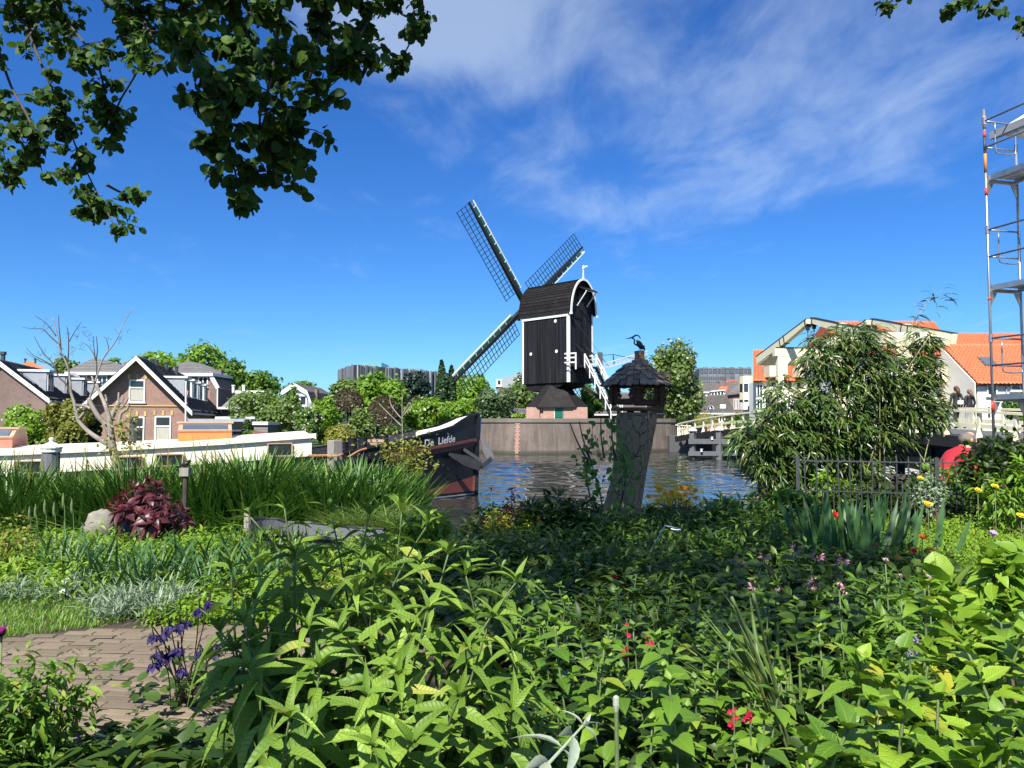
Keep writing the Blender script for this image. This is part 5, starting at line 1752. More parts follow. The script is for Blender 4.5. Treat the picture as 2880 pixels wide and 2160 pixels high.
D_ = 58
t = thing('cream_terrace', 'cream terrace house with orange roof and balconies behind drawbridge portal', 'house', (X(2210, D_), D_, 1.15))
MB().box(X(2146, D_), X(2420, D_), D_, D_ + 3.4, 1.15, Z(1072, D_)).build('wall', M['plaster_white'], t)
e0, e1 = P(2118, 1074, D_ - .4), P(2425, 1074, D_ - .4)
r0, r1 = P(2165, 985, D_ + 2.6), P(2425, 985, D_ + 2.6)
MB().prism([e0, P(2118, 985, D_ + 2.6), P(2118, 1074, D_ + 8.4)], e1 - e0).build('roof', M['roof_orange'], t)
up = P(2118, 985, D_ + 2.6) - e0
tiles(t, e0 + Vector((0, -.02, .02)), (1, 0, 0), up, (e1 - e0).x, up.length, M['roof_orange'], .26, .34)
for px_, py_ in ((2141, 1044), (2153, 1041), (2172, 1030)):
    q = P(px_, py_, D_ + .6)
    MB().obox(q, (.17, 0, 0), up.normalized() * .5, up.cross(Vector((1, 0, 0))).normalized() * .08).build('roof_light', M['sky_glass'], t)
for (ax0, ax1, y0, y1) in ((2150, 2200, 1062, 1032), (2150, 2200, 1118, 1090), (2230, 2300, 1062, 1035), (2230, 2300, 1118, 1092)):
    MB().box(X(ax0, D_), X(ax1, D_), D_ - 1.3, D_ - .003, Z(y0, D_), Z(y1, D_)).build('balcony', M['cream'], t)
    n = 12
    for k in range(n):
        xk = X(ax0, D_) + (X(ax1, D_) - X(ax0, D_)) * (k + .5) / n
        MB().box(xk - .04, xk + .04, D_ - 1.33, D_ - 1.31, Z(y0 - 2, D_), Z(y1 + 2, D_)).build('baluster', M['cream'], t)
for (wx, wy, ww, wh) in ((2136, 1100, .5, 1.1), (2176, 1078, .9, .75), (2165, 1135, .8, .8), (2215, 1078, .7, .9), (2260, 1078, 1.2, .7), (2136, 1140, .5, .9)):
    window(t, P(wx, wy, D_ - .02), (1, 0, 0), (0, -1, 0), ww, wh, bars=2, t=.07)

# --- orange roofed white houses at the right
D_ = 50
t = thing('balcony_house', 'white house with tall orange roof and recessed balconies behind the bamboo', 'house', (X(2590, D_), D_, 1.15))
MB().box(X(2380, D_), X(2705, D_), D_, D_ + 8, 1.15, Z(1000, D_)).build('wall', M['plaster_white'], t)
e0, e1 = P(2370, 1001, D_ - .5), P(2712, 1001, D_ - .5)
rz = P(2370, 905, D_ + 2.4)
MB().prism([e0, Vector((e0.x, rz.y, rz.z)), Vector((e0.x, D_ + 8.4, e0.z))], (e1 - e0).x * Vector((.955, 0, 0))).build('roof', M['roof_orange'], t)
up = Vector((0, rz.y - e0.y, rz.z - e0.z))
tiles(t, e0 + Vector((0, -.02, .02)), (1, 0, 0), up, (e1 - e0).x * .955, up.length, M['roof_orange'], .25, .33)
for px_, py_ in ((2660, 957), (2575, 957)):
    MB().obox(P(px_, py_, D_ + .55), (.38, 0, 0), up.normalized() * .55, up.cross(Vector((1, 0, 0))).normalized() * .12).build('roof_light', M['sky_glass'], t)
MB().box(X(2600, D_), X(2704, D_), D_ - .02, D_ - .005, Z(1042, D_), Z(1006, D_)).build('balcony_shade_panel', M['dark_brick'], t)  # flat dark panel on the wall, painting in the shade above the balcony
MB().box(X(2598, D_), X(2712, D_), D_ - 1.2, D_ - .03, Z(1076, D_), Z(1041, D_)).build('balcony', M['cream'], t)
for k in range(16):
    xk = X(2600, D_) + (X(2710, D_) - X(2600, D_)) * (k + .5) / 16
    MB().box(xk - .045, xk + .045, D_ - 1.23, D_ - 1.205, Z(1072, D_), Z(1044, D_)).build('baluster', M['cream'], t)
for wx in (2655, 2680, 2700):
    window(t, P(wx, 1095, D_ - .02), (1, 0, 0), (0, -1, 0), .52, .85, t=.07)
MB().box(X(2598, D_), X(2712, D_), D_ - 1.15, D_ - .03, Z(1135, D_), Z(1118, D_)).build('lower_balcony', M['cream'], t)

D_ = 46
t = thing('white_house', 'white plastered house with bright orange tiled roof and roof window', 'house', (X(2800, D_), D_, 1.15))
w0 = P(2745, 1068, D_)
gab = [P(2705, 990, D_ + 3.5), P(2745, 1066, D_), P(2748, 1190, D_), P(2705, 1190, D_ + 3.5)]
xl, xr = X(2750, D_), X(3060, D_)
zE, zR = Z(1066, D_), Z(968, D_ + 3.6)
MB().prism([(xl, D_, 1.15), (xl, D_, zE - .45), (xl, D_ + 3.6, zR - .5), (xl, D_ + 7.2, zE - .45), (xl, D_ + 7.2, 1.15)], (xr - xl, 0, 0)).build('wall', M['plaster'], t)
up = Vector((0, 3.6 + .3, (zR - zE) * (3.9 / 3.6)))
MB().prism([(xl - .13, D_ - .05, 1.15), (xl - .13, D_ - .05, zE - .22), (xl - .13, D_ + 3.6, zR - .12), (xl - .13, D_ + 7.2, zE - .22), (xl - .13, D_ + 7.2, 1.15)], (-.06, 0, 0)).build('gable', M['plaster'], t)
MB().prism([(xl - .1, D_ - .3, zE - .35), (xl - .1, D_ + 3.6, zR), (xl - .1, D_ + 7.5, zE - .35)], (xr - xl + .2, 0, 0)).build('roof', M['roof_orange'], t)
tiles(t, Vector((xl - .15, D_ - .35, zE - .36)), (1, 0, 0), Vector((0, 3.95, zR - zE + .35)), xr - xl + .25, math.hypot(3.95, zR - zE + .35), M['roof_orange'], .25, .33)
mid = P(2778, 1020, D_ + 1.7)
upn = Vector((0, 3.95, zR - zE + .35)).normalized()
MB().obox(mid, (.42, 0, 0), upn * .52, upn.cross(Vector((1, 0, 0))).normalized() * .10).build('roof_light_frame', M['facade_dark'], t)
MB().obox(mid + upn.cross(Vector((-1, 0, 0))).normalized() * .11, (.34, 0, 0), upn * .43, upn.cross(Vector((1, 0, 0))).normalized() * .01).build('roof_light', M['sky_glass'], t)
for wx, wy, ww, wh in ((2789, 1094, .62, .82), (2868, 1086, 1.15, .55), (2785, 1160, .5, .8), (2865, 1158, .9, .9)):
    window(t, P(wx, wy, D_ - .02), (1, 0, 0), (0, -1, 0), ww, wh, bars=2, t=.07)
MB().tube([P(2830, 1070, D_ - .08), P(2832, 1185, D_ - .08)], .04, 8).build('downpipe', M['zinc'], t)
D_ = 60
t = thing('orange_roof_house', 'house showing a dull orange tile roof behind the white house', 'house', (X(2830, D_), D_, 1.15))
MB().box(X(2700, D_), X(2990, D_), D_, D_ + 5, 1.15, Z(985, D_)).build('wall', M['plaster'], t)
MB().prism([P(2695, 1000, D_ - .3), P(2695, 944, D_ + 2.5), P(2695, 1000, D_ + 5.3)], (X(3000, D_) - X(2695, D_), 0, 0)).build('roof', M['roof_orange'], t)
up = P(2695, 944, D_ + 2.5) - P(2695, 1000, D_ - .3)
tiles(t, P(2695, 1000, D_ - .32), (1, 0, 0), Vector((0, up.y, up.z)), X(3000, D_) - X(2695, D_), up.length, M['roof_orange'], .25, .33)

# --- crane
t = thing('crane', 'distant tower crane jib rising behind the birdhouse', 'crane', (X(1690, 150), 150, 1))
j0, j1 = P(1698, 1036, 150), P(1822, 1000, 150)
mast = P(1688, 1000, 150)
for dz in (0, .9):
    MB().bar(j0 + zu * dz, j1 + zu * dz, .22, .22).build('chord', M['slat_light'], t)
mb = MB()
for k in range(22):
    a, b = j0.lerp(j1, k / 22), j0.lerp(j1, (k + 1) / 22)
    mb.bar(a + zu * (.9 if k % 2 else 0), b + zu * (0 if k % 2 else .9), .12, .12)
tag(mb.build('lacing', M['slat_light'], t), kind='stuff')
MB().bar((mast.x, 150, 1), mast + zu * .6, .9, .9, up=(0, 1, 0)).build('mast', M['facade_dark'], t)
pk = P(1724, 997, 150)
for p_, q_ in ((mast, pk), (pk, P(1800, 1012, 150)), (pk, j0.lerp(j1, .22)), (mast, j0.lerp(j1, .12)), (pk, j0.lerp(j1, .25) + Vector((0, 0, .2)))):
    MB().bar(p_, q_, .12, .12).build('tie', M['iron'], t)

# --- distant cream drawbridge above the barge
t = thing('far_drawbridge', 'small cream drawbridge beam far off above the barge bow', 'bridge', P(1317, 1180, 100))
MB().bar(P(1318, 1180, 100), P(1317, 1138, 100), .45, .45, up=(0, 1, 0)).build('post', M['cream'], t)
MB().bar(P(1330, 1180, 101), P(1331, 1124, 101), .35, .35, up=(0, 1, 0)).build('post', M['cream'], t)
MB().bar(P(1258, 1133, 100), P(1400, 1141, 100), .45, .55).build('balance_beam', M['cream'], t)
MB().bar(P(1322, 1122, 100), P(1324, 1140, 100), .3, .3, up=(0, 1, 0)).build('bracket', M['cream'], t)
# lamp posts on the far quay
for px_, y0, y1, lab in ((1152, 1172, 1218, 'thin pale street lamp on the far quay left of the bow'), (1204, 1176, 1218, 'dark lantern post on the far quay beside the signboard')):
    t = thing('street_lamp', lab, 'lamp', P(px_, y1, 130))
    MB().tube([P(px_, y1, 130), P(px_, y0, 130)], .12, 6).build('pole', M['zinc'] if px_ == 1152 else M['iron'], t)
    MB().obox(P(px_, y0 - 1, 130), (.45 if px_ == 1152 else .3, 0, 0), (0, .2, 0), (0, 0, .15 if px_ == 1152 else .4)).build('lantern', M['white'] if px_ == 1152 else M['iron'], t)
# utility pole with street lights behind the gambrel house
t = thing('street_lamp', 'double armed street light behind the gambrel house', 'lamp', (X(900, 75), 75, 1))
MB().tube([(X(893, 75), 75, 1), P(893, 1092, 75)], .08, 6).build('pole', M['zinc'], t)
for dx, dy in ((14, -6), (34, 4)):
    MB().tube([P(893 + dx * .2, 1122 + dy, 75), P(893 + dx, 1117 + dy, 75)], .05, 6).build('arm', M['zinc'], t)

# flagpole with a red and white flag beside the gable house
t = thing('flagpole', 'white flagpole with red and white flag beside the gable house', 'flagpole', (X(524, 46), 46, .9))
MB().tube([(X(524, 46), 46, .9), P(523, 1072, 46)], .05, 8).build('pole', M['white'], t)
for k, m_ in enumerate(('flag_red', 'white', 'flag_red')):
    rows = []
    for i in range(8):
        f = i / 7
        y_ = 1096 + 36 * f
        rows.append([P(524 + 1.6 * k + 1.6 * math.sin(3 * f + k), y_ + 2 * k, 46 - .05 - .05 * math.sin(4 * f)), P(524 + 1.6 * (k + 1) + 1.6 * math.sin(3 * f + k + 1), y_ + 2 * (k + 1), 46 - .05 - .05 * math.sin(4 * f + 1))])
    MB().loft(rows).build('flag_band', M[m_], t)


# ================================================================== TREES AND SHRUBS ON THE FAR BANKS
def rdir(n, rng):
    v = rng.normal(size=(n, 3))
    return norm_rows(v)


def crown_points(rng, c, rx, ry, rz, n, lobes=14, shape='round', fill=.35):
    """points and outward directions over the lumpy surface of a crown"""
    c = np.array(c, float)
    R3 = np.array([rx, ry, rz])
    if shape == 'dome':
        d = rdir(n, rng)
        d[:, 2] = np.where(d[:, 2] < -.25, -d[:, 2], d[:, 2])
        r = 1 - np.abs(rng.normal(0, .03, n))
        return c + d * R3 * r[:, None], d
    if shape == 'column':
        t = rng.random(n)
        an = rng.random(n) * 2 * np.pi
        w = np.sin(np.pi * np.clip(t * .92 + .08, 0, 1)) ** .6 * (1 - .35 * t)
        lump = 1 + .22 * np.sin(an * 3 + t * 23) * np.sin(t * 31 + an * 2)
        r = np.sqrt(rng.random(n) * .5 + .5)
        p = np.stack([np.cos(an) * w * lump * r, np.sin(an) * w * lump * r, t * 2 - 1], 1)
        d = np.stack([np.cos(an), np.sin(an), .9 + 0 * an], 1)
        return c + p * R3, norm_rows(d)
    lc_ = rdir(lobes, rng) * (rng.random((lobes, 1)) * .30 + .55)
    lc_[:, 2] = lc_[:, 2] * .9 + .02
    lr = rng.random(lobes) ** 1.5 * .30 + .20
    lc_ = np.vstack([lc_, [[0, 0, 0]]])
    lr = np.append(lr, .5)
    out_p, out_d = [], []
    need = n
    while need > 0:
        m = int(need * 2.2) + 50
        k = rng.choice(len(lr), m, p=lr ** 2 / np.sum(lr ** 2))
        d = rdir(m, rng)
        # clumps inside each lobe
        cl = 1 + .30 * np.sin(d[:, 0] * 7 + k * 1.7) * np.sin(d[:, 1] * 7 + k) * np.sin(d[:, 2] * 7 + 2 * k)
        p = lc_[k] + d * (lr[k] * cl * (1 - rng.normal(0, .13, m)))[:, None]
        dist = np.linalg.norm(p[:, None, :] - lc_[None, :, :], axis=2) / lr[None, :]
        ok = (dist.min(axis=1) > .72) | (rng.random(m) < fill * .3)
        ok &= p[:, 2] > -.98
        gap = np.sin(4.3 * p[:, 0] + lobes) * np.sin(4.7 * p[:, 1] + 2) * np.sin(5.3 * p[:, 2] + .5 * lobes)
        ok &= (gap > -.22) | (rng.random(m) < .3)
        p, d = p[ok][:need], d[ok][:need]
        out_p.append(p)
        out_d.append(d)
        need -= len(p)
    p, d = np.vstack(out_p), np.vstack(out_d)
    ext = np.percentile(np.abs(p), 99, axis=0)
    p = p / ext
    return c + p * R3, d


def crown_mesh(rng, pts, d, size, mat, o, tpl=None, tilt=.55):
    n = len(pts)
    up = norm_rows(d + rng.normal(0, tilt, (n, 3)) + np.array([0, 0, .25]))
    ax = norm_rows(np.cross(up, rdir(n, rng)))
    # the tone changes from spray to spray rather than from leaf to leaf
    blob = .5 + .5 * np.sin(pts[:, 0] * 1.3 + 2 * np.sin(pts[:, 2] * 1.1)) * np.sin(pts[:, 1] * 1.2 + 1.7 * np.sin(pts[:, 0] * .9)) * np.sin(pts[:, 2] * 1.4)
    tint = np.clip(.65 * blob + .38 * rng.random(n), 0, .95)
    return leaves_mesh('crown', tpl or BIT, pts, ax, up, size * (rng.random(n) * .7 + .65), mat, tint, o=o, smooth=False)


_ts = [100]


def tree(name, label, px_, ytop, ybot, hw, D_, mat, n, size, z0=.9, shape='round', group=None, trunk=True, lobes=14, blossom=0, ry=1.0, cat='tree', fill=.35):
    _ts[0] += 1
    rng = np.random.default_rng(_ts[0])
    x = X(px_, D_)
    zt, zb_ = Z(ytop, D_), max(Z(ybot, D_), z0 - .3)
    rz = (zt - zb_) / 2
    rx = hw * D_ / FPX
    c = (x, D_, zb_ + rz)
    t = thing(name, label, cat, (x, D_, z0), group)
    if trunk:
        mb = MB()
        h = c[2] + rz * .3
        w = max(.05, rx * .055)
        mb.tube([(x, D_, z0 - .3), (x + rx * .03, D_, (z0 + h) / 2), (x, D_, h)], [w * 1.4, w, w * .5], 8)
        mb.build('trunk', M['bark'], t, smooth=True)
        for k in range(5):
            a = 2 * math.pi * k / 5 + rng.random()
            z1 = zb_ + rz * (.1 + .5 * rng.random())
            MB().tube([(x, D_, min(z1, h)), (x + math.cos(a) * rx * .35, D_ + math.sin(a) * rx * .35, z1 + rz * .35), (x + math.cos(a) * rx * .65, D_ + math.sin(a) * rx * .65, z1 + rz * .6)], [w * .5, w * .3, w * .12], 6).build('limb', M['bark'], t, smooth=True)
    if shape == 'twin':
        p1, d1 = crown_points(rng, (x - rx * .32, D_, c[2]), rx * .6, rx * .6, rz, n // 2, shape='column')
        p2, d2 = crown_points(rng, (x + rx * .42, D_ + .5, c[2] - rz * .06), rx * .5, rx * .5, rz * .94, n // 2, shape='column')
        p, d = np.vstack([p1, p2]), np.vstack([d1, d2])
    else:
        p, d = crown_points(rng, c, rx, rx * ry, rz, n, lobes, shape, fill)
    put('crown', crown_mesh(rng, p, d, size, M[mat], t.location), t, kind='stuff')
    if blossom:
        k = rng.choice(len(p), blossom)
        pb = p[k] + d[k] * .15
        put('blossom', leaves_mesh('blossom', BIT, pb, np.tile([[0, 0, 1.]], (blossom, 1)) + rng.normal(0, .3, (blossom, 3)), rdir(blossom, rng), size * .9, M['lf_blossom'], o=t.location, smooth=False), t, kind='stuff')
    return t


G1 = 'trees behind the left houses'
tree('broadleaf_tree', 'big rounded bright green tree between the two hipped brick houses', 528, 972, 1170, 122, 84, 'lf_bright', 9000, .42, group=G1, lobes=18)
tree('broadleaf_tree', 'green tree right of the biggest one, above the mansard house', 690, 1018, 1185, 85, 80, 'lf_mid', 7500, .38, group=G1, lobes=16)
tree('broadleaf_tree', 'paler tree rising just behind the gambrel house', 836, 1078, 1180, 60, 74, 'lf_mid', 4500, .32, group=G1)
tree('broadleaf_tree', 'thin pale tree top left of the hipped house', 178, 1008, 1110, 40, 95, 'lf_grey', 2200, .38, group=G1)
tree('broadleaf_tree', 'small tree top beside the chimney over the gable roof', 320, 1012, 1100, 28, 96, 'lf_mid', 1500, .38, group=G1)
G2 = 'trees and shrubs across the canal'
tree('broadleaf_tree', 'bright round tree in front of the slatted building', 1062, 1056, 1210, 74, 68, 'lf_bright', 6500, .32, group=G2)
tree('broadleaf_tree', 'greyish blossoming tree left of the bright round tree', 985, 1068, 1160, 50, 72, 'lf_grey', 3500, .32, group=G2)
tree('yew_dome', 'left one of two clipped brownish yew domes', 978, 1097, 1190, 45, 55, 'lf_yew', 9000, .17, group=G2, shape='dome', trunk=True)
tree('yew_dome', 'right one of two clipped brownish yew domes', 1079, 1113, 1245, 46, 54, 'lf_yew', 11000, .17, group=G2, shape='dome', trunk=True)
tree('conifer_tree', 'dark blue green conifer mass left of the poplars', 1182, 1056, 1215, 60, 92, 'lf_dark', 8000, .36, group=G2, lobes=18)
tree('poplar_tree', 'tall narrow dark poplar with two tips', 1253, 1014, 1235, 36, 78, 'lf_poplar', 9000, .26, group=G2, shape='twin')
tree('broadleaf_tree', 'light green slanting tree under the dark conifer', 1205, 1116, 1240, 60, 72, 'lf_bright', 5000, .28, group=G2)
tree('broadleaf_tree', 'yellow green tree behind the lower left sail', 1345, 1056, 1210, 78, 88, 'lf_bright', 7000, .36, group=G2)
tree('willow_tree', 'soft grey green willow behind the far drawbridge', 1385, 1086, 1215, 56, 70, 'lf_willow', 6500, .24, group=G2)
tree('broadleaf_tree', 'pale green tree close left of the mill base', 1462, 1056, 1200, 48, 76, 'lf_grey', 5000, .28, group=G2)
tree('broadleaf_tree', 'bright tree low between the poplars and the bow', 1290, 1130, 1230, 55, 75, 'lf_bright', 4500, .28, group=G2)
tree('broadleaf_tree', 'round green tree seen under the mill stairs', 1656, 1086, 1182, 44, 71, 'lf_mid', 4200, .26, z0=1.0, group=G2)
tree('chestnut_tree', 'pale flowering chestnut tree right of the birdhouse', 1893, 972, 1178, 80, 70, 'lf_grey', 8500, .30, z0=1.0, group=G2, blossom=420, lobes=18)
tree('broadleaf_tree', 'low tree right of the chestnut by the bridge landing', 1945, 1100, 1178, 35, 76, 'lf_grey', 2200, .28, z0=1.0, group=G2)
tree('garden_shrub', 'olive green loose shrub before the mansard house', 745, 1102, 1250, 92, 47, 'lf_grey', 8000, .17, group=G2, cat='shrub', lobes=18)
tree('garden_shrub', 'slender bluish green young tree before the gambrel house', 836, 1092, 1240, 34, 48, 'lf_mid', 3500, .15, group=G2, cat='shrub')
tree('garden_shrub', 'bright leafy shrub left of the clipped yews', 915, 1118, 1252, 46, 46, 'lf_bright', 5000, .15, group=G2, cat='shrub')
tree('garden_shrub', 'grey flowering rhododendron between the two yew domes', 1010, 1148, 1245, 42, 50, 'lf_grey', 4500, .16, group=G2, cat='shrub')
tree('garden_shrub', 'low yellow green shrub below the rhododendron', 965, 1195, 1265, 48, 44, 'lf_yellow', 3500, .14, group=G2, cat='shrub')
tree('garden_shrub', 'low dark shrub at the right foot of the yew', 1120, 1195, 1262, 60, 48, 'lf_deep', 4200, .15, group=G2, cat='shrub')
tree('garden_shrub', 'white flowering shrub beside the slender young tree', 870, 1140, 1250, 34, 44, 'lf_mid', 3000, .14, group=G2, cat='shrub', blossom=260)
tree('garden_shrub', 'rounded clipped bush behind the skylight', 702, 1212, 1260, 34, 34, 'lf_mid', 3000, .10, group=G2, cat='shrub')
tree('garden_shrub', 'small dark bush on the garden room corner', 702, 1183, 1235, 16, 42, 'lf_deep', 1200, .12, group=G2, cat='shrub')
tree('garden_shrub', 'bright climbing mound of leaves at the far left', 62, 1148, 1300, 66, 30, 'lf_bright', 7000, .12, group=G2, cat='shrub', lobes=16)
tree('garden_shrub', 'yellowish bamboo like shrub before the left house', 192, 1118, 1300, 66, 29, 'lf_yellow', 8000, .11, group=G2, cat='shrub', lobes=18)
tree('garden_shrub', 'deep green shrub right of the yellowish shrub', 258, 1160, 1300, 34, 30, 'lf_deep', 3500, .11, group=G2, cat='shrub')
tree('garden_shrub', 'clipped yellow green hedge behind the bridge railing', 1984, 1164, 1215, 34, 61, 'lf_yellow', 4000, .14, z0=1.1, group=G2, cat='shrub', shape='dome')
tree('garden_shrub', 'green hedge behind the bridge railing further right', 2078, 1162, 1215, 36, 60, 'lf_mid', 3500, .14, z0=1.1, group=G2, cat='shrub')
tree('garden_shrub', 'dark ivy shrub at the right end of quay wall', 1912, 1172, 1230, 18, 60, 'lf_deep', 1600, .14, z0=1.1, group=G2, cat='shrub')
tree('garden_shrub', 'small yellow green shrub beside the mill brick base', 1462, 1163, 1185, 22, 64, 'lf_bright', 1200, .14, z0=2.3, group=G2, cat='shrub')
tree('garden_shrub', 'green shrub against the white house behind the scaffold', 2872, 1112, 1190, 42, 43, 'lf_mid', 3000, .13, z0=1.1, group=G2, cat='shrub')
# belt of trees closing the view behind the left bank
tree('broadleaf_tree', 'low wide belt of green behind the mansard house', 620, 1100, 1190, 90, 96, 'lf_deep', 4500, .42, group=G1, ry=.5)
tree('broadleaf_tree', 'low green belt filling the gap behind the shrubs', 905, 1140, 1200, 60, 92, 'lf_mid', 2500, .4, group=G1, ry=.5)
tree('broadleaf_tree', 'far bright green tree row under the poplars', 1130, 1130, 1215, 70, 110, 'lf_mid', 3500, .42, group=G2, ry=.5)

# far quay people
def person_simple(name, label, foot, h, top, legs, hair, group=None, face=0.0):
    t = thing(name, label, 'person', foot, group)
    s = h / 1.7
    f = Vector(foot)
    ca, sa = math.cos(face), math.sin(face)
    q = lambda x, y, z: f + Vector((x * ca - y * sa, x * sa + y * ca, z)) * s
    mb = MB()
    mb.tube([q(-.09, 0, 0), q(-.1, .02, .45), q(-.08, 0, .9)], [.06 * s, .07 * s, .09 * s], 8)
    mb.tube([q(.11, .05, 0), q(.1, .0, .45), q(.08, 0, .9)], [.06 * s, .07 * s, .09 * s], 8)
    mb.build('trousers', M[legs], t, smooth=True)
    mb = MB()
    mb.tube([q(0, 0, .82), q(0, 0, 1.0), q(0, 0, 1.25), q(0, 0, 1.42), q(0, 0, 1.5)], [.16 * s, .17 * s, .2 * s, .17 * s, .07 * s], 10)
    for sx in (-1, 1):
        mb.tube([q(sx * .17, 0, 1.4), q(sx * .25, .02, 1.15), q(sx * .22, -.08, .92)], [.065 * s, .055 * s, .045 * s], 8)
    mb.build('jacket', M[top], t, smooth=True)
    MB().ell(q(0, 0, 1.6), .085 * s, .1 * s, .12 * s).build('head', M['skin'], t, smooth=True)
    MB().ell(q(0, .02, 1.64), .095 * s, .105 * s, .095 * s).build('hair', M[hair], t, smooth=True)
    return t


GP = 'people on the far quay'
person_simple('person', 'person in a red jacket standing on the far quay', P(1185, 1218, 130), 1.5, 'cloth_red', 'white', 'hair_blond', GP)
person_simple('person', 'person in white top nearest the lamp on the far quay', P(1166, 1218, 130), 1.45, 'white', 'cloth_black', 'hair_brown', GP)
person_simple('person', 'person in grey beside the white topped one on far quay', P(1158, 1219, 132), 1.5, 'cloth_grey', 'cloth_black', 'hair_grey', GP)
far_q = MB().prism([(X(1120, 128), 128, .25), (X(1345, 128), 128, .25), (X(1345, 150), 150, .25), (X(1120, 150), 150, .25)], (0, 0, -1.5))


# ================================================================== GARDEN GROUND
GZ = .75


def edge_y(x):
    return interp([(-40, 9.6), (-1.5, 9.6), (0, 10.4), (3.2, 10.9), (4.5, 12.4), (6.5, 14), (8, 22), (60, 24)], x)


gx = np.concatenate([np.arange(-14, 12.01, .22), np.arange(12.5, 40, 1.5)])
gy = np.concatenate([np.arange(-14, 0, 1.0), np.arange(0, 15, .2), np.arange(15.2, 27, .4)])
GX, GY = np.meshgrid(gx, gy)
E = np.vectorize(edge_y)(GX)
drop = np.clip((GY - E) / .5, 0, 1)
GZs = GZ + .035 * np.sin(GX * 2.1 + 1.3 * np.sin(GY * 1.7)) * np.sin(GY * 2.3) * (np.abs(GX + 2.6) > 2.0) - drop * drop * (3 - 2 * drop) * 1.9
m_, n2 = GX.shape
idx = np.arange(m_ * n2).reshape(m_, n2)
Fg = np.stack([idx[:-1, :-1], idx[:-1, 1:], idx[1:, 1:], idx[1:, :-1]], -1).reshape(-1, 4)
tag(put('garden_ground', fast_mesh('garden_ground', np.stack([GX, GY, GZs], -1).reshape(-1, 3), Fg, M['soil'], None, True)), kind='structure')


def gp(px_, py_, z=GZ):
    """point of the garden floor (height z) seen at a photo pixel"""
    d = P(px_, py_, 1.0) - Vector((0, 0, CAM_H))
    k = (z - CAM_H) / d.z
    return Vector((0, 0, CAM_H)) + d * k


# brick path: curved courses of pavers
path = tag(MB().prism([(-5.6, 3.1, GZ + .012), (-1.0, 3.1, GZ + .012), (-.5, 4.2, GZ + .012), (-.7, 5.6, GZ + .012), (-1.9, 5.72, GZ + .012), (-3.0, 5.55, GZ + .012), (-4.2, 4.9, GZ + .012), (-5.6, 4.2, GZ + .012)][::-1], (0, 0, -.05)).build('path', M['joint']), kind='structure')
pav = MB()
pav.add([(-.5, -.5, 0), (.5, -.5, 0), (.5, .5, 0), (-.5, .5, 0), (-.47, -.44, .5), (.47, -.44, .5), (.47, .44, .5), (-.47, .44, .5)], [(0, 1, 5, 4), (1, 2, 6, 5), (2, 3, 7, 6), (3, 0, 4, 7), (4, 5, 6, 7)])
pav_me = pav.mesh('paver', M['paving'])
cen = Vector((-3.4, -6.0, 0))
pl_ = []
k = 0
r = 9.2
while r < 12.2:
    n = int((math.radians(64)) * r / .205)
    for i in range(n):
        a = math.radians(52) + math.radians(64) * (i + (.5 if k % 2 else 0)) / n
        x, y = cen.x + r * math.cos(a), cen.y + r * math.sin(a)
        top = interp([(-5.6, 4.15), (-4.2, 4.85), (-3.0, 5.5), (-1.9, 5.68), (-.7, 5.55), (0, 5.2)], x)
        if -5.4 < x < -.55 and 3.15 < y < top and x > -.72 * y - .3:
            pl_.append((x, y, a, r))
    r += .080
    k += 1
pl_.sort(key=lambda q: q[1] + .3 * abs(q[0] + 2.6))
vis = [q for q in pl_ if q[1] > 4.05]
rest = [q for q in pl_ if q[1] <= 4.05] + vis[300:]
for x, y, a, r in vis[:300]:
    zt = GZ + .013 + random.uniform(-.003, .004)
    tx = Vector((-math.sin(a), math.cos(a), random.uniform(-.02, .02))).normalized()
    ry = Vector((math.cos(a), math.sin(a), 0))
    piece('paver', pav_me, path, frame((x, y, zt), tx * random.uniform(.196, .203), (ry + zu * random.uniform(-.06, .06)) * .060, zu * .016))
mb = MB()
for x, y, a, r in rest:
    zt = GZ + .013 + random.uniform(-.003, .004)
    tx = Vector((-math.sin(a), math.cos(a), 0))
    ry = Vector((math.cos(a), math.sin(a), 0))
    F_ = frame((x, y, zt), tx * .2, ry * .060, zu * .016)
    mb.add([F_ @ Vector(v) for v in pav.v], pav.f)
mb.build('pavers', M['paving'], path, kind='stuff')


# ================================================================== GROUND COVER
def in_poly(x, y, poly):
    inside = np.zeros(len(x), bool)
    n = len(poly)
    for i in range(n):
        x0, y0 = poly[i]
        x1, y1 = poly[(i + 1) % n]
        c = ((y0 > y) != (y1 > y)) & (x < (x1 - x0) * (y - y0) / (y1 - y0 + 1e-12) + x0)
        inside ^= c
    return inside


def scatter_xy(rng, n, poly):
    xs, ys = [p[0] for p in poly], [p[1] for p in poly]
    ox, oy = [], []
    got = 0
    while got < n:
        x = rng.uniform(min(xs), max(xs), 4 * n)
        y = rng.uniform(min(ys), max(ys), 4 * n)
        k = in_poly(x, y, poly)
        ox.append(x[k])
        oy.append(y[k])
        got += k.sum()
    return np.concatenate(ox)[:n], np.concatenate(oy)[:n]


_gc = [500]


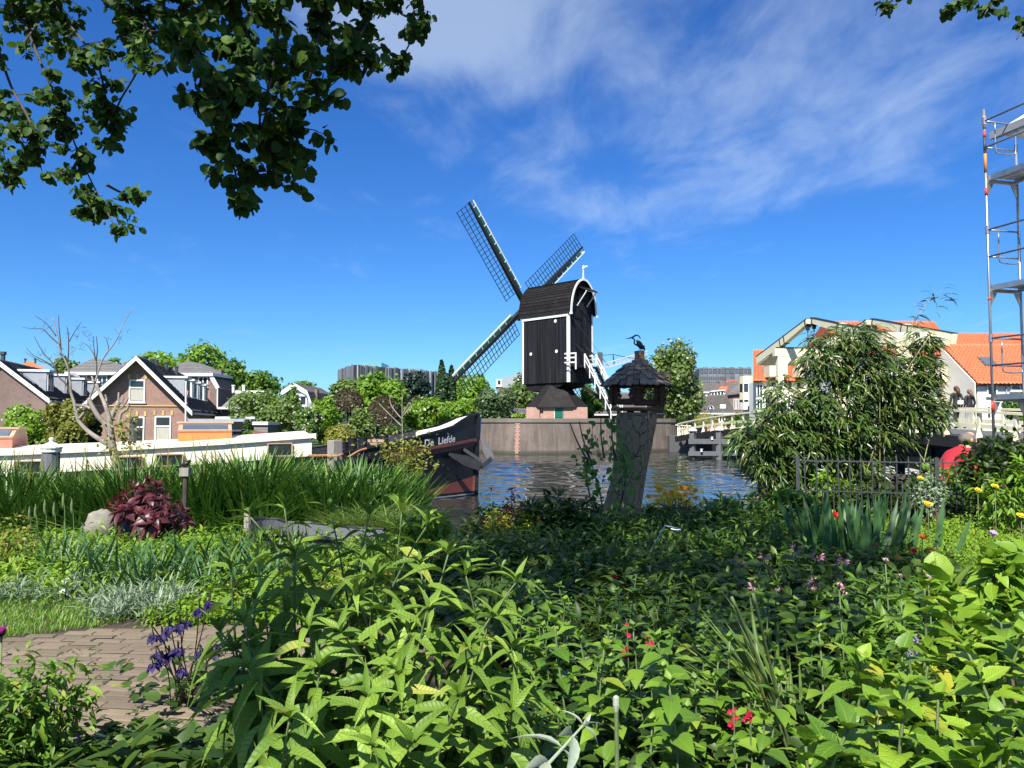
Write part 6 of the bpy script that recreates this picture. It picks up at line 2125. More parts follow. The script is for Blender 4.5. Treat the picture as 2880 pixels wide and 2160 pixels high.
def cover(name, label, poly, n_pl, per, h0, h1, tpl, ls, mat, cat='ground cover', tilt=.5, z=GZ, spread=.10, upright=0.0, width=None, clump=0.0, dens_tall=None):
    """a low mass of many small plants: per leaves on each, set along short stems"""
    _gc[0] += 1
    rng = np.random.default_rng(_gc[0])
    x, y = scatter_xy(rng, n_pl, poly)
    if clump:
        cx, cy = scatter_xy(rng, max(3, n_pl // 14), poly)
        j = rng.integers(0, len(cx), n_pl)
        x = x * (1 - clump) + clump * (cx[j] + rng.normal(0, .12, n_pl))
        y = y * (1 - clump) + clump * (cy[j] + rng.normal(0, .12, n_pl))
    h = h0 + (h1 - h0) * rng.random(n_pl) ** 1.2
    h = h * (.75 + .5 * (.5 + .5 * np.sin(x * 3.1 + 1.7) * np.sin(y * 2.7 + .6)))
    f = rng.random((n_pl, per)) ** .7
    az = rng.random((n_pl, per)) * 2 * np.pi
    rad = spread * rng.random((n_pl, per))
    px_ = x[:, None] + np.cos(az) * rad
    py_ = y[:, None] + np.sin(az) * rad
    pz = z + h[:, None] * f
    el = rng.normal(.15 + upright, tilt, (n_pl, per))
    d = np.stack([np.cos(az) * np.cos(el), np.sin(az) * np.cos(el), np.sin(el)], -1).reshape(-1, 3)
    up = np.stack([-np.cos(az) * np.sin(el), -np.sin(az) * np.sin(el), np.cos(el)], -1).reshape(-1, 3) + rng.normal(0, .25, (n_pl * per, 3))
    size = rng.uniform(ls[0], ls[1], n_pl * per)
    tint = np.clip(np.repeat(rng.random(n_pl), per) * .6 + rng.random(n_pl * per) * .4, 0, .999)
    p = np.stack([px_, py_, pz], -1).reshape(-1, 3)
    o = Vector((float(x.mean()), float(y.mean()), z))
    ob = put(name, leaves_mesh(name, tpl, p, d, up, size, M[mat], tint, o=o, width=width), loc=o, kind='stuff')
    return tag(ob, label, cat)


def blades(name, label, poly, n, h0, h1, tpl, mat, z=GZ, lean=.25, cat='grass', width=None, wind=(0, 0), kind='stuff', hfun=None):
    _gc[0] += 1
    rng = np.random.default_rng(_gc[0])
    x, y = scatter_xy(rng, n, poly)
    h = rng.uniform(h0, h1, n)
    if hfun is not None:
        h = h * np.array([hfun(a, b) for a, b in zip(x, y)])
    az = rng.random(n) * 2 * np.pi
    ln = np.abs(rng.normal(0, lean, n))
    d = np.stack([np.cos(az) * np.sin(ln) + wind[0], np.sin(az) * np.sin(ln) + wind[1], np.cos(ln)], 1)
    up = np.stack([-np.cos(az) - wind[0], -np.sin(az) - wind[1], .3 + 0 * az], 1) + rng.normal(0, .3, (n, 3))
    zz = np.full(n, z) if np.isscalar(z) else z
    o = Vector((float(x.mean()), float(y.mean()), float(zz.mean())))
    ob = put(name, leaves_mesh(name, tpl, np.stack([x, y, zz], 1), d, up, h, M[mat], o=o, width=width), loc=o, kind=kind)
    return tag(ob, label, cat)


# lawn beside the path
blades('lawn', 'short sunlit lawn edge beside the brick path', [(-5.8, 4.3), (-4.2, 5.0), (-3.0, 5.65), (-2.75, 6.1), (-4.4, 6.7), (-6.0, 6.8)], 18000, .03, .07, BLADE, 'lf_lawn', lean=.5, width=2.2)
# left border beyond the lawn
LB = [(-7.2, 6.6), (-4.4, 6.55), (-2.7, 6.05), (-1.4, 5.85), (-.3, 5.9), (-.2, 9.5), (-7.5, 9.5)]
cover('border_plants', 'mixed sunlit low plants of the left border', LB, 1500, 16, .06, .24, OVATE_S, (.035, .075), 'lf_lime', tilt=.6, clump=.5)
cover('border_herbs', 'dense small leaved herbs in the left border', LB, 800, 14, .08, .32, LANCE, (.06, .12), 'lf_bright', tilt=.6, clump=.5)
cover('edging_plants', 'lime green low edging along the brick path', [(-2.7, 5.65), (-1.0, 5.7), (-.9, 6.15), (-2.6, 6.15)], 420, 16, .05, .16, OVATE_S, (.03, .05), 'lf_lime', tilt=.6)
cover('silver_tuft', 'silvery lavender tuft on the corner of the lawn', [(-3.25, 5.8), (-2.6, 5.75), (-2.5, 6.2), (-3.2, 6.3)], 70, 22, .06, .20, BLADE, (.07, .12), 'lf_silver', tilt=.35, upright=.7, cat='plant', width=2.0)
cover('silver_foliage', 'greyish silver foliage along the back of the lawn', [(-5.6, 6.2), (-3.3, 6.15), (-3.1, 6.9), (-5.8, 7.0)], 130, 18, .06, .20, BLADE, (.07, .12), 'lf_silver', tilt=.4, upright=.6, cat='plant', width=2.0)
blades('strap_leaves', 'long strap leaves leaning across the left border', [(-3.4, 6.4), (-2.0, 6.4), (-2.1, 7.4), (-4.8, 7.6)], 420, .35, .65, BLADE, 'lf_iris', lean=.5, cat='plant', width=1.0)
blades('yellow_grass', 'tuft of golden grass beside the big buddleja', [(-1.45, 6.5), (-.95, 6.5), (-.95, 6.95), (-1.45, 6.95)], 260, .25, .42, BLADE_D, 'lf_yellow', lean=.6, cat='grass', width=.9)
blades('white_striped_leaves', 'cream striped iris leaves in front of the grey dinghy', [(-3.2, 8.4), (-2.3, 8.4), (-2.3, 8.9), (-3.2, 8.9)], 130, .22, .38, SWORD, 'lf_grey', lean=.25, cat='plant', width=.9)
# pavement weeds
cover('path_weeds', 'small weeds growing between the path bricks', [(-4.2, 3.4), (-1.0, 3.4), (-.9, 5.3), (-3.2, 5.2)], 70, 8, .0, .015, OVATE_S, (.015, .035), 'lf_mid', tilt=.3, z=GZ + .03, cat='weeds')

# shaded middle of the garden
MIDP = [(-.9, 5.4), (.3, 4.4), (2.2, 4.3), (3.9, 5.6), (3.6, 9.6), (2.6, 10.6), (-.4, 10.2)]
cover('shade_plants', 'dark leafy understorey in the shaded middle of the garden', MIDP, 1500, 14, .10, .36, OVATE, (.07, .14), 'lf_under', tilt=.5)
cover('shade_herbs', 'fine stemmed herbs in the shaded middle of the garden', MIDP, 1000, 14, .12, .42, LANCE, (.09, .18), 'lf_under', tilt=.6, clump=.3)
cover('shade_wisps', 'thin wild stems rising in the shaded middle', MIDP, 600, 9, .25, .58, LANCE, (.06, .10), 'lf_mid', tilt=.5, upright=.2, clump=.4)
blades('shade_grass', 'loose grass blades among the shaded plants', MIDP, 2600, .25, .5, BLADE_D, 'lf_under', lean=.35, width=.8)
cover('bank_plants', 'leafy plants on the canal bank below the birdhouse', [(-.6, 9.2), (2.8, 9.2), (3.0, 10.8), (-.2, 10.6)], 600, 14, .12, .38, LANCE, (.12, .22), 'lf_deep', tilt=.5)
blades('bank_grass', 'dark grass tufts on the bank right of the stump', [(1.7, 9.3), (3.4, 9.0), (3.6, 10.9), (1.8, 10.7)], 2400, .3, .55, BLADE_D, 'lf_mid', lean=.35, width=.9)
cover('spurge', 'lime flowering spurge left of the stump', [(-.3, 8.6), (.25, 8.5), (.35, 9.1), (-.3, 9.2)], 90, 26, .38, .58, OVATE_S, (.025, .05), 'pt_euph', tilt=.5, cat='plant', spread=.06)
# right hand, sunlit
RG = [(3.6, 7.0), (5.6, 6.6), (6.4, 8.6), (5.6, 9.7), (3.7, 9.6)]
blades('sunny_grass', 'bright fine grassy patch before the iron fence', RG, 9000, .18, .42, BLADE_D, 'lf_lime', lean=.6, width=.9)
cover('sunny_herbs', 'feathery lime green herbs before the iron fence', RG, 700, 16, .15, .42, OVATE_S, (.03, .05), 'lf_lime', tilt=.7)
cover('fence_climber', 'yellow green climbing leaves at the foot of the fence', [(3.6, 9.3), (6.4, 9.0), (6.5, 10.0), (3.7, 10.3)], 300, 16, .08, .30, OVATE, (.05, .09), 'lf_bright', tilt=.5)
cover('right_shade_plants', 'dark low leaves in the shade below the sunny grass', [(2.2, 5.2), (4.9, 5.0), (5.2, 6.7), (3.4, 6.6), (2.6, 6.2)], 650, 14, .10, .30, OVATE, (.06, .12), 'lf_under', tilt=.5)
cover('right_herbs', 'green herbs right of the big leaved shrub', [(1.6, 3.9), (3.4, 3.6), (4.2, 5.2), (2.2, 5.3)], 520, 16, .2, .5, LANCE, (.08, .14), 'lf_mid', tilt=.55)
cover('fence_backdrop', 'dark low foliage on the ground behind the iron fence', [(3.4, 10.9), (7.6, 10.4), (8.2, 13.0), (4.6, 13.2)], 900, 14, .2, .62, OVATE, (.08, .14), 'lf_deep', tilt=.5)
# foreground floor
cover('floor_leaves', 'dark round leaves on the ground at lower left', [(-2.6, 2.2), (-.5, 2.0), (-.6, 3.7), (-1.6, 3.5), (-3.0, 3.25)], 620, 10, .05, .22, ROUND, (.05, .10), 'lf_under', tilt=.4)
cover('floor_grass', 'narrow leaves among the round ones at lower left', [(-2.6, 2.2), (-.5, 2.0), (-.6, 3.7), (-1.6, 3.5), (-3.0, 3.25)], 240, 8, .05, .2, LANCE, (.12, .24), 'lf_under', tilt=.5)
cover('centre_floor', 'leafy floor below the balm in the foreground', [(.0, 2.0), (2.6, 2.0), (2.4, 4.6), (-.2, 4.8)], 800, 12, .08, .30, OVATE, (.05, .10), 'lf_deep', tilt=.5)  # darker leaf colour puts in the shade of the gaps under the balm
cover('right_floor', 'leafy floor below the big plants at lower right', [(1.2, 1.8), (3.6, 2.0), (4.0, 4.2), (1.6, 4.0)], 520, 12, .06, .28, OVATE, (.06, .12), 'lf_deep', tilt=.5)  # deep leaf tone paints the dark, shaded gaps between the big plants
cover('feathery_leaves', 'divided mugwort leaves in the lower left corner', [(-2.6, 2.9), (-1.85, 2.75), (-1.8, 3.3), (-2.5, 3.4)], 150, 26, .12, .55, LANCE, (.05, .10), 'lf_balm', tilt=.8, cat='plant')

# reeds along the water
REED = [(-9.5, 10.7), (-5.0, 10.7), (-2.2, 11.1), (-1.75, 11.6), (-1.8, 13.4), (-3.4, 13.2), (-6.0, 12.0), (-9.8, 11.9)]
hf = lambda x, y: interp([(-10, .95), (-5, 1.0), (-2.6, 1.02), (-1.6, .85), (-1.2, .6)], x) * (1 + .10 * math.sin(x * 2.9 + 1) * math.sin(x * 1.3) + .06 * math.sin(7 * x + 3 * y))
blades('reed_bed', 'tall dense green reeds standing along the water', REED, 11500, 1.25, 1.85, BLADE, 'lf_reed', z=.0, lean=.16, cat='reeds', width=.9, wind=(.01, 0), hfun=hf)
blades('reed_fringe', 'drooping front fringe of the reed bed', [(-9.5, 10.5), (-5.0, 10.5), (-2.2, 10.8), (-1.7, 11.3), (-1.8, 11.7), (-2.4, 11.3), (-5, 11.0), (-9.5, 11.0)], 3200, .7, 1.5, BLADE_D, 'lf_reed', z=.05, lean=.35, cat='reeds', width=1.0, hfun=hf)
blades('pale_grass', 'pale green fountain grass before the barge bow', [(-2.2, 9.9), (-1.3, 9.9), (-1.25, 10.6), (-2.2, 10.6)], 1300, .6, 1.0, BLADE_D, 'lf_grey', z=.45, lean=.35, width=.6)
blades('dry_stalks', 'thin dry seed stalks above the reed bed', [(-9, 11), (-4, 11), (-3, 12), (-8, 11.8)], 90, 1.6, 2.05, SWORD, 'lf_yellow', z=.1, lean=.12, cat='reeds', width=.18)


# ================================================================== LEAFY SHRUBS BUILT LEAF BY LEAF
def unit(v):
    v = Vector(v)
    return v.normalized() if v.length > 1e-9 else Vector((0, 0, 1))


def shoot(rng, base, tip, r0, nodes, ll, start=.35, el=(.5, -.15), bend=.0, pair=2, twist=1.57, jit=.25, top=True):
    """leaf placements along one stem: returns stem points and (pos, dir, up, size) lists"""
    base, tip = Vector(base), Vector(tip)
    ax = (tip - base)
    L_ = ax.length
    ax.normalize()
    s = ax.cross(Vector((.3, 1, .1))).normalized()
    t = ax.cross(s)
    side = (s * rng.normal() + t * rng.normal()) * bend
    pts = [base + (tip - base) * f + side * math.sin(math.pi * f) * L_ for f in (0, .3, .6, .85, 1)]
    out = []
    a0 = rng.random() * 6.28
    for k in range(nodes):
        f = start + (1 - start) * (k / max(1, nodes - 1)) ** .85
        pos = base + (tip - base) * f + side * math.sin(math.pi * f) * L_
        e = el[1] + (el[0] - el[1]) * (k / max(1, nodes - 1)) ** 1.5
        sz = ll * (1.0 - .45 * max(0, (f - .8) / .2)) * rng.uniform(.8, 1.12)
        for j in range(pair):
            a = a0 + k * twist + j * 2 * math.pi / pair + rng.normal() * jit
            e2 = e + rng.normal() * .18
            rad = s * math.cos(a) + t * math.sin(a)
            d = rad * math.cos(e2) + ax * math.sin(e2)
            up = -rad * math.sin(e2) + ax * math.cos(e2) + Vector(rng.normal(0, .12, 3))
            out.append((pos, d, up, sz))
    if top:
        for j in range(3):
            a = a0 + j * 2.1
            rad = s * math.cos(a) + t * math.sin(a)
            d = rad * .35 + ax
            out.append((tip, d, ax - rad * .3, ll * .42 * rng.uniform(.7, 1.1)))
    return pts, out


def shrub(name, label, cat, loc, stems, ll, nodes, tpl, leaf_m, stem_m, r0=.008, start=.35, el=(.6, -.1), bend=.05, pair=2, nmax=300, leaf_name='leaf', seed=1, width=None, group=None, twist=1.57, top=True):
    rng = np.random.default_rng(seed)
    t = thing(name, label, cat, loc, group)
    pos, d, up, sz = [], [], [], []
    for b, tp in stems:
        pts, lv = shoot(rng, b, tp, r0, nodes, ll, start, el, bend, pair, twist, top=top)
        MB().tube(smooth_pts([tuple(q) for q in pts], 3), [r0 * (1 - .6 * i / 12) for i in range(13)], 6).build('stem', M[stem_m], t, smooth=True)
        for a, b_2, c_2, s_ in lv:
            pos.append(a)
            d.append(b_2)
            up.append(c_2)
            sz.append(s_)
    leafy(t, leaf_name, tpl, pos, d, up, sz, M[leaf_m], nmax, width)
    return t


# big buddleja in the foreground
rng = np.random.default_rng(3)
bud_tips = [(705, 1455, 2.75), (800, 1430, 2.9), (930, 1440, 3.0), (1040, 1450, 3.0), (1130, 1440, 2.9), (1200, 1480, 2.8), (830, 1570, 2.55), (650, 1600, 2.5), (720, 1690, 2.4), (1020, 1580, 2.65), (1180, 1590, 2.6), (1260, 1560, 2.6),
            (1310, 1620, 2.55), (1450, 1640, 2.6), (870, 1770, 2.3), (700, 1880, 2.2), (960, 1780, 2.3), (1120, 1900, 2.15), (1200, 1720, 2.35), (1310, 1820, 2.3), (1440, 1830, 2.35), (1030, 1960, 2.05), (815, 2020, 2.0), (1160, 2090, 1.95), (1290, 1960, 2.1), (1050, 2100, 1.95), (1440, 2000, 2.2), (620, 1780, 2.4), (1000, 1680, 2.5), (1150, 1780, 2.4), (900, 1880, 2.2), (1380, 1740, 2.4)]
bud_base = Vector((-.45, 2.75, GZ))
stems = []
for px_, py_, D_ in bud_tips:
    tp = P(px_, py_, D_)
    b = bud_base + Vector((tp.x + .45, tp.y - 2.75, 0)) * .45 + Vector((rng.normal() * .05, rng.normal() * .05, 0))
    stems.append((b, tp))
for k in range(14):
    tp = P(rng.uniform(640, 1480), rng.uniform(1560, 2080), rng.uniform(2.3, 2.8))
    stems.append((Vector((tp.x * .7 - .12, tp.y + .15, GZ)), tp))
shrub('buddleja', 'large grey green buddleja with long pointed leaves in the foreground', 'shrub', bud_base, stems, .235, 11, BUDS, 'lf_bud', 'stem', r0=.0065, start=.3, el=(.55, -.6), bend=.10, nmax=300, seed=5, width=.82)

# lemon balm patch
BALM_G = 'balm shoots in the foreground patch'
rng = np.random.default_rng(11)
bx, by = scatter_xy(rng, 74, [(.05, 2.7), (.95, 2.3), (1.3, 3.2), (1.8, 4.4), (.9, 4.7), (.1, 4.4)])
balm_tpl = {}
for v in range(4):
    r2 = np.random.default_rng(40 + v)
    pts, lv = shoot(r2, (0, 0, 0), (r2.normal() * .05, r2.normal() * .05, .55), .004, 8, .115, .25, (.55, -.2), .05)
    st = MB().tube(smooth_pts([tuple(q) for q in pts], 2), .004, 5).mesh('stem', M['stem'], True)
    lm_ = leaves_mesh('leaves', OVATE, [q[0] for q in lv], [q[1] for q in lv], [q[2] for q in lv], [q[3] for q in lv], M['lf_balm'], width=1.05)
    balm_tpl[v] = (st, lm_)
order = np.argsort(by)
for i in order:
    t = thing('balm_plant', 'serrated green balm shoot in the dense patch right of the buddleja', 'plant', (bx[i], by[i], GZ), BALM_G)
    st, lm_ = balm_tpl[int(rng.integers(0, 4))]
    s = rng.uniform(.75, 1.15)
    Mx = Matrix.Translation((bx[i], by[i], GZ)) @ Matrix.Rotation(rng.random() * 6.28, 4, 'Z') @ Matrix.Diagonal((s, s, s, 1))
    piece('stem', st, t, Mx)
    o = piece('leaves', lm_, t, Mx)
    o['kind'] = 'stuff'

# big leaved plants at lower right
BIG_G = 'big leaved plants at the lower right'
rng = np.random.default_rng(21)
spots = [(2410, 1790, 3.0, ''), (2620, 1690, 3.1, ''), (2800, 1720, 3.0, ''), (2440, 1880, 2.5, ''), (2520, 1830, 2.6, ''), (2700, 1830, 2.5, ''), (2860, 1830, 2.6, ''), (2270, 2080, 2.15, ''), (2380, 2010, 2.15, ''), (2560, 1990, 2.2, ''), (2740, 2020, 2.1, ''), (2850, 2050, 2.1, ''), (2560, 1790, 2.9, '')]
big_lab = ['big leaved lime plant nearest the strap leaf tuft', 'big leaved lime plant behind the pink bistort spike', 'big leaved lime plant at the right edge, farthest back', 'big leaved lime plant in the middle left of its row', 'big leaved lime plant in the very middle of the group', 'big leaved lime plant right of the group middle', 'big leaved lime plant at the right edge, middle row', 'big leaved lime plant in front beside the red sage', 'big leaved lime plant in the front row, second from left', 'big leaved lime plant in the front row, centre', 'big leaved lime plant in the front row, second from right', 'big leaved lime plant at the bottom right corner', 'big leaved lime plant below the bistort spike']
for k, (px_, py_, D_, _) in enumerate(spots):
    tp = P(px_ + 25 * rng.normal(), py_ + 45 * rng.normal(), D_)
    b = Vector((tp.x + rng.normal() * .06, tp.y + rng.normal() * .06, GZ))
    shrub('broadleaf_plant', big_lab[k], 'plant', b, [(b, tp), (b + Vector((.05, .03, 0)), tp + Vector((.14, .10, -.07)))], rng.uniform(.14, .21), 12, BROADS, 'lf_balm' if k in (2, 4, 8, 11) else 'lf_lime', 'stem', r0=.009, start=.2, el=(.9, -.25), bend=.07, seed=60 + k, width=1.15, group=BIG_G, pair=2, twist=1.2)

# dark big leaved shrub in the shade (right of centre)
rng = np.random.default_rng(31)
stems = []
for px_, py_, D_ in ((2080, 1570, 5.6), (2150, 1560, 5.4), (2240, 1540, 5.3), (2300, 1560, 5.2), (2370, 1570, 5.1), (2120, 1640, 5.0), (2200, 1650, 4.9), (2290, 1640, 4.8), (2380, 1650, 4.7), (2440, 1620, 4.9), (2160, 1730, 4.5), (2250, 1720, 4.4), (2340, 1730, 4.3), (2420, 1710, 4.4), (2050, 1660, 5.1)):
    tp = P(px_, py_, D_)
    stems.append((Vector((tp.x * .93 + rng.normal() * .05, tp.y + .1, GZ)), tp))
sh = shrub('deadnettle', 'dark shaded deadnettle with broad leaves and dull pink flower heads', 'plant', (1.7, 4.9, GZ), stems, .17, 6, OVATE, 'lf_deep', 'stem', r0=.006, start=.3, el=(.3, -.25), seed=33, width=1.3)
for b, tp in stems[:9]:
    n = 26
    r2 = np.random.default_rng(int(tp.x * 1000) % 9999)
    dd_ = rdir(n, r2)
    put('flower', leaves_mesh('flower', OVATE_S, np.array(tp)[None] + dd_ * .018 + np.array([0, 0, -.01]), dd_, rdir(n, r2), .03, M['pt_pink'], o=sh.location), sh)

# red leaved shrub on the bank
rng = np.random.default_rng(41)
rc = gp(405, 1545)
stems = []
for k in range(34):
    an_, rr = rng.random() * 6.28, rng.random() ** .5
    px_, py_ = 405 + 125 * rr * math.cos(an_), 1425 - 68 * (1 - rr * rr) ** .5 - 16 * rng.random() + 55 * rr
    tp = P(px_, py_, rc.y + .45 * rr * math.sin(an_))
    stems.append((rc + Vector((rng.normal() * .08, rng.normal() * .08, 0)), tp))
shrub('red_shrub', 'dark red leaved shrub on the bank before the reeds', 'shrub', rc, stems, .27, 5, LANCE, 'lf_red', 'stem_brown', r0=.008, start=.45, el=(.35, -.5), seed=43, width=1.35, nmax=300)

# strap leaved tuft right of centre
tf = gp(2240, 2190)
t = thing('strap_tuft', 'tuft of long grey green strap leaves with two bare seed stalks', 'plant', tf)
rng = np.random.default_rng(51)
n = 64
an_ = rng.normal(2.4, .75, n)
ln = np.abs(rng.normal(.45, .25, n))
d = np.stack([np.cos(an_) * np.sin(ln), np.sin(an_) * np.sin(ln), np.cos(ln)], 1)
leafy(t, 'leaf', BLADE, np.array(tf)[None] + np.stack([rng.normal(0, .04, n), rng.normal(0, .04, n), 0 * an_], 1), d, np.stack([-np.cos(an_), -np.sin(an_), .5 + 0 * an_], 1), rng.uniform(.5, .85, n), M['lf_grey'], 300, width=.7)
for px_, py_ in ((2058, 1680), (2118, 1670)):
    q = P(px_, py_, 2.9)
    MB().tube(smooth_pts([tuple(tf), tuple(tf.lerp(q, .5) + Vector((-.02, 0, .1))), tuple(q)], 5), .006, 6).build('seed_stalk', M['stem'], t, smooth=True)

# iris clump
ic = gp(2390, 1625)
t = thing('iris_clump', 'clump of broad dark sword leaves with a red iris behind', 'plant', ic)
rng = np.random.default_rng(53)
n = 130
ox_ = rng.normal(0, .26, n)
d = np.stack([ox_ * .5 + rng.normal(.06, .17, n), rng.normal(0, .15, n), np.ones(n)], 1)
leafy(t, 'leaf', SWORD, np.array(ic)[None] + np.stack([ox_, rng.normal(0, .14, n), 0 * ox_], 1), d, np.stack([rng.normal(0, .6, n), -np.ones(n), 0 * ox_ + .1], 1), rng.uniform(.42, .86, n), M['lf_iris'], 300, width=1.15)


# flowers
def flower(parent, c, r, mat, n=6, cup=.3, seed=0, tpl=ROUND, name='flower', ax=(0, -.5, 1)):
    r2 = np.random.default_rng(seed)
    ax = unit(ax)
    s = ax.cross(Vector((1, .2, .1))).normalized()
    t_ = ax.cross(s)
    P_, D2, U_ = [], [], []
    for k in range(n):
        a = 2 * math.pi * k / n + r2.random() * .4
        rad = s * math.cos(a) + t_ * math.sin(a)
        P_.append(c)
        D2.append(rad + ax * cup)
        U_.append(ax - rad * cup)
    return put(name, leaves_mesh(name, tpl, P_, D2, U_, r * r2.uniform(.85, 1.1, n), M[mat], o=org(parent), width=1.1), parent)


def flower_stalk(name, label, px_, py_, D_, r, mat, z=GZ, n=6, cup=.3, cat='flower', group=None, lean=0.0, seed=0, layers=1):
    q = P(px_, py_, D_)
    t = thing(name, label, cat, (q.x + lean, q.y, z), group)
    MB().tube([(q.x + lean, q.y, z), (q.x + lean * .3, q.y, (z + q.z) / 2), tuple(q)], .004, 5).build('stem', M['stem'], t, smooth=True)
    for k in range(layers):
        flower(t, q + Vector((0, 0, .004 * k)), r * (1 - .25 * k), mat, n, cup + .5 * k, seed + k)
    return t


fl = [('tulip', 'lower of two pale mauve tulips at the right', 2810, 1535, 7.0, .05, 'pt_mauve', 6, 1.5), ('tulip', 'upper of two pale mauve tulips at the right', 2792, 1505, 7.1, .05, 'pt_mauve', 6, 1.3),
      ('poppy', 'yellow poppy in front of the fence, left of the tulips', 2610, 1420, 8.2, .055, 'pt_yellow', 6, .5), ('poppy', 'yellow poppy on the bush, left one of the pair', 2750, 1379, 8.6, .045, 'pt_yellow', 6, .4),
      ('poppy', 'yellow poppy on the bush, right one of the pair', 2798, 1368, 8.6, .045, 'pt_yellow', 6, .4), ('poppy', 'yellow poppy at the right edge of the photo', 2872, 1452, 7.6, .05, 'pt_yellow', 6, .4),
      ('poppy', 'yellow poppy among the fence climbers', 2588, 1346, 9.2, .045, 'pt_yellow', 6, .5), ('geum', 'orange flower above the sword leaves', 2480, 1460, 7.6, .035, 'pt_orange', 6, .4),
      ('geum', 'tall brown orange flower in the sunny grass', 2594, 1515, 6.9, .05, 'pt_orange', 6, .8), ('geum', 'orange flower low in front of the sunny grass', 2622, 1548, 6.8, .04, 'pt_orange', 6, .4),
      ('wallflower', 'dark red wallflower beside the orange flowers', 2570, 1552, 6.8, .04, 'pt_red', 6, .6), ('wallflower', 'red wallflower at the right foot of the sword leaves', 2525, 1570, 6.7, .04, 'pt_orange', 6, .5),
      ('wallflower', 'small red flower left of the sword leaf tips', 2462, 1534, 6.9, .03, 'pt_red', 6, .6), ('iris_flower', 'dark red iris bloom behind the sword leaves', 2355, 1456, 8.0, .085, 'pt_red', 6, .7),
      ('chocolate_flower', 'maroon and white flower in the sunny grass', 2590, 1465, 7.6, .035, 'pt_magenta', 6, .6), ('sage_flower', 'small dark red bloom in the deep shade', 1728, 1625, 5.6, .03, 'pt_red', 6, .5),
      ('tulip', 'dark purple tulip at the left photo edge', 4, 1790, 3.1, .05, 'pt_magenta', 6, 1.8), ('buttercup', 'small yellow flower right of the bistort spike', 2612, 1852, 3.4, .025, 'pt_yellow', 6, .4),
      ('white_flower', 'white flower low in the left border', 186, 1636, 6.6, .04, 'pt_white', 5, .5), ('white_flower', 'second white flower left of the silver tuft', 178, 1664, 6.4, .03, 'pt_white', 5, .5)]
for k, (nm, lab, px_, py_, D_, r, mt, n, cup) in enumerate(fl):
    flower_stalk(nm, lab, px_, py_, D_, r, mt, n=n, cup=cup, seed=200 + 7 * k, layers=2)
# crimson sage sprigs
for k, (px_, py_, D_, lab) in enumerate(((2108, 2022, 2.6, 'crimson sage spike at lower right beside the strap tuft'), (2062, 2020, 2.6, 'crimson sage spike left of the brighter one'), (1763, 1772, 3.6, 'crimson flower spike upper left in the balm patch'), (1826, 1800, 3.5, 'crimson flower spike upper right in the balm patch'), (1762, 1838, 3.4, 'dark crimson flower spike low in the balm patch'))):
    q = P(px_, py_, D_)
    t = thing('sage_sprig', lab, 'flower', (q.x, q.y + .02, GZ), 'crimson sage sprigs')
    MB().tube([(q.x + .01, q.y + .02, GZ), (q.x + .01, q.y, (q.z + GZ) / 2), (q.x, q.y, q.z + .05)], .003, 5).build('stem', M['stem'], t)
    for j in range(7):
        flower(t, q + Vector((random.uniform(-.012, .012), random.uniform(-.012, .012), random.uniform(-.028, .028))), .011, 'pt_crimson', 4, .4, 300 + 10 * k + j, ax=(random.uniform(-1, 1), -1, .3))
# pale pink bistort spike
q = P(2568, 1820, 3.1)
t = thing('bistort', 'pale pink bistort spike standing up at the right', 'flower', (q.x, q.y, GZ))
MB().tube([(q.x, q.y, GZ), tuple(q - zu * .05)], .004, 5).build('stem', M['stem'], t)
r2 = np.random.default_rng(5)
n = 160
zz = r2.uniform(-.045, .05, n)
aa = r2.random(n) * 6.28
rad = .014 * np.sqrt(np.clip(1 - (zz / .055) ** 2, .05, 1))
put('flower_spike', leaves_mesh('flower_spike', OVATE_S, np.array(q)[None] + np.stack([np.cos(aa) * rad, np.sin(aa) * rad, zz], 1), np.stack([np.cos(aa), np.sin(aa), .4 + 0 * aa], 1), rdir(n, r2), .013, M['pt_mauve'], o=t.location), t)
# columbine with violet flowers
cb = gp(520, 1985)
t = thing('columbine', 'violet columbine with nodding flowers over the brick path', 'flower', cb)
r2 = np.random.default_rng(9)
for k, (px_, py_) in enumerate(((432, 1785), (455, 1782), (475, 1760), (505, 1755), (525, 1745), (440, 1835), (475, 1835), (500, 1822), (430, 1865), (508, 1880), (563, 1832), (560, 1710), (590, 1690), (620, 1815), (455, 1850), (605, 1830))):
    q = P(px_, py_, 3.55 + .1 * r2.normal())
    MB().tube(smooth_pts([tuple(cb + Vector((r2.normal() * .04, r2.normal() * .04, 0))), tuple(cb.lerp(q, .5) + Vector((.03 * r2.normal(), 0, .04))), tuple(q + Vector((0, 0, .03))), tuple(q)], 3), .003, 5).build('stalk', M['stem_brown'], t)
    f = flower(t, q, .048, 'pt_purple', 6, -.9, 400 + k, OVATE_S, ax=(.2 * r2.normal(), -.2, 1))
    flower(t, q + Vector((0, 0, -.01)), .042, 'pt_purple', 6, -.3, 450 + k, OVATE_S, ax=(.2 * r2.normal(), -.2, 1))
n = 90
p = np.array(cb)[None] + np.stack([r2.normal(0, .14, n), r2.normal(0, .12, n), r2.uniform(.02, .24, n)], 1)
dd_ = rdir(n, r2)
dd_[:, 2] *= .3
leafy(t, 'leaf', ROUND, p, dd_, np.tile([[0, -.3, 1.]], (n, 1)) + r2.normal(0, .3, (n, 3)), r2.uniform(.05, .085, n), M['lf_under'], 300)
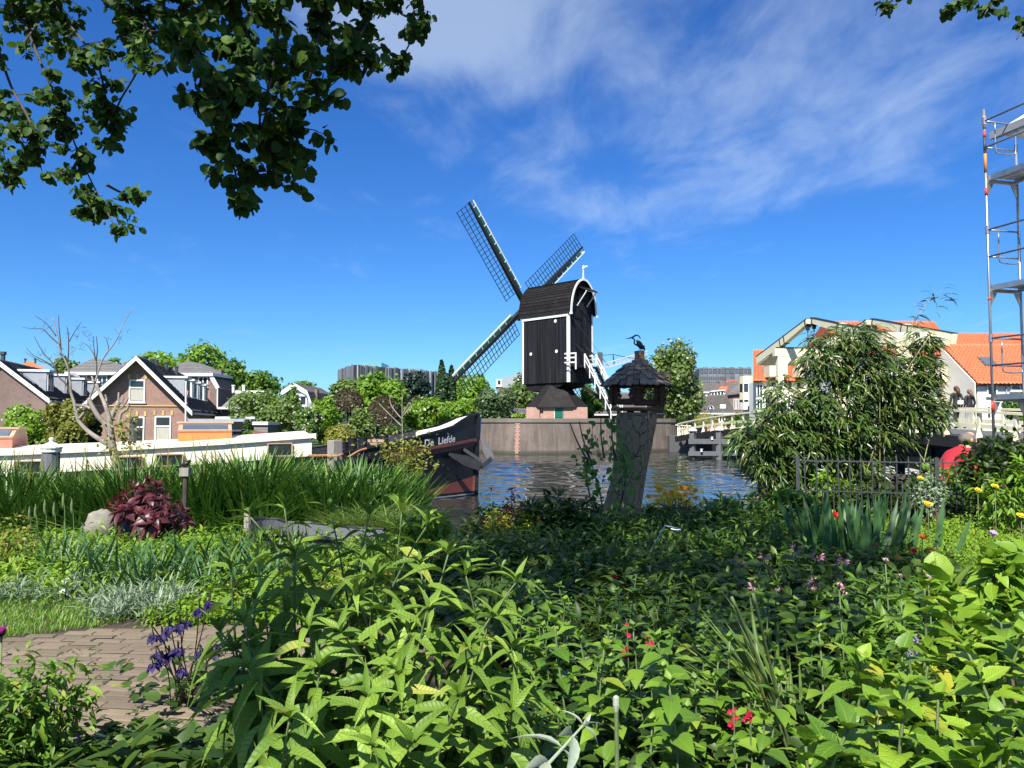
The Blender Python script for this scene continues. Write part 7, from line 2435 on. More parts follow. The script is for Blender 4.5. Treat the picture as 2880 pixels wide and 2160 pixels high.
# yellow wallflower clump by the water
wc = gp(1905, 1440, GZ)
t = thing('yellow_flower_clump', 'clump of yellow flowers on the bank right of the stump', 'flower', (wc.x, 9.9, GZ))
r2 = np.random.default_rng(15)
for k in range(46):
    px_, py_ = 1905 + 62 * r2.normal() * .55, 1390 + 15 * r2.normal()
    q = P(px_, py_, 9.9 + .12 * r2.normal())
    flower(t, q, .046, 'pt_yellow' if k % 3 else 'pt_orange', 5, .3, 600 + k, OVATE_S, ax=(r2.normal() * .5, -1, .6))
for k in range(10):
    q = P(1905 + 70 * (k / 9 - .5), 1402, 9.9)
    MB().tube([(q.x * .98, 9.92, GZ), tuple(q)], .005, 5).build('stem', M['stem'], t)
# red acer sprigs by the water
r2 = np.random.default_rng(17)
for k, (px0, y0, y1, lab) in enumerate(((1440, 1372, 1480, 'taller red leaved maple sprig by the water'), (1392, 1450, 1500, 'lower wide red maple sprig by the water'))):
    q0, q1 = P(px0, y0, 8.8), P(px0, y1, 8.8)
    t = thing('maple_sprig', lab, 'plant', (q1.x, 8.8, GZ), 'red maple sprigs')
    MB().tube([(q1.x, 8.8, GZ), tuple(q1), tuple(q0)], .006, 5).build('stem', M['stem_brown'], t)
    n = 90
    f = r2.random(n)
    wd = .05 + .10 * f if k == 0 else .16
    p = np.stack([q0.x + (q1.x - q0.x) * f + r2.normal(0, 1, n) * wd * (.6 if k == 0 else 1), 8.8 + r2.normal(0, .06, n), q0.z + (q1.z - q0.z) * f], 1)
    leafy(t, 'leaf', LANCE, p, rdir(n, r2) * [1, 1, .5], rdir(n, r2) + [0, -.5, .8], r2.uniform(.05, .09, n), M['lf_acer'], 300)
# pink bud stalk by the water, and other tall bare stems
flower_stalk('thistle', 'thin stalk with a pink bud by the water left of stump', 1382, 1376, 7.6, .03, 'pt_pink', n=7, cup=1.0, seed=801, layers=2)
for k, (px_, py_, D_, lab) in enumerate(((2530, 1625, 3.9, 'tall campion stalk with a pink bud, right one'), (2490, 1580, 4.1, 'tallest campion stalk with pale drooping buds'), (2360, 1650, 3.8, 'campion stalk with a reddish bud, left one'), (2610, 1627, 3.9, 'thin campion stalk beside the big rhubarb leaf'))):
    t = flower_stalk('campion', lab, px_, py_, D_, .022, 'pt_pink', n=5, cup=1.2, seed=820 + k, group='campion stalks', lean=.05, layers=1)
    q = P(px_, py_, D_)
    b = Vector((q.x + .05, q.y, GZ))
    r2 = np.random.default_rng(830 + k)
    pts, lv = shoot(r2, b, q, .004, 8, .09, .35, (.6, .1), .0)
    leafy(t, 'leaf', LANCE, [a[0] for a in lv], [a[1] for a in lv], [a[2] for a in lv], [a[3] for a in lv], M['lf_mid'], 300, width=1.2)
# tall seed heads in the left border
r2 = np.random.default_rng(19)
for k, (px_, y0) in enumerate(((100, 1425), (126, 1412), (152, 1420), (178, 1395), (202, 1410), (83, 1432))):
    q = P(px_, y0, 7.8)
    t = thing('seed_stalk', ['second', 'third', 'fourth', 'tallest and fifth', 'rightmost', 'leftmost'][k] + ' pale seed stalk of the row at far left', 'plant', (q.x + .05, 7.8, GZ), 'pale seed stalks')
    MB().tube([(q.x + .05, 7.8, GZ), (q.x + .02, 7.8, q.z - .15), tuple(q)], [.005, .004, .003], 5).build('stem', M['stem'], t)
    MB().lathe(q - zu * .12, [(.004, 0), (.012, .03), (.013, .09), (.004, .15)], 8).build('seed_head', M['stem'], t)
# pale twig of buddleja undersides at the bottom
shrub('pale_twig', 'pale silvery twig with drooping leaves at the bottom centre', 'plant', P(1500, 2200, 2.0), [(P(1495, 2200, 1.95), P(1640, 2040, 1.95))], .13, 4, LANCE, 'lf_pale', 'lf_pale', r0=.006, start=.35, el=(.2, -.5), seed=71)
# upright bare stalk
q = P(1733, 1965, 2.5)
t = thing('bare_stalk', 'single upright pale cut stalk in the balm patch', 'plant', (q.x, q.y, GZ))
MB().tube([(q.x + .005, q.y, GZ), (q.x, q.y, q.z)], [.008, .007], 8).build('stem', M['stem'], t)
MB().lathe((q.x, q.y, q.z - .04), [(.007, 0), (.011, .02), (.010, .045), (.004, .05)], 8).build('cut_end', M['lf_pale'], t)
# white hoop stake
q = P(1880, 1478, 7.2)
t = thing('hoop_stake', 'thin plant stake with an open white wire hoop', 'stake', (q.x - .4, 7.2, GZ))
MB().tube([(q.x - .35, 7.2, GZ), (q.x - .03, 7.2, q.z)], .006, 6).build('stake', M['steel'], t)
MB().tube([(q.x - .03 + .07 * (1 - math.cos(a / 10 * 5.2)), 7.2 + .08 * math.sin(a / 10 * 5.2), q.z - .035 * math.sin(a / 10 * 2.5)) for a in range(11)], .006, 6).build('hoop', M['white'], t)


# ================================================================== BIRDHOUSE ON ITS STUMP
def bark_material():
    t = NT('cracked_bark')
    tc = t.n('ShaderNodeTexCoord').outputs['Object']
    mp_ = t.n('ShaderNodeMapping', {'Vector': tc, 'Scale': (1, 1, .4)}).outputs[0]
    dis = t.n('ShaderNodeTexNoise', {'Vector': mp_, 'Scale': 6.0, 'Detail': 4.0})
    vec = t.n('ShaderNodeVectorMath', {0: mp_, 1: t.n('ShaderNodeVectorMath', {0: dis.outputs['Color'], 'Scale': .12}, operation='SCALE').outputs[0]}, operation='ADD').outputs[0]
    vo = t.n('ShaderNodeTexVoronoi', {'Vector': vec, 'Scale': 13.0}, feature='DISTANCE_TO_EDGE').outputs['Distance']
    cr_ = t.n('ShaderNodeMapRange', {0: vo, 1: .0, 2: .035}).outputs[0]
    nz = t.n('ShaderNodeTexNoise', {'Vector': tc, 'Scale': 22.0, 'Detail': 6.0}).outputs['Fac']
    c = t.mix(nz, (.40, .26, .155), (.21, .135, .085))
    c = t.mix(cr_, (.035, .028, .022), c)
    h = t.math('ADD', t.math('MULTIPLY', cr_, .6), t.math('MULTIPLY', nz, .4))
    b = t.n('ShaderNodeBump', {'Height': h, 'Strength': .8, 'Distance': .02}).outputs[0]
    return t.out(t.n('ShaderNodeBsdfPrincipled', {'Base Color': c, 'Roughness': .9, 'Specular IOR Level': .2, 'Normal': b}).outputs[0])


M['bark_stump'] = bark_material()
DS = 9.6
stump = thing('tree_stump', 'leaning cracked tree stump carrying the birdhouse', 'stump', (X(1745, DS), DS, GZ))
rows = []
prof = [(1744, 1560, 74), (1742, 1500, 62), (1746, 1440, 54), (1758, 1380, 49), (1772, 1310, 47), (1786, 1250, 49), (1791, 1200, 55), (1793, 1172, 57), (1793, 1160, 54)]
r2 = np.random.default_rng(77)
for px_, py_, hw in prof:
    c = P(px_, py_, DS)
    rr = hw * DS / FPX
    ring = []
    for k in range(28):
        a = 2 * math.pi * k / 28
        w = rr * (1 + .05 * math.sin(3 * a + py_ * .01) + .035 * math.sin(7 * a + py_ * .03) + r2.normal() * .012)
        ring.append(c + Vector((math.cos(a) * w, math.sin(a) * w, 0)))
    rows.append(ring + [ring[0]])
mb = MB().loft(rows[::-1][::-1])
mb.add(rows[-1][:-1], [tuple(range(28))])
mb.build('trunk', M['bark_stump'], stump, smooth=True, fix=True)
# ivy-like climber on the stump
t = thing('climbing_vine', 'vine with green leaves climbing the left side of stump', 'plant', (X(1690, 9.2), 9.2, GZ))
vines = [[(1702, 1500, 9.25), (1690, 1400, 9.2), (1672, 1330, 9.2), (1640, 1250, 9.2)], [(1720, 1500, 9.2), (1750, 1400, 9.05), (1760, 1320, 9.0), (1745, 1260, 9.0)], [(1690, 1500, 9.2), (1660, 1400, 9.2), (1650, 1320, 9.2), (1665, 1230, 9.2)], [(1745, 1330, 9.0), (1725, 1255, 9.1), (1718, 1180, 9.15)]]
pos, d, up, sz = [], [], [], []
for v in vines:
    pts = smooth_pts([tuple(P(*q)) for q in v], 6)
    MB().tube(pts, [.012 * (1 - .6 * i / len(pts)) for i in range(len(pts))], 6).build('stem', M['twig'], t, smooth=True)
    for k in range(46):
        f = r2.random() ** .7
        q = Vector(pts[min(len(pts) - 1, int(f * len(pts)))]) + Vector(r2.normal(0, .07, 3)) * Vector((1, .6, 1)).x
        pos.append(q)
        d.append((r2.normal() * .8, -.4 + r2.normal() * .3, -.3 + r2.normal() * .5))
        up.append((r2.normal() * .4, -.8, .6))
        sz.append(r2.uniform(.05, .11))
leafy(t, 'leaf', OVATE, pos, d, up, sz, M['lf_mid'], 300, width=1.1)
for px0, y0, px1, y1 in ((1655, 1300, 1602, 1188), (1660, 1290, 1629, 1185), (1730, 1300, 1722, 1180), (1700, 1290, 1690, 1175)):
    pts = smooth_pts([tuple(P(px0, y0, 9.2)), tuple(P((px0 + px1) / 2 - 4, (y0 + y1) / 2, 9.2)), tuple(P(px1, y1, 9.2))], 5)
    MB().tube(pts, [.012 - .0006 * i for i in range(len(pts))], 6).build('cut_stem', M['twig'], t)
r3 = np.random.default_rng(78)
for k in range(12):
    q = P(1695 + 45 * r3.normal(), 1215 + 25 * r3.normal(), 9.2)
    MB().ell(q, .008, .008, .022, 6, 5).build('seed_pod', M['stem_brown'], t)
    MB().tube([tuple(P(1690, 1290, 9.2)), tuple(q + Vector((.03 * r3.normal(), 0, -.12))), tuple(q)], .002, 4).build('pod_stalk', M['stem_brown'], t)

bc_ = P(1792, 1160, DS)
bh = thing('birdhouse', 'hexagonal log birdhouse with shingled cone roof on the stump', 'birdhouse', bc_)
RB = .345
z0, z1 = bc_.z + .03, P(1792, 1086, DS).z
MB().lathe(bc_ + zu * .02, [(RB * .98, 0), (RB * 1.0, .02), (RB * .98, .04)], 6).build('floor', M['logwood'], bh)
for k in range(4):
    a = k * 1.57 + .5
    MB().bar(bc_ + Vector((math.cos(a) * .12, math.sin(a) * .12, -.01)), bc_ + Vector((math.cos(a) * .12, math.sin(a) * .12, .03)), .06, .06).build('foot', M['logwood'], bh)
nlog = 11
hl = (z1 - z0 - .05) / nlog
log_me = {}
for k in range(6):
    a0, a1 = math.pi / 3 * k + .30, math.pi / 3 * (k + 1) + .30
    p0 = Vector((math.cos(a0), math.sin(a0), 0)) * RB
    p1 = Vector((math.cos(a1), math.sin(a1), 0)) * RB
    dv = (p1 - p0).normalized()
    Lw = (p1 - p0).length
    for i in range(nlog):
        z = z0 + .06 + hl * (i + .5)
        spans = [(-.05, Lw + .05)] if i < 3 or i >= nlog - 1 else [(-.05, Lw * .26), (Lw * .74, Lw + .05)]
        if k % 2:
            z += hl * .5
        for s0_, s1_ in spans:
            j = random.uniform(-.012, .012)
            MB().tube([bc_ * 1 + p0 + dv * (s0_ + j) + zu * (z - bc_.z), bc_ + p0 + dv * ((s0_ + s1_) / 2) + zu * (z - bc_.z + random.uniform(-.003, .003)), bc_ + p0 + dv * (s1_ + j) + zu * (z - bc_.z)], hl * .5, 7).build('log', M['logwood'], bh)
# shingled roof
rt0, rt1 = P(1792, 1088, DS).z, P(1792, 1022, DS).z
RO = 97 * DS / FPX
roof = MB().lathe(Vector((bc_.x, bc_.y, rt0)), [(RO * .93, 0), (RO * .9, .01), (.11, rt1 - rt0 - .01), (.0, rt1 - rt0)], 12).build('roof', M['dark_timber'], bh)
rows_ = 5
for j in range(rows_):
    f0, f1 = j / rows_, (j + 1.35) / rows_
    r0_, r1_ = RO * 1.02 + (.105 - RO * 1.02) * f0, RO * 1.02 + (.105 - RO * 1.02) * min(f1, 1.0)
    za, zb2 = rt0 - .01 + (rt1 - rt0) * f0 ** .92, rt0 - .01 + (rt1 - rt0) * min(f1, 1.0) ** .92
    n = max(12, int(2 * math.pi * r0_ / .085))
    for i in range(n):
        a = 2 * math.pi * (i + (.5 if j % 2 else 0)) / n + random.uniform(-.02, .02)
        er, et = Vector((math.cos(a), math.sin(a), 0)), Vector((-math.sin(a), math.cos(a), 0))
        wlo, whi = math.pi * r0_ / n * .93, math.pi * max(r1_, .09) / n * .9
        lift = random.uniform(.012, .03)
        ro_ = r0_ + random.uniform(-.012, .012)
        c0 = Vector((bc_.x, bc_.y, za + lift)) + er * ro_
        c1 = Vector((bc_.x, bc_.y, zb2 + .006)) + er * r1_
        nn_ = (c1 - c0).cross(et).normalized()
        if nn_.z < 0:
            nn_ = -nn_
        lo_ = c0 - (c1 - c0) * .12
        MB().prism([c0 - et * wlo, lo_ - et * wlo * .45, lo_ + et * wlo * .45, c0 + et * wlo, c1 + et * whi, c1 - et * whi], nn_ * .014).build('shingle', M['shingle'], roof)
MB().obox(P(1868, 1055, DS), (.07, .02, .01), (0, .08, 0), (-.003, 0, .03)).build('roof_vent', M['shingle'], bh)
MB().lathe(P(1800, 1024, DS), [(.09, 0), (.105, .01), (.105, .045), (.085, .055), (.06, .06)], 14).build('roof_ring', M['bark_stump'], bh)
MB().tube([P(1799, 1014, DS), P(1799, 1000, DS), P(1798, 987, DS)], [.066, .062, .068], 12, jit=.04).build('cap_log', M['bark_stump'], bh)

# heron figure
hq = P(1798, 986, DS)
he = thing('heron_figure', 'dark metal heron figure standing on the birdhouse top', 'figurine', hq)
k_ = DS / FPX
H_ = lambda dx, dy: hq + Vector((dx * k_, 0, -dy * k_))
mb = MB()
mb.tube(smooth_pts([tuple(H_(12, -2)), tuple(H_(9, -12)), tuple(H_(1, -24)), tuple(H_(-8, -30)), tuple(H_(-6, -22)), tuple(H_(2, -8))], 4), [.003] * 21, 6)
body_m = Matrix.Rotation(R(-32), 3, 'Y')
mb.ell(H_(2, -16), 8.0 * k_, 4.5 * k_, 15 * k_, 10, 8, body_m)
mb.build('body', M['heron'], he, smooth=True)
MB().tube(smooth_pts([tuple(H_(-4, -14)), tuple(H_(-14, -20)), tuple(H_(-13, -30)), tuple(H_(-19, -36)), tuple(H_(-10, -43)), tuple(H_(-2, -42)), tuple(H_(4, -33))], 5), [.012, .012, .011, .010, .009, .009, .009, .009, .009, .009, .009, .009, .009, .009, .009, .009, .010, .011, .011, .010, .010, .009, .008, .008, .008, .008, .007, .007, .006, .005, .004], 7).build('neck', M['heron'], he, smooth=True)
MB().tube([H_(-17, -38), H_(-28, -35), H_(-40, -33)], [.012, .007, .001], 6).build('beak', M['heron'], he)
MB().prism([H_(8, -12), H_(15, -16), H_(17, 0), H_(12, -3)], (0, .01, 0)).build('tail', M['heron'], he)
for dx in (-1, 3):
    MB().tube([H_(dx, -6), H_(dx + 1, 1)], .004, 5).build('leg', M['heron'], he)

# ================================================================== DEAD TREE
DT = 12.6
dt = thing('dead_tree', 'bare pale dead tree with lopped branches before the barge', 'tree', (X(330, DT), DT, .2))
T = lambda *pp: smooth_pts([tuple(P(x, y, DT + z)) for x, y, z in pp], 4)


def limb(name, pp, r0_, r1_, mat='dead_bark', n=9):
    pts = T(*pp)
    MB().tube(pts, [.84 * (r0_ + (r1_ - r0_) * (i / (len(pts) - 1))) for i in range(len(pts))], n, jit=.05).build(name, M[mat], dt, smooth=True)


limb('trunk', [(330, 1400, 0), (329, 1320, 0), (318, 1270, 0), (312, 1230, 0)], .085, .072)
limb('limb', [(315, 1255, 0), (290, 1242, .05), (250, 1215, .1), (222, 1185, .1), (213, 1155, .1)], .058, .03)
limb('limb', [(318, 1250, 0), (300, 1200, 0), (275, 1170, 0), (258, 1140, 0), (250, 1120, 0)], .055, .04)
limb('limb', [(313, 1230, 0), (308, 1195, 0), (318, 1165, 0), (330, 1140, 0), (333, 1128, 0)], .055, .04)
limb('limb', [(318, 1240, 0), (308, 1180, -.05), (296, 1140, -.05), (284, 1112, 0), (270, 1080, 0)], .05, .025)
limb('limb', [(255, 1150, 0), (240, 1142, 0), (212, 1140, .05)], .03, .02)
limb('limb', [(335, 1195, 0), (340, 1165, 0), (358, 1150, 0), (362, 1132, 0)], .03, .02)
for a, b in (((330, 1140, 0), (334, 1104, 0)), ((333, 1140, 0), (348, 1120, 0)), ((340, 1150, 0), (362, 1118, 0)), ((343, 1145, 0), (344, 1112, 0)), ((295, 1145, -.05), (303, 1135, 0)), ((262, 1075, 0), (258, 1058, 0)), ((300, 1130, 0), (296, 1110, 0))):
    limb('stub', [a, ((a[0] + b[0]) / 2 + 1, (a[1] + b[1]) / 2, 0), b], .022, .014)
limb('branch', [(213, 1160, .1), (208, 1130, .1), (200, 1105, .1), (198, 1080, .1), (190, 1030, .1), (170, 985, .1), (160, 935, .1), (148, 895, .1)], .032, .008)
limb('branch', [(222, 1178, .1), (240, 1155, .1), (252, 1120, .05), (268, 1075, .05), (278, 1040, .05), (292, 1005, .05), (325, 960, .05), (345, 915, .05), (372, 867, .05)], .028, .005)
limb('branch', [(205, 1120, .1), (185, 1080, .1), (165, 1060, .1), (148, 1022, .1), (120, 990, .1), (96, 945, .1)], .02, .005, 'twig')
limb('branch', [(172, 1000, .1), (170, 960, .1), (166, 920, .1), (165, 885, .1)], .014, .005, 'twig')
limb('branch', [(190, 1020, .1), (193, 985, .1), (192, 940, .1), (188, 918, .1)], .014, .006, 'twig')
limb('branch', [(152, 1035, .1), (125, 1015, .1), (95, 1000, .1), (74, 978, .1)], .014, .004, 'twig')
limb('branch', [(150, 1025, .1), (120, 1018, .1), (92, 1004, .1), (70, 988, .1)], .010, .003, 'twig')
limb('branch', [(168, 970, .1), (140, 945, .1), (120, 925, .1), (95, 925, .1), (62, 920, .1)], .013, .003, 'twig')
limb('branch', [(158, 945, .1), (135, 915, .1), (118, 900, .1), (96, 885, .1)], .011, .003, 'twig')
limb('branch', [(195, 960, .1), (212, 930, .1), (230, 905, .1)], .009, .003, 'twig')
limb('branch', [(270, 1070, .05), (272, 1030, .05), (268, 1005, .05), (250, 975, .05), (228, 962, .05)], .014, .003, 'twig')
limb('branch', [(270, 1015, .05), (274, 985, .05), (271, 945, .05)], .013, .006, 'twig')
limb('branch', [(268, 1010, .05), (264, 975, .05), (262, 945, .05)], .011, .005, 'twig')
limb('branch', [(290, 1008, .05), (305, 985, .05), (300, 955, .05), (292, 946, .05)], .010, .004, 'twig')
limb('branch', [(283, 1025, .05), (310, 1022, .05), (332, 1010, .05)], .008, .003, 'twig')
r2 = np.random.default_rng(81)
for k in range(46):
    seg = [((120, 920), (90, 930)), ((150, 1000), (110, 990)), ((210, 930), (235, 915)), ((240, 965), (225, 945)), ((235, 955), (265, 935)), ((340, 950), (360, 945)), ((125, 1000), (95, 1000)), ((190, 980), (215, 960))][k % 8]
    x0, y0 = seg[0][0] + 14 * r2.normal(), seg[0][1] + 14 * r2.normal()
    limb('twig', [(x0, y0, .08), (x0 + 8 * r2.normal(), y0 - 6 + 6 * r2.normal(), .08), (x0 + 14 * r2.normal(), y0 - 12 + 10 * r2.normal(), .08)], .004, .0015, 'twig', 4)
n = 240
c = np.array(P(352, 1235, DT - .15))
p = c + r2.normal(0, 1, (n, 3)) * [.15, .1, .24]
leafy(dt, 'leaf', OVATE, p, r2.normal(0, 1, (n, 3)) * [1, .6, .6] + [0, -.2, -.3], r2.normal(0, .4, (n, 3)) + [0, -.6, .8], r2.uniform(.05, .095, n), M['lf_yellow'], 300)
# young shrub with budding leaves beside the bow
DB = 14.0
sb = thing('budding_shrub', 'spindly shrub with pale young leaves before the barge bow', 'shrub', (X(1130, DB), DB, .1))
pos, d, up, sz = [], [], [], []
for pp in ([(1132, 1400), (1131, 1320), (1132, 1230), (1131, 1130), (1137, 1095)], [(1131, 1180), (1100, 1140), (1097, 1110)], [(1131, 1200), (1095, 1165), (1066, 1135)], [(1132, 1165), (1150, 1135), (1168, 1122)], [(1133, 1170), (1150, 1150), (1160, 1125)], [(1131, 1340), (1170, 1310), (1205, 1290)], [(1131, 1330), (1095, 1300), (1085, 1290)]):
    pts = smooth_pts([tuple(P(x, y, DB)) for x, y in pp], 4)
    MB().tube(pts, [.014 * (1 - .7 * i / len(pts)) for i in range(len(pts))], 6).build('branch', M['dead_bark'], sb, smooth=True)
for k in range(300):
    a = r2.random()
    if a < .8:
        x, y = 1135 + 48 * r2.normal(), 1255 + 34 * r2.normal() + .25 * abs(48 * r2.normal())
    else:
        x, y = [(1137, 1098), (1165, 1122), (1150, 1150), (1205, 1290), (1225, 1310)][k % 5]
        x, y = x + 8 * r2.normal(), y + 6 * r2.normal()
    pos.append(P(x, y, DB + .12 * r2.normal()))
    d.append(r2.normal(0, 1, 3) + [0, 0, .3])
    up.append(r2.normal(0, .5, 3) + [0, -.5, .8])
    sz.append(r2.uniform(.05, .085))
leafy(sb, 'leaf', OVATE, pos, d, up, sz, M['lf_yellow'], 300)

# ================================================================== BAMBOO
DBm = 11.9
bam = thing('bamboo', 'tall dense bamboo clump leaning right behind the iron fence', 'bamboo', (X(2380, DBm), DBm, GZ))
rng = np.random.default_rng(91)
bl = [((2140, 1240), (95, 80)), ((2220, 1150), (100, 95)), ((2330, 1010), (85, 90)), ((2420, 960), (95, 55)), ((2480, 1060), (120, 100)), ((2380, 1150), (140, 110)), ((2560, 1130), (90, 90)), ((2300, 1250), (150, 80)), ((2480, 1220), (110, 70)), ((2180, 1330), (80, 60)), ((2280, 1340), (90, 50)), ((2600, 1040), (60, 70)), ((2600, 960), (50, 40)), ((2420, 1310), (90, 50)), ((2640, 1160), (40, 60))]
tw_p, tw_d = [], []
wts = np.array([b[1][0] * b[1][1] for b in bl], float)
wts /= wts.sum()
NT_ = 3700
for k in rng.choice(len(bl), NT_, p=wts):
    (cx, cy), (rx, ry_) = bl[k]
    dv = rdir(1, rng)[0]
    rr = rng.uniform(.3, 1.05)
    Dp = DBm + dv[1] * rr * rx * DBm / FPX * .9
    q = P(cx + dv[0] * rx * rr, cy - dv[2] * ry_ * rr, Dp)
    tw_p.append(q)
    tw_d.append((dv[0] * .7 + .25, dv[1] * .7 - .15, dv[2] * .35 + .05))
tw_p, tw_d = np.array(tw_p), np.array(tw_d)
pos, d, up, sz = [], [], [], []
for j in range(4):
    a = (j - 1.5) * .5
    dd_ = tw_d + np.stack([np.full(NT_, .0), np.full(NT_, .0), np.full(NT_, -.35)], 1)
    perp = norm_rows(np.cross(dd_, [0, 0, 1.0]))
    dj = norm_rows(dd_) * math.cos(a) + perp * math.sin(a) + rng.normal(0, .18, (NT_, 3))
    pos.append(tw_p + rng.normal(0, .02, (NT_, 3)))
    d.append(dj)
    up.append(np.tile([[0, -.35, 1.0]], (NT_, 1)) + rng.normal(0, .35, (NT_, 3)))
    sz.append(rng.uniform(.13, .25, NT_))
pos, d, up, sz = np.vstack(pos), np.vstack(d), np.vstack(up), np.concatenate(sz)
extra_p, extra_d = [], []
for cx, cy in ((2580, 850), (2600, 835), (2625, 845), (2590, 875), (2640, 820), (2650, 840), (2610, 815), (2560, 880), (2660, 830), (2570, 900), (2630, 870)):
    for j in range(3):
        extra_p.append(P(cx + 10 * rng.normal(), cy + 8 * rng.normal(), DBm - .5))
        extra_d.append((1.0 + .3 * rng.normal(), .2 * rng.normal(), .1 + .35 * rng.normal()))
pos = np.vstack([pos, np.array([tuple(q) for q in extra_p])])
d = np.vstack([d, np.array(extra_d)])
up = np.vstack([up, np.tile([[0, -.5, 1.0]], (len(extra_p), 1)) + rng.normal(0, .4, (len(extra_p), 3))])
sz = np.concatenate([sz, rng.uniform(.16, .24, len(extra_p))])
leafy(bam, 'leaf', BAMBOO, pos, d, up, sz, M['lf_bamboo'], 300, key=-pos[:, 1] + sz * 3 + rng.random(len(sz)) * .4)
for k in range(34):
    cx, cy = bl[k % len(bl)][0]
    tp = P(cx + 30 * rng.normal(), cy - 20, DBm + .3 * rng.normal())
    b = Vector((X(2370, DBm) + .5 * rng.normal(), DBm + .25 * rng.normal(), GZ - .1))
    mid = b.lerp(tp, .55) + Vector((.0, 0, .35))
    MB().tube(smooth_pts([tuple(b), tuple(mid), tuple(tp)], 5), [.011 - .0007 * i for i in range(11)], 6).build('cane', M['cane'], bam, smooth=True)
MB().tube(smooth_pts([tuple(P(2520, 1050, DBm - .3)), tuple(P(2560, 930, DBm - .45)), tuple(P(2610, 850, DBm - .5)), tuple(P(2650, 815, DBm - .5))], 5), [.008 - .0004 * i for i in range(16)], 6).build('cane', M['cane'], bam)
MB().tube(smooth_pts([tuple(P(2545, 960, DBm - .4)), tuple(P(2575, 890, DBm - .5)), tuple(P(2572, 850, DBm - .5))], 5), .004, 5).build('cane', M['cane'], bam)

# ================================================================== IRON FENCE
fe = thing('iron_fence', 'dark iron railing with pointed bars before the bamboo', 'fence', (X(2260, 10.5), 10.5, GZ))
f0, f1 = Vector((X(2240, 10.6), 10.6, 0)), Vector((X(2990, 9.7), 9.7, 0))
fdv = (f1 - f0)
FL = fdv.length
fdv.normalize()
fn = Vector((-fdv.y, fdv.x, 0))
bar_l = MB().tube([(0, 0, 0), (0, 0, .96), (0, 0, .97), (0, 0, 1.07)], [.0105, .0105, .016, .001], 6).mesh('bar', M['iron'])
bar_s = MB().tube([(0, 0, 0), (0, 0, .62), (0, 0, .63), (0, 0, .70)], [.0095, .0095, .014, .001], 6).mesh('short_bar', M['iron'])
nb = int(FL / .142)
for i in range(nb):
    q = f0 + fdv * (.142 * i + .1)
    piece('bar', bar_l, fe, Matrix.Translation((q.x, q.y, GZ - .02 + random.uniform(-.01, .01))) @ Matrix.Rotation(random.uniform(-.012, .012), 4, 'Y'))
    q2 = q + fdv * .071
    piece('short_bar', bar_s, fe, Matrix.Translation((q2.x, q2.y, GZ - .02)))
for z in (.14, .55, .96):
    MB().bar(f0 + zu * (GZ + z), f1 + zu * (GZ + z - .01), .034, .016).build('rail', M['iron'], fe)
for s in (.0, 1.72, 3.5):
    q = f0 + fdv * s
    MB().bar(q + zu * GZ, q + zu * (GZ + 1.02), .05, .05, up=fdv).build('post', M['iron'], fe)

# shrubs round the fence on the right
def bush(name, label, px_, ytop, ybot, hw, D_, mat, n, tpl, ls, z0=GZ, lobes=12, cat='shrub', stemmed=True):
    _ts[0] += 1
    rng = np.random.default_rng(_ts[0])
    zt, zb_ = Z(ytop, D_), max(Z(ybot, D_), z0)
    rz, rx = (zt - zb_) / 2, hw * D_ / FPX
    c = (X(px_, D_), D_, zb_ + rz)
    t = thing(name, label, cat, (c[0], D_, z0))
    p, d = crown_points(rng, c, rx, rx * .7, rz, n, lobes, fill=.9)
    dd_ = d * .8 + rng.normal(0, .5, (n, 3)) + [0, 0, -.1]
    up = rng.normal(0, .4, (n, 3)) + d * .4 + [0, 0, .8]
    if stemmed:
        for k in range(7):
            q = p[int(rng.integers(0, n))]
            MB().tube(smooth_pts([(c[0] + rng.normal() * .08, D_ + rng.normal() * .08, z0), tuple(np.array([c[0], D_, c[2]]) * .5 + q * .5), tuple(q)], 3), [.009, .008, .007, .006, .005, .004, .003], 6).build('stem', M['stem_brown'], t, smooth=True)
    leafy(t, 'leaf', tpl, p, dd_, up, rng.uniform(ls[0], ls[1], n), M[mat], 160)
    return t


bush('rose_bush', 'dark leaved rose bush in front of the scaffold pole', 2790, 1222, 1400, 95, 9.3, 'lf_deep', 900, OVATE, (.06, .12))
bush('fence_shrub', 'bright leaved shrub against the fence at the right edge', 2850, 1290, 1470, 90, 8.9, 'lf_bright', 700, LANCE, (.08, .15))
bush('fence_shrub', 'light green shrub behind the fence below the red shirt', 2650, 1300, 1420, 80, 11.0, 'lf_mid', 600, OVATE, (.06, .11))
bush('fence_shrub', 'grey green shrub in front of the fence middle', 2610, 1340, 1450, 48, 9.6, 'lf_silver', 420, OVATE_S, (.03, .06))
bush('fence_shrub', 'yellow green young shrub climbing the left fence end', 2330, 1330, 1440, 60, 11.0, 'lf_bright', 350, OVATE, (.06, .11))
bush('fence_shrub', 'lobed leaf plant at the foot of the fence post', 2230, 1370, 1470, 70, 9.4, 'lf_mid', 400, ROUND, (.06, .12))
bush('leafy_clump', 'large leaved clump on the bank left of the stump', 1560, 1400, 1600, 90, 9.0, 'lf_deep', 700, LANCE, (.14, .24))
bush('leafy_clump', 'bushy clump of narrow leaves right of the yellow flowers', 2080, 1395, 1600, 90, 9.4, 'lf_mid', 800, LANCE, (.10, .17))
bush('rhubarb', 'single clump of big crinkled leaves in the right shade', 2640, 1640, 1790, 60, 4.4, 'lf_lime', 46, ROUND, (.13, .2))
bush('pink_deadnettle', 'deadnettle with pink flowers at the right photo edge', 2820, 1560, 1800, 70, 3.5, 'lf_lime', 240, OVATE, (.07, .12))
bush('small_shrub', 'leafy budding bush between the reeds and barge lettering', 1135, 1232, 1345, 62, 13.9, 'lf_yellow', 520, OVATE_S, (.06, .1), z0=0)
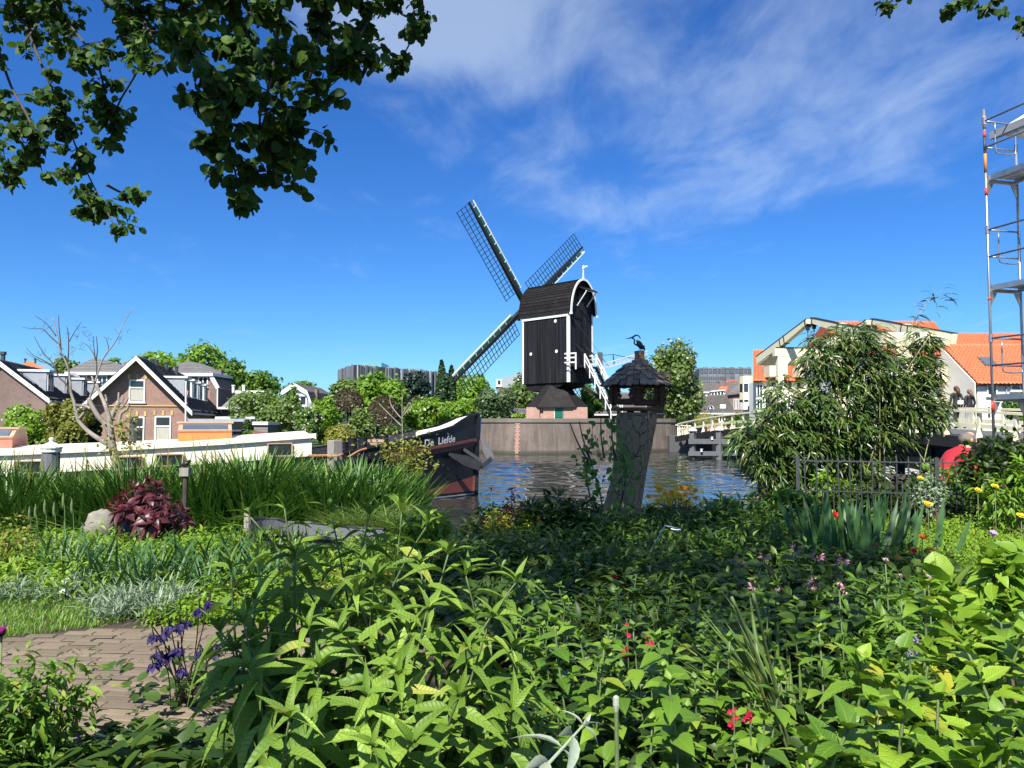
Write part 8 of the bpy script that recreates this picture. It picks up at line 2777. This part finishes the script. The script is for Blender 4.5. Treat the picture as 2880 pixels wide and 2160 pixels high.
bush('small_shrub', 'small creamy leaved shrub above the far end of the buddleja', 1190, 1440, 1560, 70, 6.6, 'lf_lime', 420, OVATE, (.05, .09))
bush('small_shrub', 'twiggy bush with small leaves at the far left border', 40, 1455, 1620, 75, 7.6, 'lf_yellow', 500, OVATE_S, (.03, .06))

# ================================================================== SMALL THINGS ON THE BANK
q = gp(272, 1515)
rk = MB()
r2 = np.random.default_rng(95)
rk.ell(q + zu * .10, .21, .17, .25, 18, 12)
rk.v = [tuple(Vector(v) + (Vector(v) - q).normalized() * (.045 * math.sin(9 * v[0] + 7 * v[2]) * math.cos(8 * v[1]) + .02 * math.sin(31 * v[0] + 23 * v[2]))) for v in rk.v]
tag(rk.build('boulder', M['rock'], loc=q, smooth=True), 'pale upright boulder left of the red shrub', 'rock')
t = thing('edging_board', 'cream plank with a red top edge on the left bank', 'board', gp(160, 1535))
a, b = gp(50, 1540), gp(268, 1538)
MB().bar(a + zu * .03, b + zu * .03, .04, .10).build('plank', M['bare_wood'], t)
MB().bar(a + zu * .09 - Vector((0, .01, 0)), b + zu * .09 - Vector((0, .01, 0)), .05, .02).build('edge', M['hull_red'], t)
# grey dinghy drawn up on the bank
dg = thing('dinghy', 'grey dinghy drawn up on the bank behind the buddleja', 'boat', P(850, 1500, 9.2))
bo = P(722, 1462, 9.3)
bo.z = GZ - .10
d1, d2 = Vector((.93, -.36, 0)), Vector((.36, .93, 0))
outer, inner = [], []
for k in range(12):
    s_ = 1.5 * (k / 11) ** 1.5
    w = .46 * min(1, (.12 + s_ / .55) ** .55)
    hz_ = .36 - .05 * min(1, s_) + (.04 if s_ < .15 else 0)
    c = bo + d1 * s_
    outer.append([c - d2 * w + zu * hz_, c - d2 * w * .86 + zu * .12, c - d2 * w * .6 + d1 * (.12 if k == 0 else 0), c + d2 * w * .6, c + d2 * w * .86 + zu * .12, c + d2 * w + zu * hz_])
    inner.append([c - d2 * (w - .04) + zu * (hz_ - .003), c - d2 * w * .7 + zu * .13, c + d2 * w * .7 + zu * .13, c + d2 * (w - .04) + zu * (hz_ - .003)])
mb = MB().loft(outer)
mb.add(outer[0], [(0, 1, 2, 3, 4, 5)])
mb.build('hull', M['dinghy'], dg, fix=True)
MB().loft(inner).build('inside', M['facade_dark'], dg)
for j in (0, 5):
    MB().tube([tuple(r[j]) for r in outer], .024, 6).build('gunwale', M['black_rubber'], dg)
MB().tube([tuple(outer[0][0]), tuple(outer[0][0].lerp(outer[0][5], .5) - d1 * .08 + zu * .02), tuple(outer[0][5])], .026, 6).build('bow_rim', M['black_rubber'], dg)
q = P(697, 1432, 9.0)
tag(MB().tube([(q.x, q.y, GZ - .1), (q.x, q.y, q.z)], [.042, .04], 7, jit=.06).build('wooden_stake', M['old_wood'], loc=(q.x, q.y, GZ)), 'short weathered wooden stake beside the dinghy', 'stake')
q = P(522, 1318, 9.4)
t = thing('carved_post', 'small carved wooden post behind the red shrub', 'post', (q.x, q.y, GZ))
MB().tube([(q.x, q.y, GZ), (q.x, q.y, q.z - .1)], .03, 8).build('shaft', M['twig'], t)
MB().obox(q - zu * .04, (.055, 0, 0), (0, .05, 0), (0, 0, .05)).build('head', M['old_wood'], t)
t = thing('bird_figure', 'small black bird figure perched on the carved post', 'figurine', q + zu * .01)
bm = Matrix.Rotation(R(-25), 3, 'Y')
MB().ell(q + Vector((0, 0, .055)), .052, .03, .033, 10, 8, bm).build('body', M['black_rubber'], t, smooth=True)
MB().ell(q + Vector((.04, 0, .09)), .022, .02, .02, 8, 6).build('head', M['black_rubber'], t, smooth=True)
MB().tube([q + Vector((.055, 0, .088)), q + Vector((.085, 0, .08))], [.008, .001], 5).build('beak', M['black_rubber'], t)
MB().tube([q + Vector((-.04, 0, .05)), q + Vector((-.09, 0, .015))], [.018, .008], 5).build('tail', M['black_rubber'], t)

# ================================================================== SCAFFOLD AND HOUSE AT THE RIGHT EDGE
sd = Vector((.25, -.968, 0))        # run of the scaffold, towards the camera
sw = Vector((.968, .25, 0))         # across, towards the house
s0 = Vector((X(2792, 14), 14, 0))
sf = thing('scaffold', 'galvanised scaffold tower with platforms beside the white house', 'scaffold', (s0.x, s0.y, GZ))
zt_ = Z(308, 14)
out_p = [s0, s0 + sd * 2.5, s0 + sd * 5.0]
for i, q in enumerate(out_p):
    p_ = MB().tube([(q.x, q.y, GZ), (q.x, q.y, zt_ + (0 if i else 0))], .0245, 10).build('standard', M['steel'], sf, smooth=True)
    qi = q + sw * .72
    MB().tube([(qi.x, qi.y, GZ), (qi.x, qi.y, zt_ - .6)], .0245, 10).build('standard', M['steel'], sf, smooth=True)
for y_, h_, m_2 in ((378, .12, 'red_tape'), (540, .14, 'red_tape'), (1143, .20, 'red_tape'), (455, .42, 'orange_band'), (345, .25, 'orange_band'), (410, .3, 'iron'), (840, .05, 'red_tape')):
    z = Z(y_, 14)
    MB().tube([(s0.x, s0.y, z - h_ / 2), (s0.x, s0.y, z + h_ / 2)], .0262, 10).build('band', M[m_2], sf, smooth=True)
for y_ in (497, 805, 1112):
    z = Z(y_, 14)
    for i in range(2):
        a, b = out_p[i], out_p[i + 1]
        MB().bar(a + sw * .06 + zu * (z - .03), b + sw * .06 + zu * (z - .03), .05, .10).build('platform_edge', M['steel'], sf)
        MB().bar(a + sw * .68 + zu * (z - .03), b + sw * .68 + zu * (z - .03), .05, .10).build('platform_edge', M['steel'], sf)
        for k in range(2):
            c0 = a + sw * (.225 + .29 * k) + zu * z
            MB().bar(c0, c0 + (b - a), .275, .035).build('plank', M['zinc'], sf)
    for q in out_p:
        MB().bar(q + zu * (z - .08), q + sw * .72 + zu * (z - .08), .05, .06).build('transom', M['steel'], sf)
        MB().prism([q + sw * .03 + zu * (z - .12), q + sw * .16 + zu * (z - .12), q + sw * .03 + zu * (z - .36)], sd * .015).build('bracket', M['steel'], sf)
        MB().prism([q + sw * .69 + zu * (z - .12), q + sw * .56 + zu * (z - .12), q + sw * .69 + zu * (z - .36)], sd * .015).build('bracket', M['steel'], sf)
    for dz in (.55, 1.05):
        for i in range(2):
            MB().tube([out_p[i] + zu * (z + dz), out_p[i + 1] + zu * (z + dz)], .019, 8).build('guard_rail', M['steel'], sf, smooth=True)
        MB().tube([out_p[0] + zu * (z + dz), out_p[0] + sw * .72 + zu * (z + dz)], .017, 8).build('end_rail', M['steel'], sf, smooth=True)
    q = out_p[0] + sd * .12
    MB().tube(smooth_pts([tuple(q + sw * .12 + zu * (z + .98)), tuple(q + sw * .12 + zu * (z + .5)), tuple(q + sw * .2 + zu * (z + .42)), tuple(q + sw * .5 + zu * (z + .42)), tuple(q + sw * .58 + zu * (z + .5)), tuple(q + sw * .58 + zu * (z + .98))], 4), .014, 7).build('gate_loop', M['steel'], sf, smooth=True)
    for q in out_p:
        MB().tube([(q.x, q.y, z + .98), (q.x, q.y, z + 1.12)], .036, 8).build('coupler', M['steel'], sf)
# white house behind the scaffold
hb_ = s0 + sw * 1.02 + sd * .1
ww = thing('white_boarded_house', 'white boarded house with a projecting eave at the right edge', 'house', (hb_.x, hb_.y, GZ))
zE = Z(395, 14.5)
wl0, wl1 = hb_, hb_ + sd * 6
MB().prism([wl0 + zu * GZ, wl0 + sw * 6 + zu * GZ, wl1 + sw * 6 + zu * GZ, wl1 + zu * GZ], zu * (zE - GZ)).build('wall', M['plaster_white'], ww)
for k in range(30):
    z = GZ + .1 + k * .235
    if z > zE - .25:
        break
    MB().obox((wl0 + wl1) / 2 + zu * (z + .11) - sw * .012, sd * 3.0, sw * .012, zu * .112).build('board', M['white'], ww)
    MB().obox(wl0 + sw * 3 + zu * (z + .11) - sd * .012, sw * 3.0, sd * .012, zu * .112).build('board', M['white'], ww)
MB().prism([wl0 - sw * .4 - sd * .2 + zu * (zE - .02), wl0 - sw * .4 - sd * .2 + zu * (zE + .2), wl0 + sw * 3 - sd * .2 + zu * (zE + 2.2), wl0 + sw * 6.5 - sd * .2 + zu * (zE + .2), wl0 + sw * 6.5 - sd * .2 + zu * (zE - .02)], sd * 7).build('roof', M['white'], ww)
MB().obox(wl0 - sw * .42 + sd * 3 + zu * (zE + .1), sd * 3.5, sw * .06, zu * .07).build('gutter', M['zinc'], ww)

# ================================================================== PEOPLE
def skin_body(name, parent, joints, edges, mat_fn, mats, root):
    """one continuous body grown over a skeleton"""
    names = list(joints)
    o_ = org(parent)
    me = bpy.data.meshes.new(name)
    me.from_pydata([tuple(Vector(joints[k][0]) - o_) for k in names], [(names.index(a), names.index(b)) for a, b in edges], [])
    ob = bpy.data.objects.new(name + '_tmp', me)
    COL.objects.link(ob)
    sk = ob.modifiers.new('skin', 'SKIN')
    for i, k in enumerate(names):
        r_ = joints[k][1]
        me.skin_vertices[0].data[i].radius = r_ if hasattr(r_, '__len__') else (r_, r_)
        me.skin_vertices[0].data[i].use_root = (k == root)
    ss_ = ob.modifiers.new('sub', 'SUBSURF')
    ss_.levels = ss_.render_levels = 2
    bpy.context.view_layer.update()
    m2 = bpy.data.meshes.new_from_object(ob.evaluated_get(bpy.context.evaluated_depsgraph_get()))
    bpy.data.objects.remove(ob)
    m2.name = name
    m2.materials.clear()
    for k in mats:
        m2.materials.append(M[k])
    for p in m2.polygons:
        p.material_index = mat_fn(p.center + o_)
        p.use_smooth = True
    return put(name, m2, parent)


def woman(label, px_, D_, h, jacket, trousers, hair, stride, bag=False, group=None):
    zf = dz_(55 - D_) + .0
    f = Vector((X(px_, D_), D_, zf))
    t = thing('person', label, 'person', f, group)
    s = h / 1.68
    fw = Vector((-.15, .99, 0))          # walking away from the camera
    rt = Vector((.99, .15, 0))
    q = lambda r, w, z: f + (rt * r + fw * w) * s + zu * z * s
    J = {'pel': (q(0, 0, .95), (.155 * s, .12 * s)), 'waist': (q(0, 0, 1.08), (.125 * s, .10 * s)), 'chest': (q(0, .01, 1.26), (.155 * s, .11 * s)), 'sho': (q(0, .0, 1.38), (.13 * s, .09 * s)), 'neck': (q(0, .01, 1.46), .05 * s), 'head': (q(0, .02, 1.54), .075 * s), 'top': (q(0, .02, 1.63), .07 * s)}
    E_ = [('pel', 'waist'), ('waist', 'chest'), ('chest', 'sho'), ('sho', 'neck'), ('neck', 'head'), ('head', 'top')]
    for sx, nm in ((-1, 'l'), (1, 'r')):
        w = stride * sx
        J.update({nm + 'hip': (q(sx * .09, 0, .88), .085 * s), nm + 'kn': (q(sx * .10, w * .5 + .03, .48), .058 * s), nm + 'an': (q(sx * .10, w - .02, .08), .042 * s), nm + 'toe': (q(sx * .11, w + .14, .035), .032 * s),
                  nm + 'sh': (q(sx * .19, 0, 1.36), .062 * s), nm + 'el': (q(sx * .25, -.04 - w * .2, 1.10), .046 * s), nm + 'wr': (q(sx * .25, .08 - w * .3, .88), .033 * s), nm + 'ha': (q(sx * .25, .10 - w * .3, .80), .034 * s)})
        E_ += [('pel', nm + 'hip'), (nm + 'hip', nm + 'kn'), (nm + 'kn', nm + 'an'), (nm + 'an', nm + 'toe'), ('sho', nm + 'sh'), (nm + 'sh', nm + 'el'), (nm + 'el', nm + 'wr'), (nm + 'wr', nm + 'ha')]

    def mf(c):
        z = (c.z - zf) / s
        side = abs((c - f).dot(rt)) / s
        if z > 1.44 or (side > .2 and z < .86):
            return 2
        return 0 if z > .90 or side > .21 else (1 if z > .09 else 3)

    skin_body('body', t, J, E_, mf, [jacket, trousers, 'skin', 'cloth_black'], 'pel')
    mb = MB()
    mb.ell(q(0, -.01, 1.60), .095 * s, .105 * s, .105 * s, 12, 8)
    mb.tube([q(0, -.07, 1.58), q(.01, -.11, 1.46), q(.015, -.12, 1.32)], [.085 * s, .075 * s, .03 * s], 10)
    mb.build('hair', M[hair], t, smooth=True)
    if bag:
        bt = thing('handbag', 'small white crossbody bag on the back of the curly haired woman', 'bag', q(.04, -.17, 1.02))
        MB().obox(q(.04, -.165, 1.05), rt * .11 * s, fw * .03 * s, zu * .075 * s + rt * .01).build('pouch', M['white'], bt)
        MB().tube([q(.13, -.13, 1.1), q(.16, -.10, 1.28), q(.12, -.03, 1.42)], .008, 5).build('strap', M['steel'], bt)
    return t


GW = 'women walking over the bridge'
woman('curly haired woman in black jacket with a white bag on the bridge', 2690, 31.0, 1.72, 'cloth_black', 'cloth_black', 'hair_brown', .16, True, GW)
woman('woman with long fair hair in black jacket and grey jeans', 2727, 31.4, 1.60, 'cloth_black', 'cloth_grey', 'hair_blond', -.13, False, GW)

# man in red seated beyond the fence
f = Vector((X(2712, 11.6), 11.6, GZ))
t = thing('person', 'balding grey haired man in a red shirt bent forward beyond the fence', 'person', f)
zh = Z(1212, 11.6)
hd = P(2722, 1236, 11.6)
q = lambda x, y, z: f + Vector((x, y, 0)) + zu * (z)
shz = Z(1268, 11.6) - GZ
J = {'pel': (q(-.42, .05, .48), (.17, .15)), 'mid': (q(-.34, .04, .70), (.16, .14)), 'chest': (q(-.20, .0, shz - .13), (.20, .16)), 'sho': (q(-.08, -.02, shz), (.15, .12)), 'neck': (hd + Vector((-.035, .0, -.12)), .065), 'head': (hd + Vector((.0, 0, -.02)), .095), 'top': (hd + Vector((.015, 0, .06)), .085),
     'lh': (q(-.40, -.10, .46), .10), 'lk': (q(.02, -.14, .48), .075), 'la': (q(.03, -.14, .08), .05), 'lt': (q(.16, -.14, .04), .04), 'rh': (q(-.40, .18, .46), .10), 'rk': (q(.02, .2, .48), .075), 'ra': (q(.03, .2, .08), .05), 'rt': (q(.16, .2, .04), .04),
     'ls': (q(-.08, -.2, shz - .05), .075), 'le': (q(.0, -.26, shz - .32), .055), 'lw': (q(.16, -.2, shz - .42), .04), 'lha': (q(.24, -.18, shz - .42), .04), 'rs': (q(-.08, .18, shz - .05), .075), 're': (q(.0, .24, shz - .32), .055), 'rw': (q(.16, .2, shz - .42), .04), 'rha': (q(.24, .18, shz - .42), .04)}
E_ = [('pel', 'mid'), ('mid', 'chest'), ('chest', 'sho'), ('sho', 'neck'), ('neck', 'head'), ('head', 'top'), ('pel', 'lh'), ('lh', 'lk'), ('lk', 'la'), ('la', 'lt'), ('pel', 'rh'), ('rh', 'rk'), ('rk', 'ra'), ('ra', 'rt'), ('sho', 'ls'), ('ls', 'le'), ('le', 'lw'), ('lw', 'lha'), ('sho', 'rs'), ('rs', 're'), ('re', 'rw'), ('rw', 'rha')]
skin_body('body', t, J, E_, lambda c: 2 if ((c - hd).length < .17 or (c - f).x > .2 and c.z > GZ + .3) else (0 if c.z > GZ + .56 else 1), ['cloth_red', 'cloth_black', 'skin'], 'pel')
mb = MB()
mb.ell(hd + Vector((-.015, 0, .0)), .122, .116, .105, 14, 10)
mb.build('hair', M['hair_grey'], t, smooth=True)
MB().ell(hd + Vector((.025, 0, .058)), .072, .07, .056, 12, 8).build('bald_crown', M['skin'], t, smooth=True)
MB().ell(hd + Vector((-.01, -.115, -.01)), .022, .014, .034, 8, 6).build('ear', M['skin'], t, smooth=True)
MB().ell(hd + Vector((.118, 0, -.03)), .022, .016, .024, 8, 6).build('nose', M['skin'], t, smooth=True)
bn = thing('bench', 'dark garden bench under the seated man beyond the fence', 'bench', f + Vector((-.4, .05, 0)))
for dy in (-.2, -.05, .1, .25):
    MB().obox(f + Vector((-.40, dy + .03, .30)), (.24, 0, 0), (0, .06, 0), (0, 0, .02)).build('slat', M['dark_timber'], bn)
for dx in (-.58, -.22):
    for dy in (-.2, .28):
        MB().obox(f + Vector((dx, dy, .14)), (.025, 0, 0), (0, .025, 0), (0, 0, .14)).build('leg', M['dark_timber'], bn)

# ================================================================== OVERHANGING ALDER
al = thing('alder_tree', 'overhanging alder with round leaves along the top of the photo', 'tree', (-2.4, -2.2, GZ))
trk = [(-2.4, -2.2, GZ - .2), (-2.3, -2.0, 2.5), (-2.0, -1.4, 4.6), (-1.6, -.4, 6.4), (-1.0, 1.2, 7.6)]
MB().tube(smooth_pts(trk, 5), [.26 - .009 * i for i in range(21)], 12, jit=.04).build('trunk', M['bark'], al, smooth=True)
for k, tgt in enumerate(((-2.4, 2.8, 6.0), (.2, 3.6, 7.2), (1.6, 2.6, 7.4), (-.6, 5.4, 7.6), (1.4, 5.2, 7.8), (-2.8, 1.8, 6.6))):
    a = Vector((-1.6, -.4, 6.4)).lerp(Vector((-1.0, 1.2, 7.6)), .2 * k / 1.2)
    MB().tube(smooth_pts([tuple(a), tuple(a.lerp(Vector(tgt), .5) + Vector((0, 0, .3))), tgt], 5), [.09 - .006 * i for i in range(11)], 8).build('limb', M['bark'], al, smooth=True)
rng = np.random.default_rng(111)
# hanging sprays in view: photo pixels of the twig line, depth, leaves, spread in pixels
SPR = [([(-40, -60), (51, 34), (131, 216), (177, 319), (239, 473), (319, 630)], 5.2, 420, 62), ([(120, -60), (190, 60), (270, 170), (300, 280), (330, 330)], 5.0, 300, 60), ([(-30, 60), (30, 240), (90, 360), (60, 440), (15, 510)], 5.4, 320, 62), ([(-30, 260), (20, 330), (60, 400)], 5.4, 110, 50),
       ([(300, -50), (350, 80), (400, 160), (330, 300), (310, 400)], 5.0, 260, 52), ([(600, -60), (684, 114), (621, 285), (644, 410), (680, 560)], 4.0, 330, 62), ([(460, -50), (470, 60), (560, 150), (560, 250)], 4.0, 250, 66), ([(800, -60), (780, 100), (760, 230), (730, 350), (770, 480)], 4.0, 330, 72), ([(940, -60), (900, 80), (880, 190), (840, 300), (800, 420)], 4.1, 300, 66),
       ([(680, -60), (700, 60), (690, 180), (650, 300)], 4.2, 260, 70), ([(1080, -60), (1120, 30), (1170, 70), (1130, 165)], 5.2, 190, 46), ([(1000, -50), (1030, 60), (980, 140), (930, 200)], 4.4, 220, 62), ([(1180, -50), (1190, 30), (1185, 80)], 5.2, 60, 34), ([(230, 430), (200, 480), (170, 490)], 5.2, 40, 34), ([(270, 540), (260, 600), (250, 590)], 5.2, 50, 40), ([(300, 520), (350, 545), (395, 548)], 5.2, 40, 24), ([(620, 440), (600, 480), (585, 485)], 4.0, 14, 22),
       ([(380, -60), (400, 40), (430, 110)], 4.8, 170, 60), ([(530, -60), (540, 20), (510, 110)], 4.6, 150, 60), ([(60, -60), (110, 40), (60, 130)], 5.2, 160, 60), ([(2560, -60), (2500, 10), (2480, 30)], 5.6, 30, 26), ([(2780, -70), (2700, 0), (2660, 30)], 5.6, 60, 30), ([(2860, -60), (2790, 10), (2770, 40)], 5.6, 40, 26), ([(2940, 0), (2880, 70), (2860, 110)], 5.6, 24, 24)]
pos, d, up, sz = [], [], [], []
for line, D_, n, spd in SPR:
    pts = [Vector(q) for q in smooth_pts([tuple(P(x, y, D_ + .25 * math.sin(i * 2.1))) for i, (x, y) in enumerate(line)], 5)]
    MB().tube(pts, [.009 * (1 - .75 * i / len(pts)) + .002 for i in range(len(pts))], 6).build('twig', M['twig'], al, smooth=True)
    k_ = D_ / FPX
    for j in range(max(4, n // 11)):
        i0 = int(rng.integers(0, len(pts)))
        a = pts[i0]
        b = a + Vector((rng.normal() * spd * k_ * .9, rng.normal() * spd * k_ * .8, -abs(rng.normal()) * spd * k_ * .5 + .02))
        mid = a.lerp(b, .5) + Vector((rng.normal() * .01, 0, .015))
        MB().tube([tuple(a), tuple(mid), tuple(b)], [.004, .003, .002], 5).build('twig', M['twig'], al)
        m = max(7, int(1.9 * n / max(4, n // 11)))
        for c in range(m):
            f_ = .2 + .8 * rng.random()
            q = a.lerp(b, f_) + Vector(rng.normal(0, .018, 3))
            pos.append(q)
            d.append((rng.normal() * .7, rng.normal() * .5, -.55 + rng.normal() * .45))
            up.append((rng.normal() * .7, -.5 + rng.normal() * .7, .7 + rng.normal() * .4))
            sz.append(rng.uniform(.042, .085) * (1.0 if D_ < 4.6 else .85))
    for j in range(n // 40):
        q = pts[int(rng.integers(0, len(pts)))] + Vector(rng.normal(0, .03, 3))
        MB().ell(q, .009, .009, .013, 6, 5).build('cone', M['twig'], al)
leafy(al, 'leaf', ROUND, pos, d, up, sz, M['lf_alder'], 300, width=.95, rest_name='hanging_leaves')
# the rest of the crown, above the picture
NC = 190
cxyz = []
while len(cxyz) < NC:
    q = np.array([rng.uniform(-2.9, 2.3), rng.uniform(.1, 7.3), rng.uniform(5.4, 8.4)])
    e = ((q[0] + .3) / 2.7) ** 2 + ((q[1] - 3.6) / 3.8) ** 2
    if len(cxyz) % 3 == 0:
        q[:2] = rng.normal([.05, 5.2], [.55, .8])
        e = 0
    if e < 1 and q[2] > 2.75 + .60 * q[1]:
        cxyz.append(q)
cxyz = np.array(cxyz)
j = rng.integers(0, NC, 22000)
p = cxyz[j] + rng.normal(0, 1, (22000, 3)) * [.26, .26, .16]
ok = p[:, 2] > 2.45 + .575 * np.maximum(p[:, 1], 0)
p = p[ok]
n = len(p)
put('crown', leaves_mesh('crown', OVATE_S, p, rng.normal(0, 1, (n, 3)) * [1, 1, .5], rng.normal(0, .5, (n, 3)) + [0, 0, 1], rng.uniform(.07, .12, n), M['lf_alder'], o=al.location, width=1.4), al, kind='stuff')
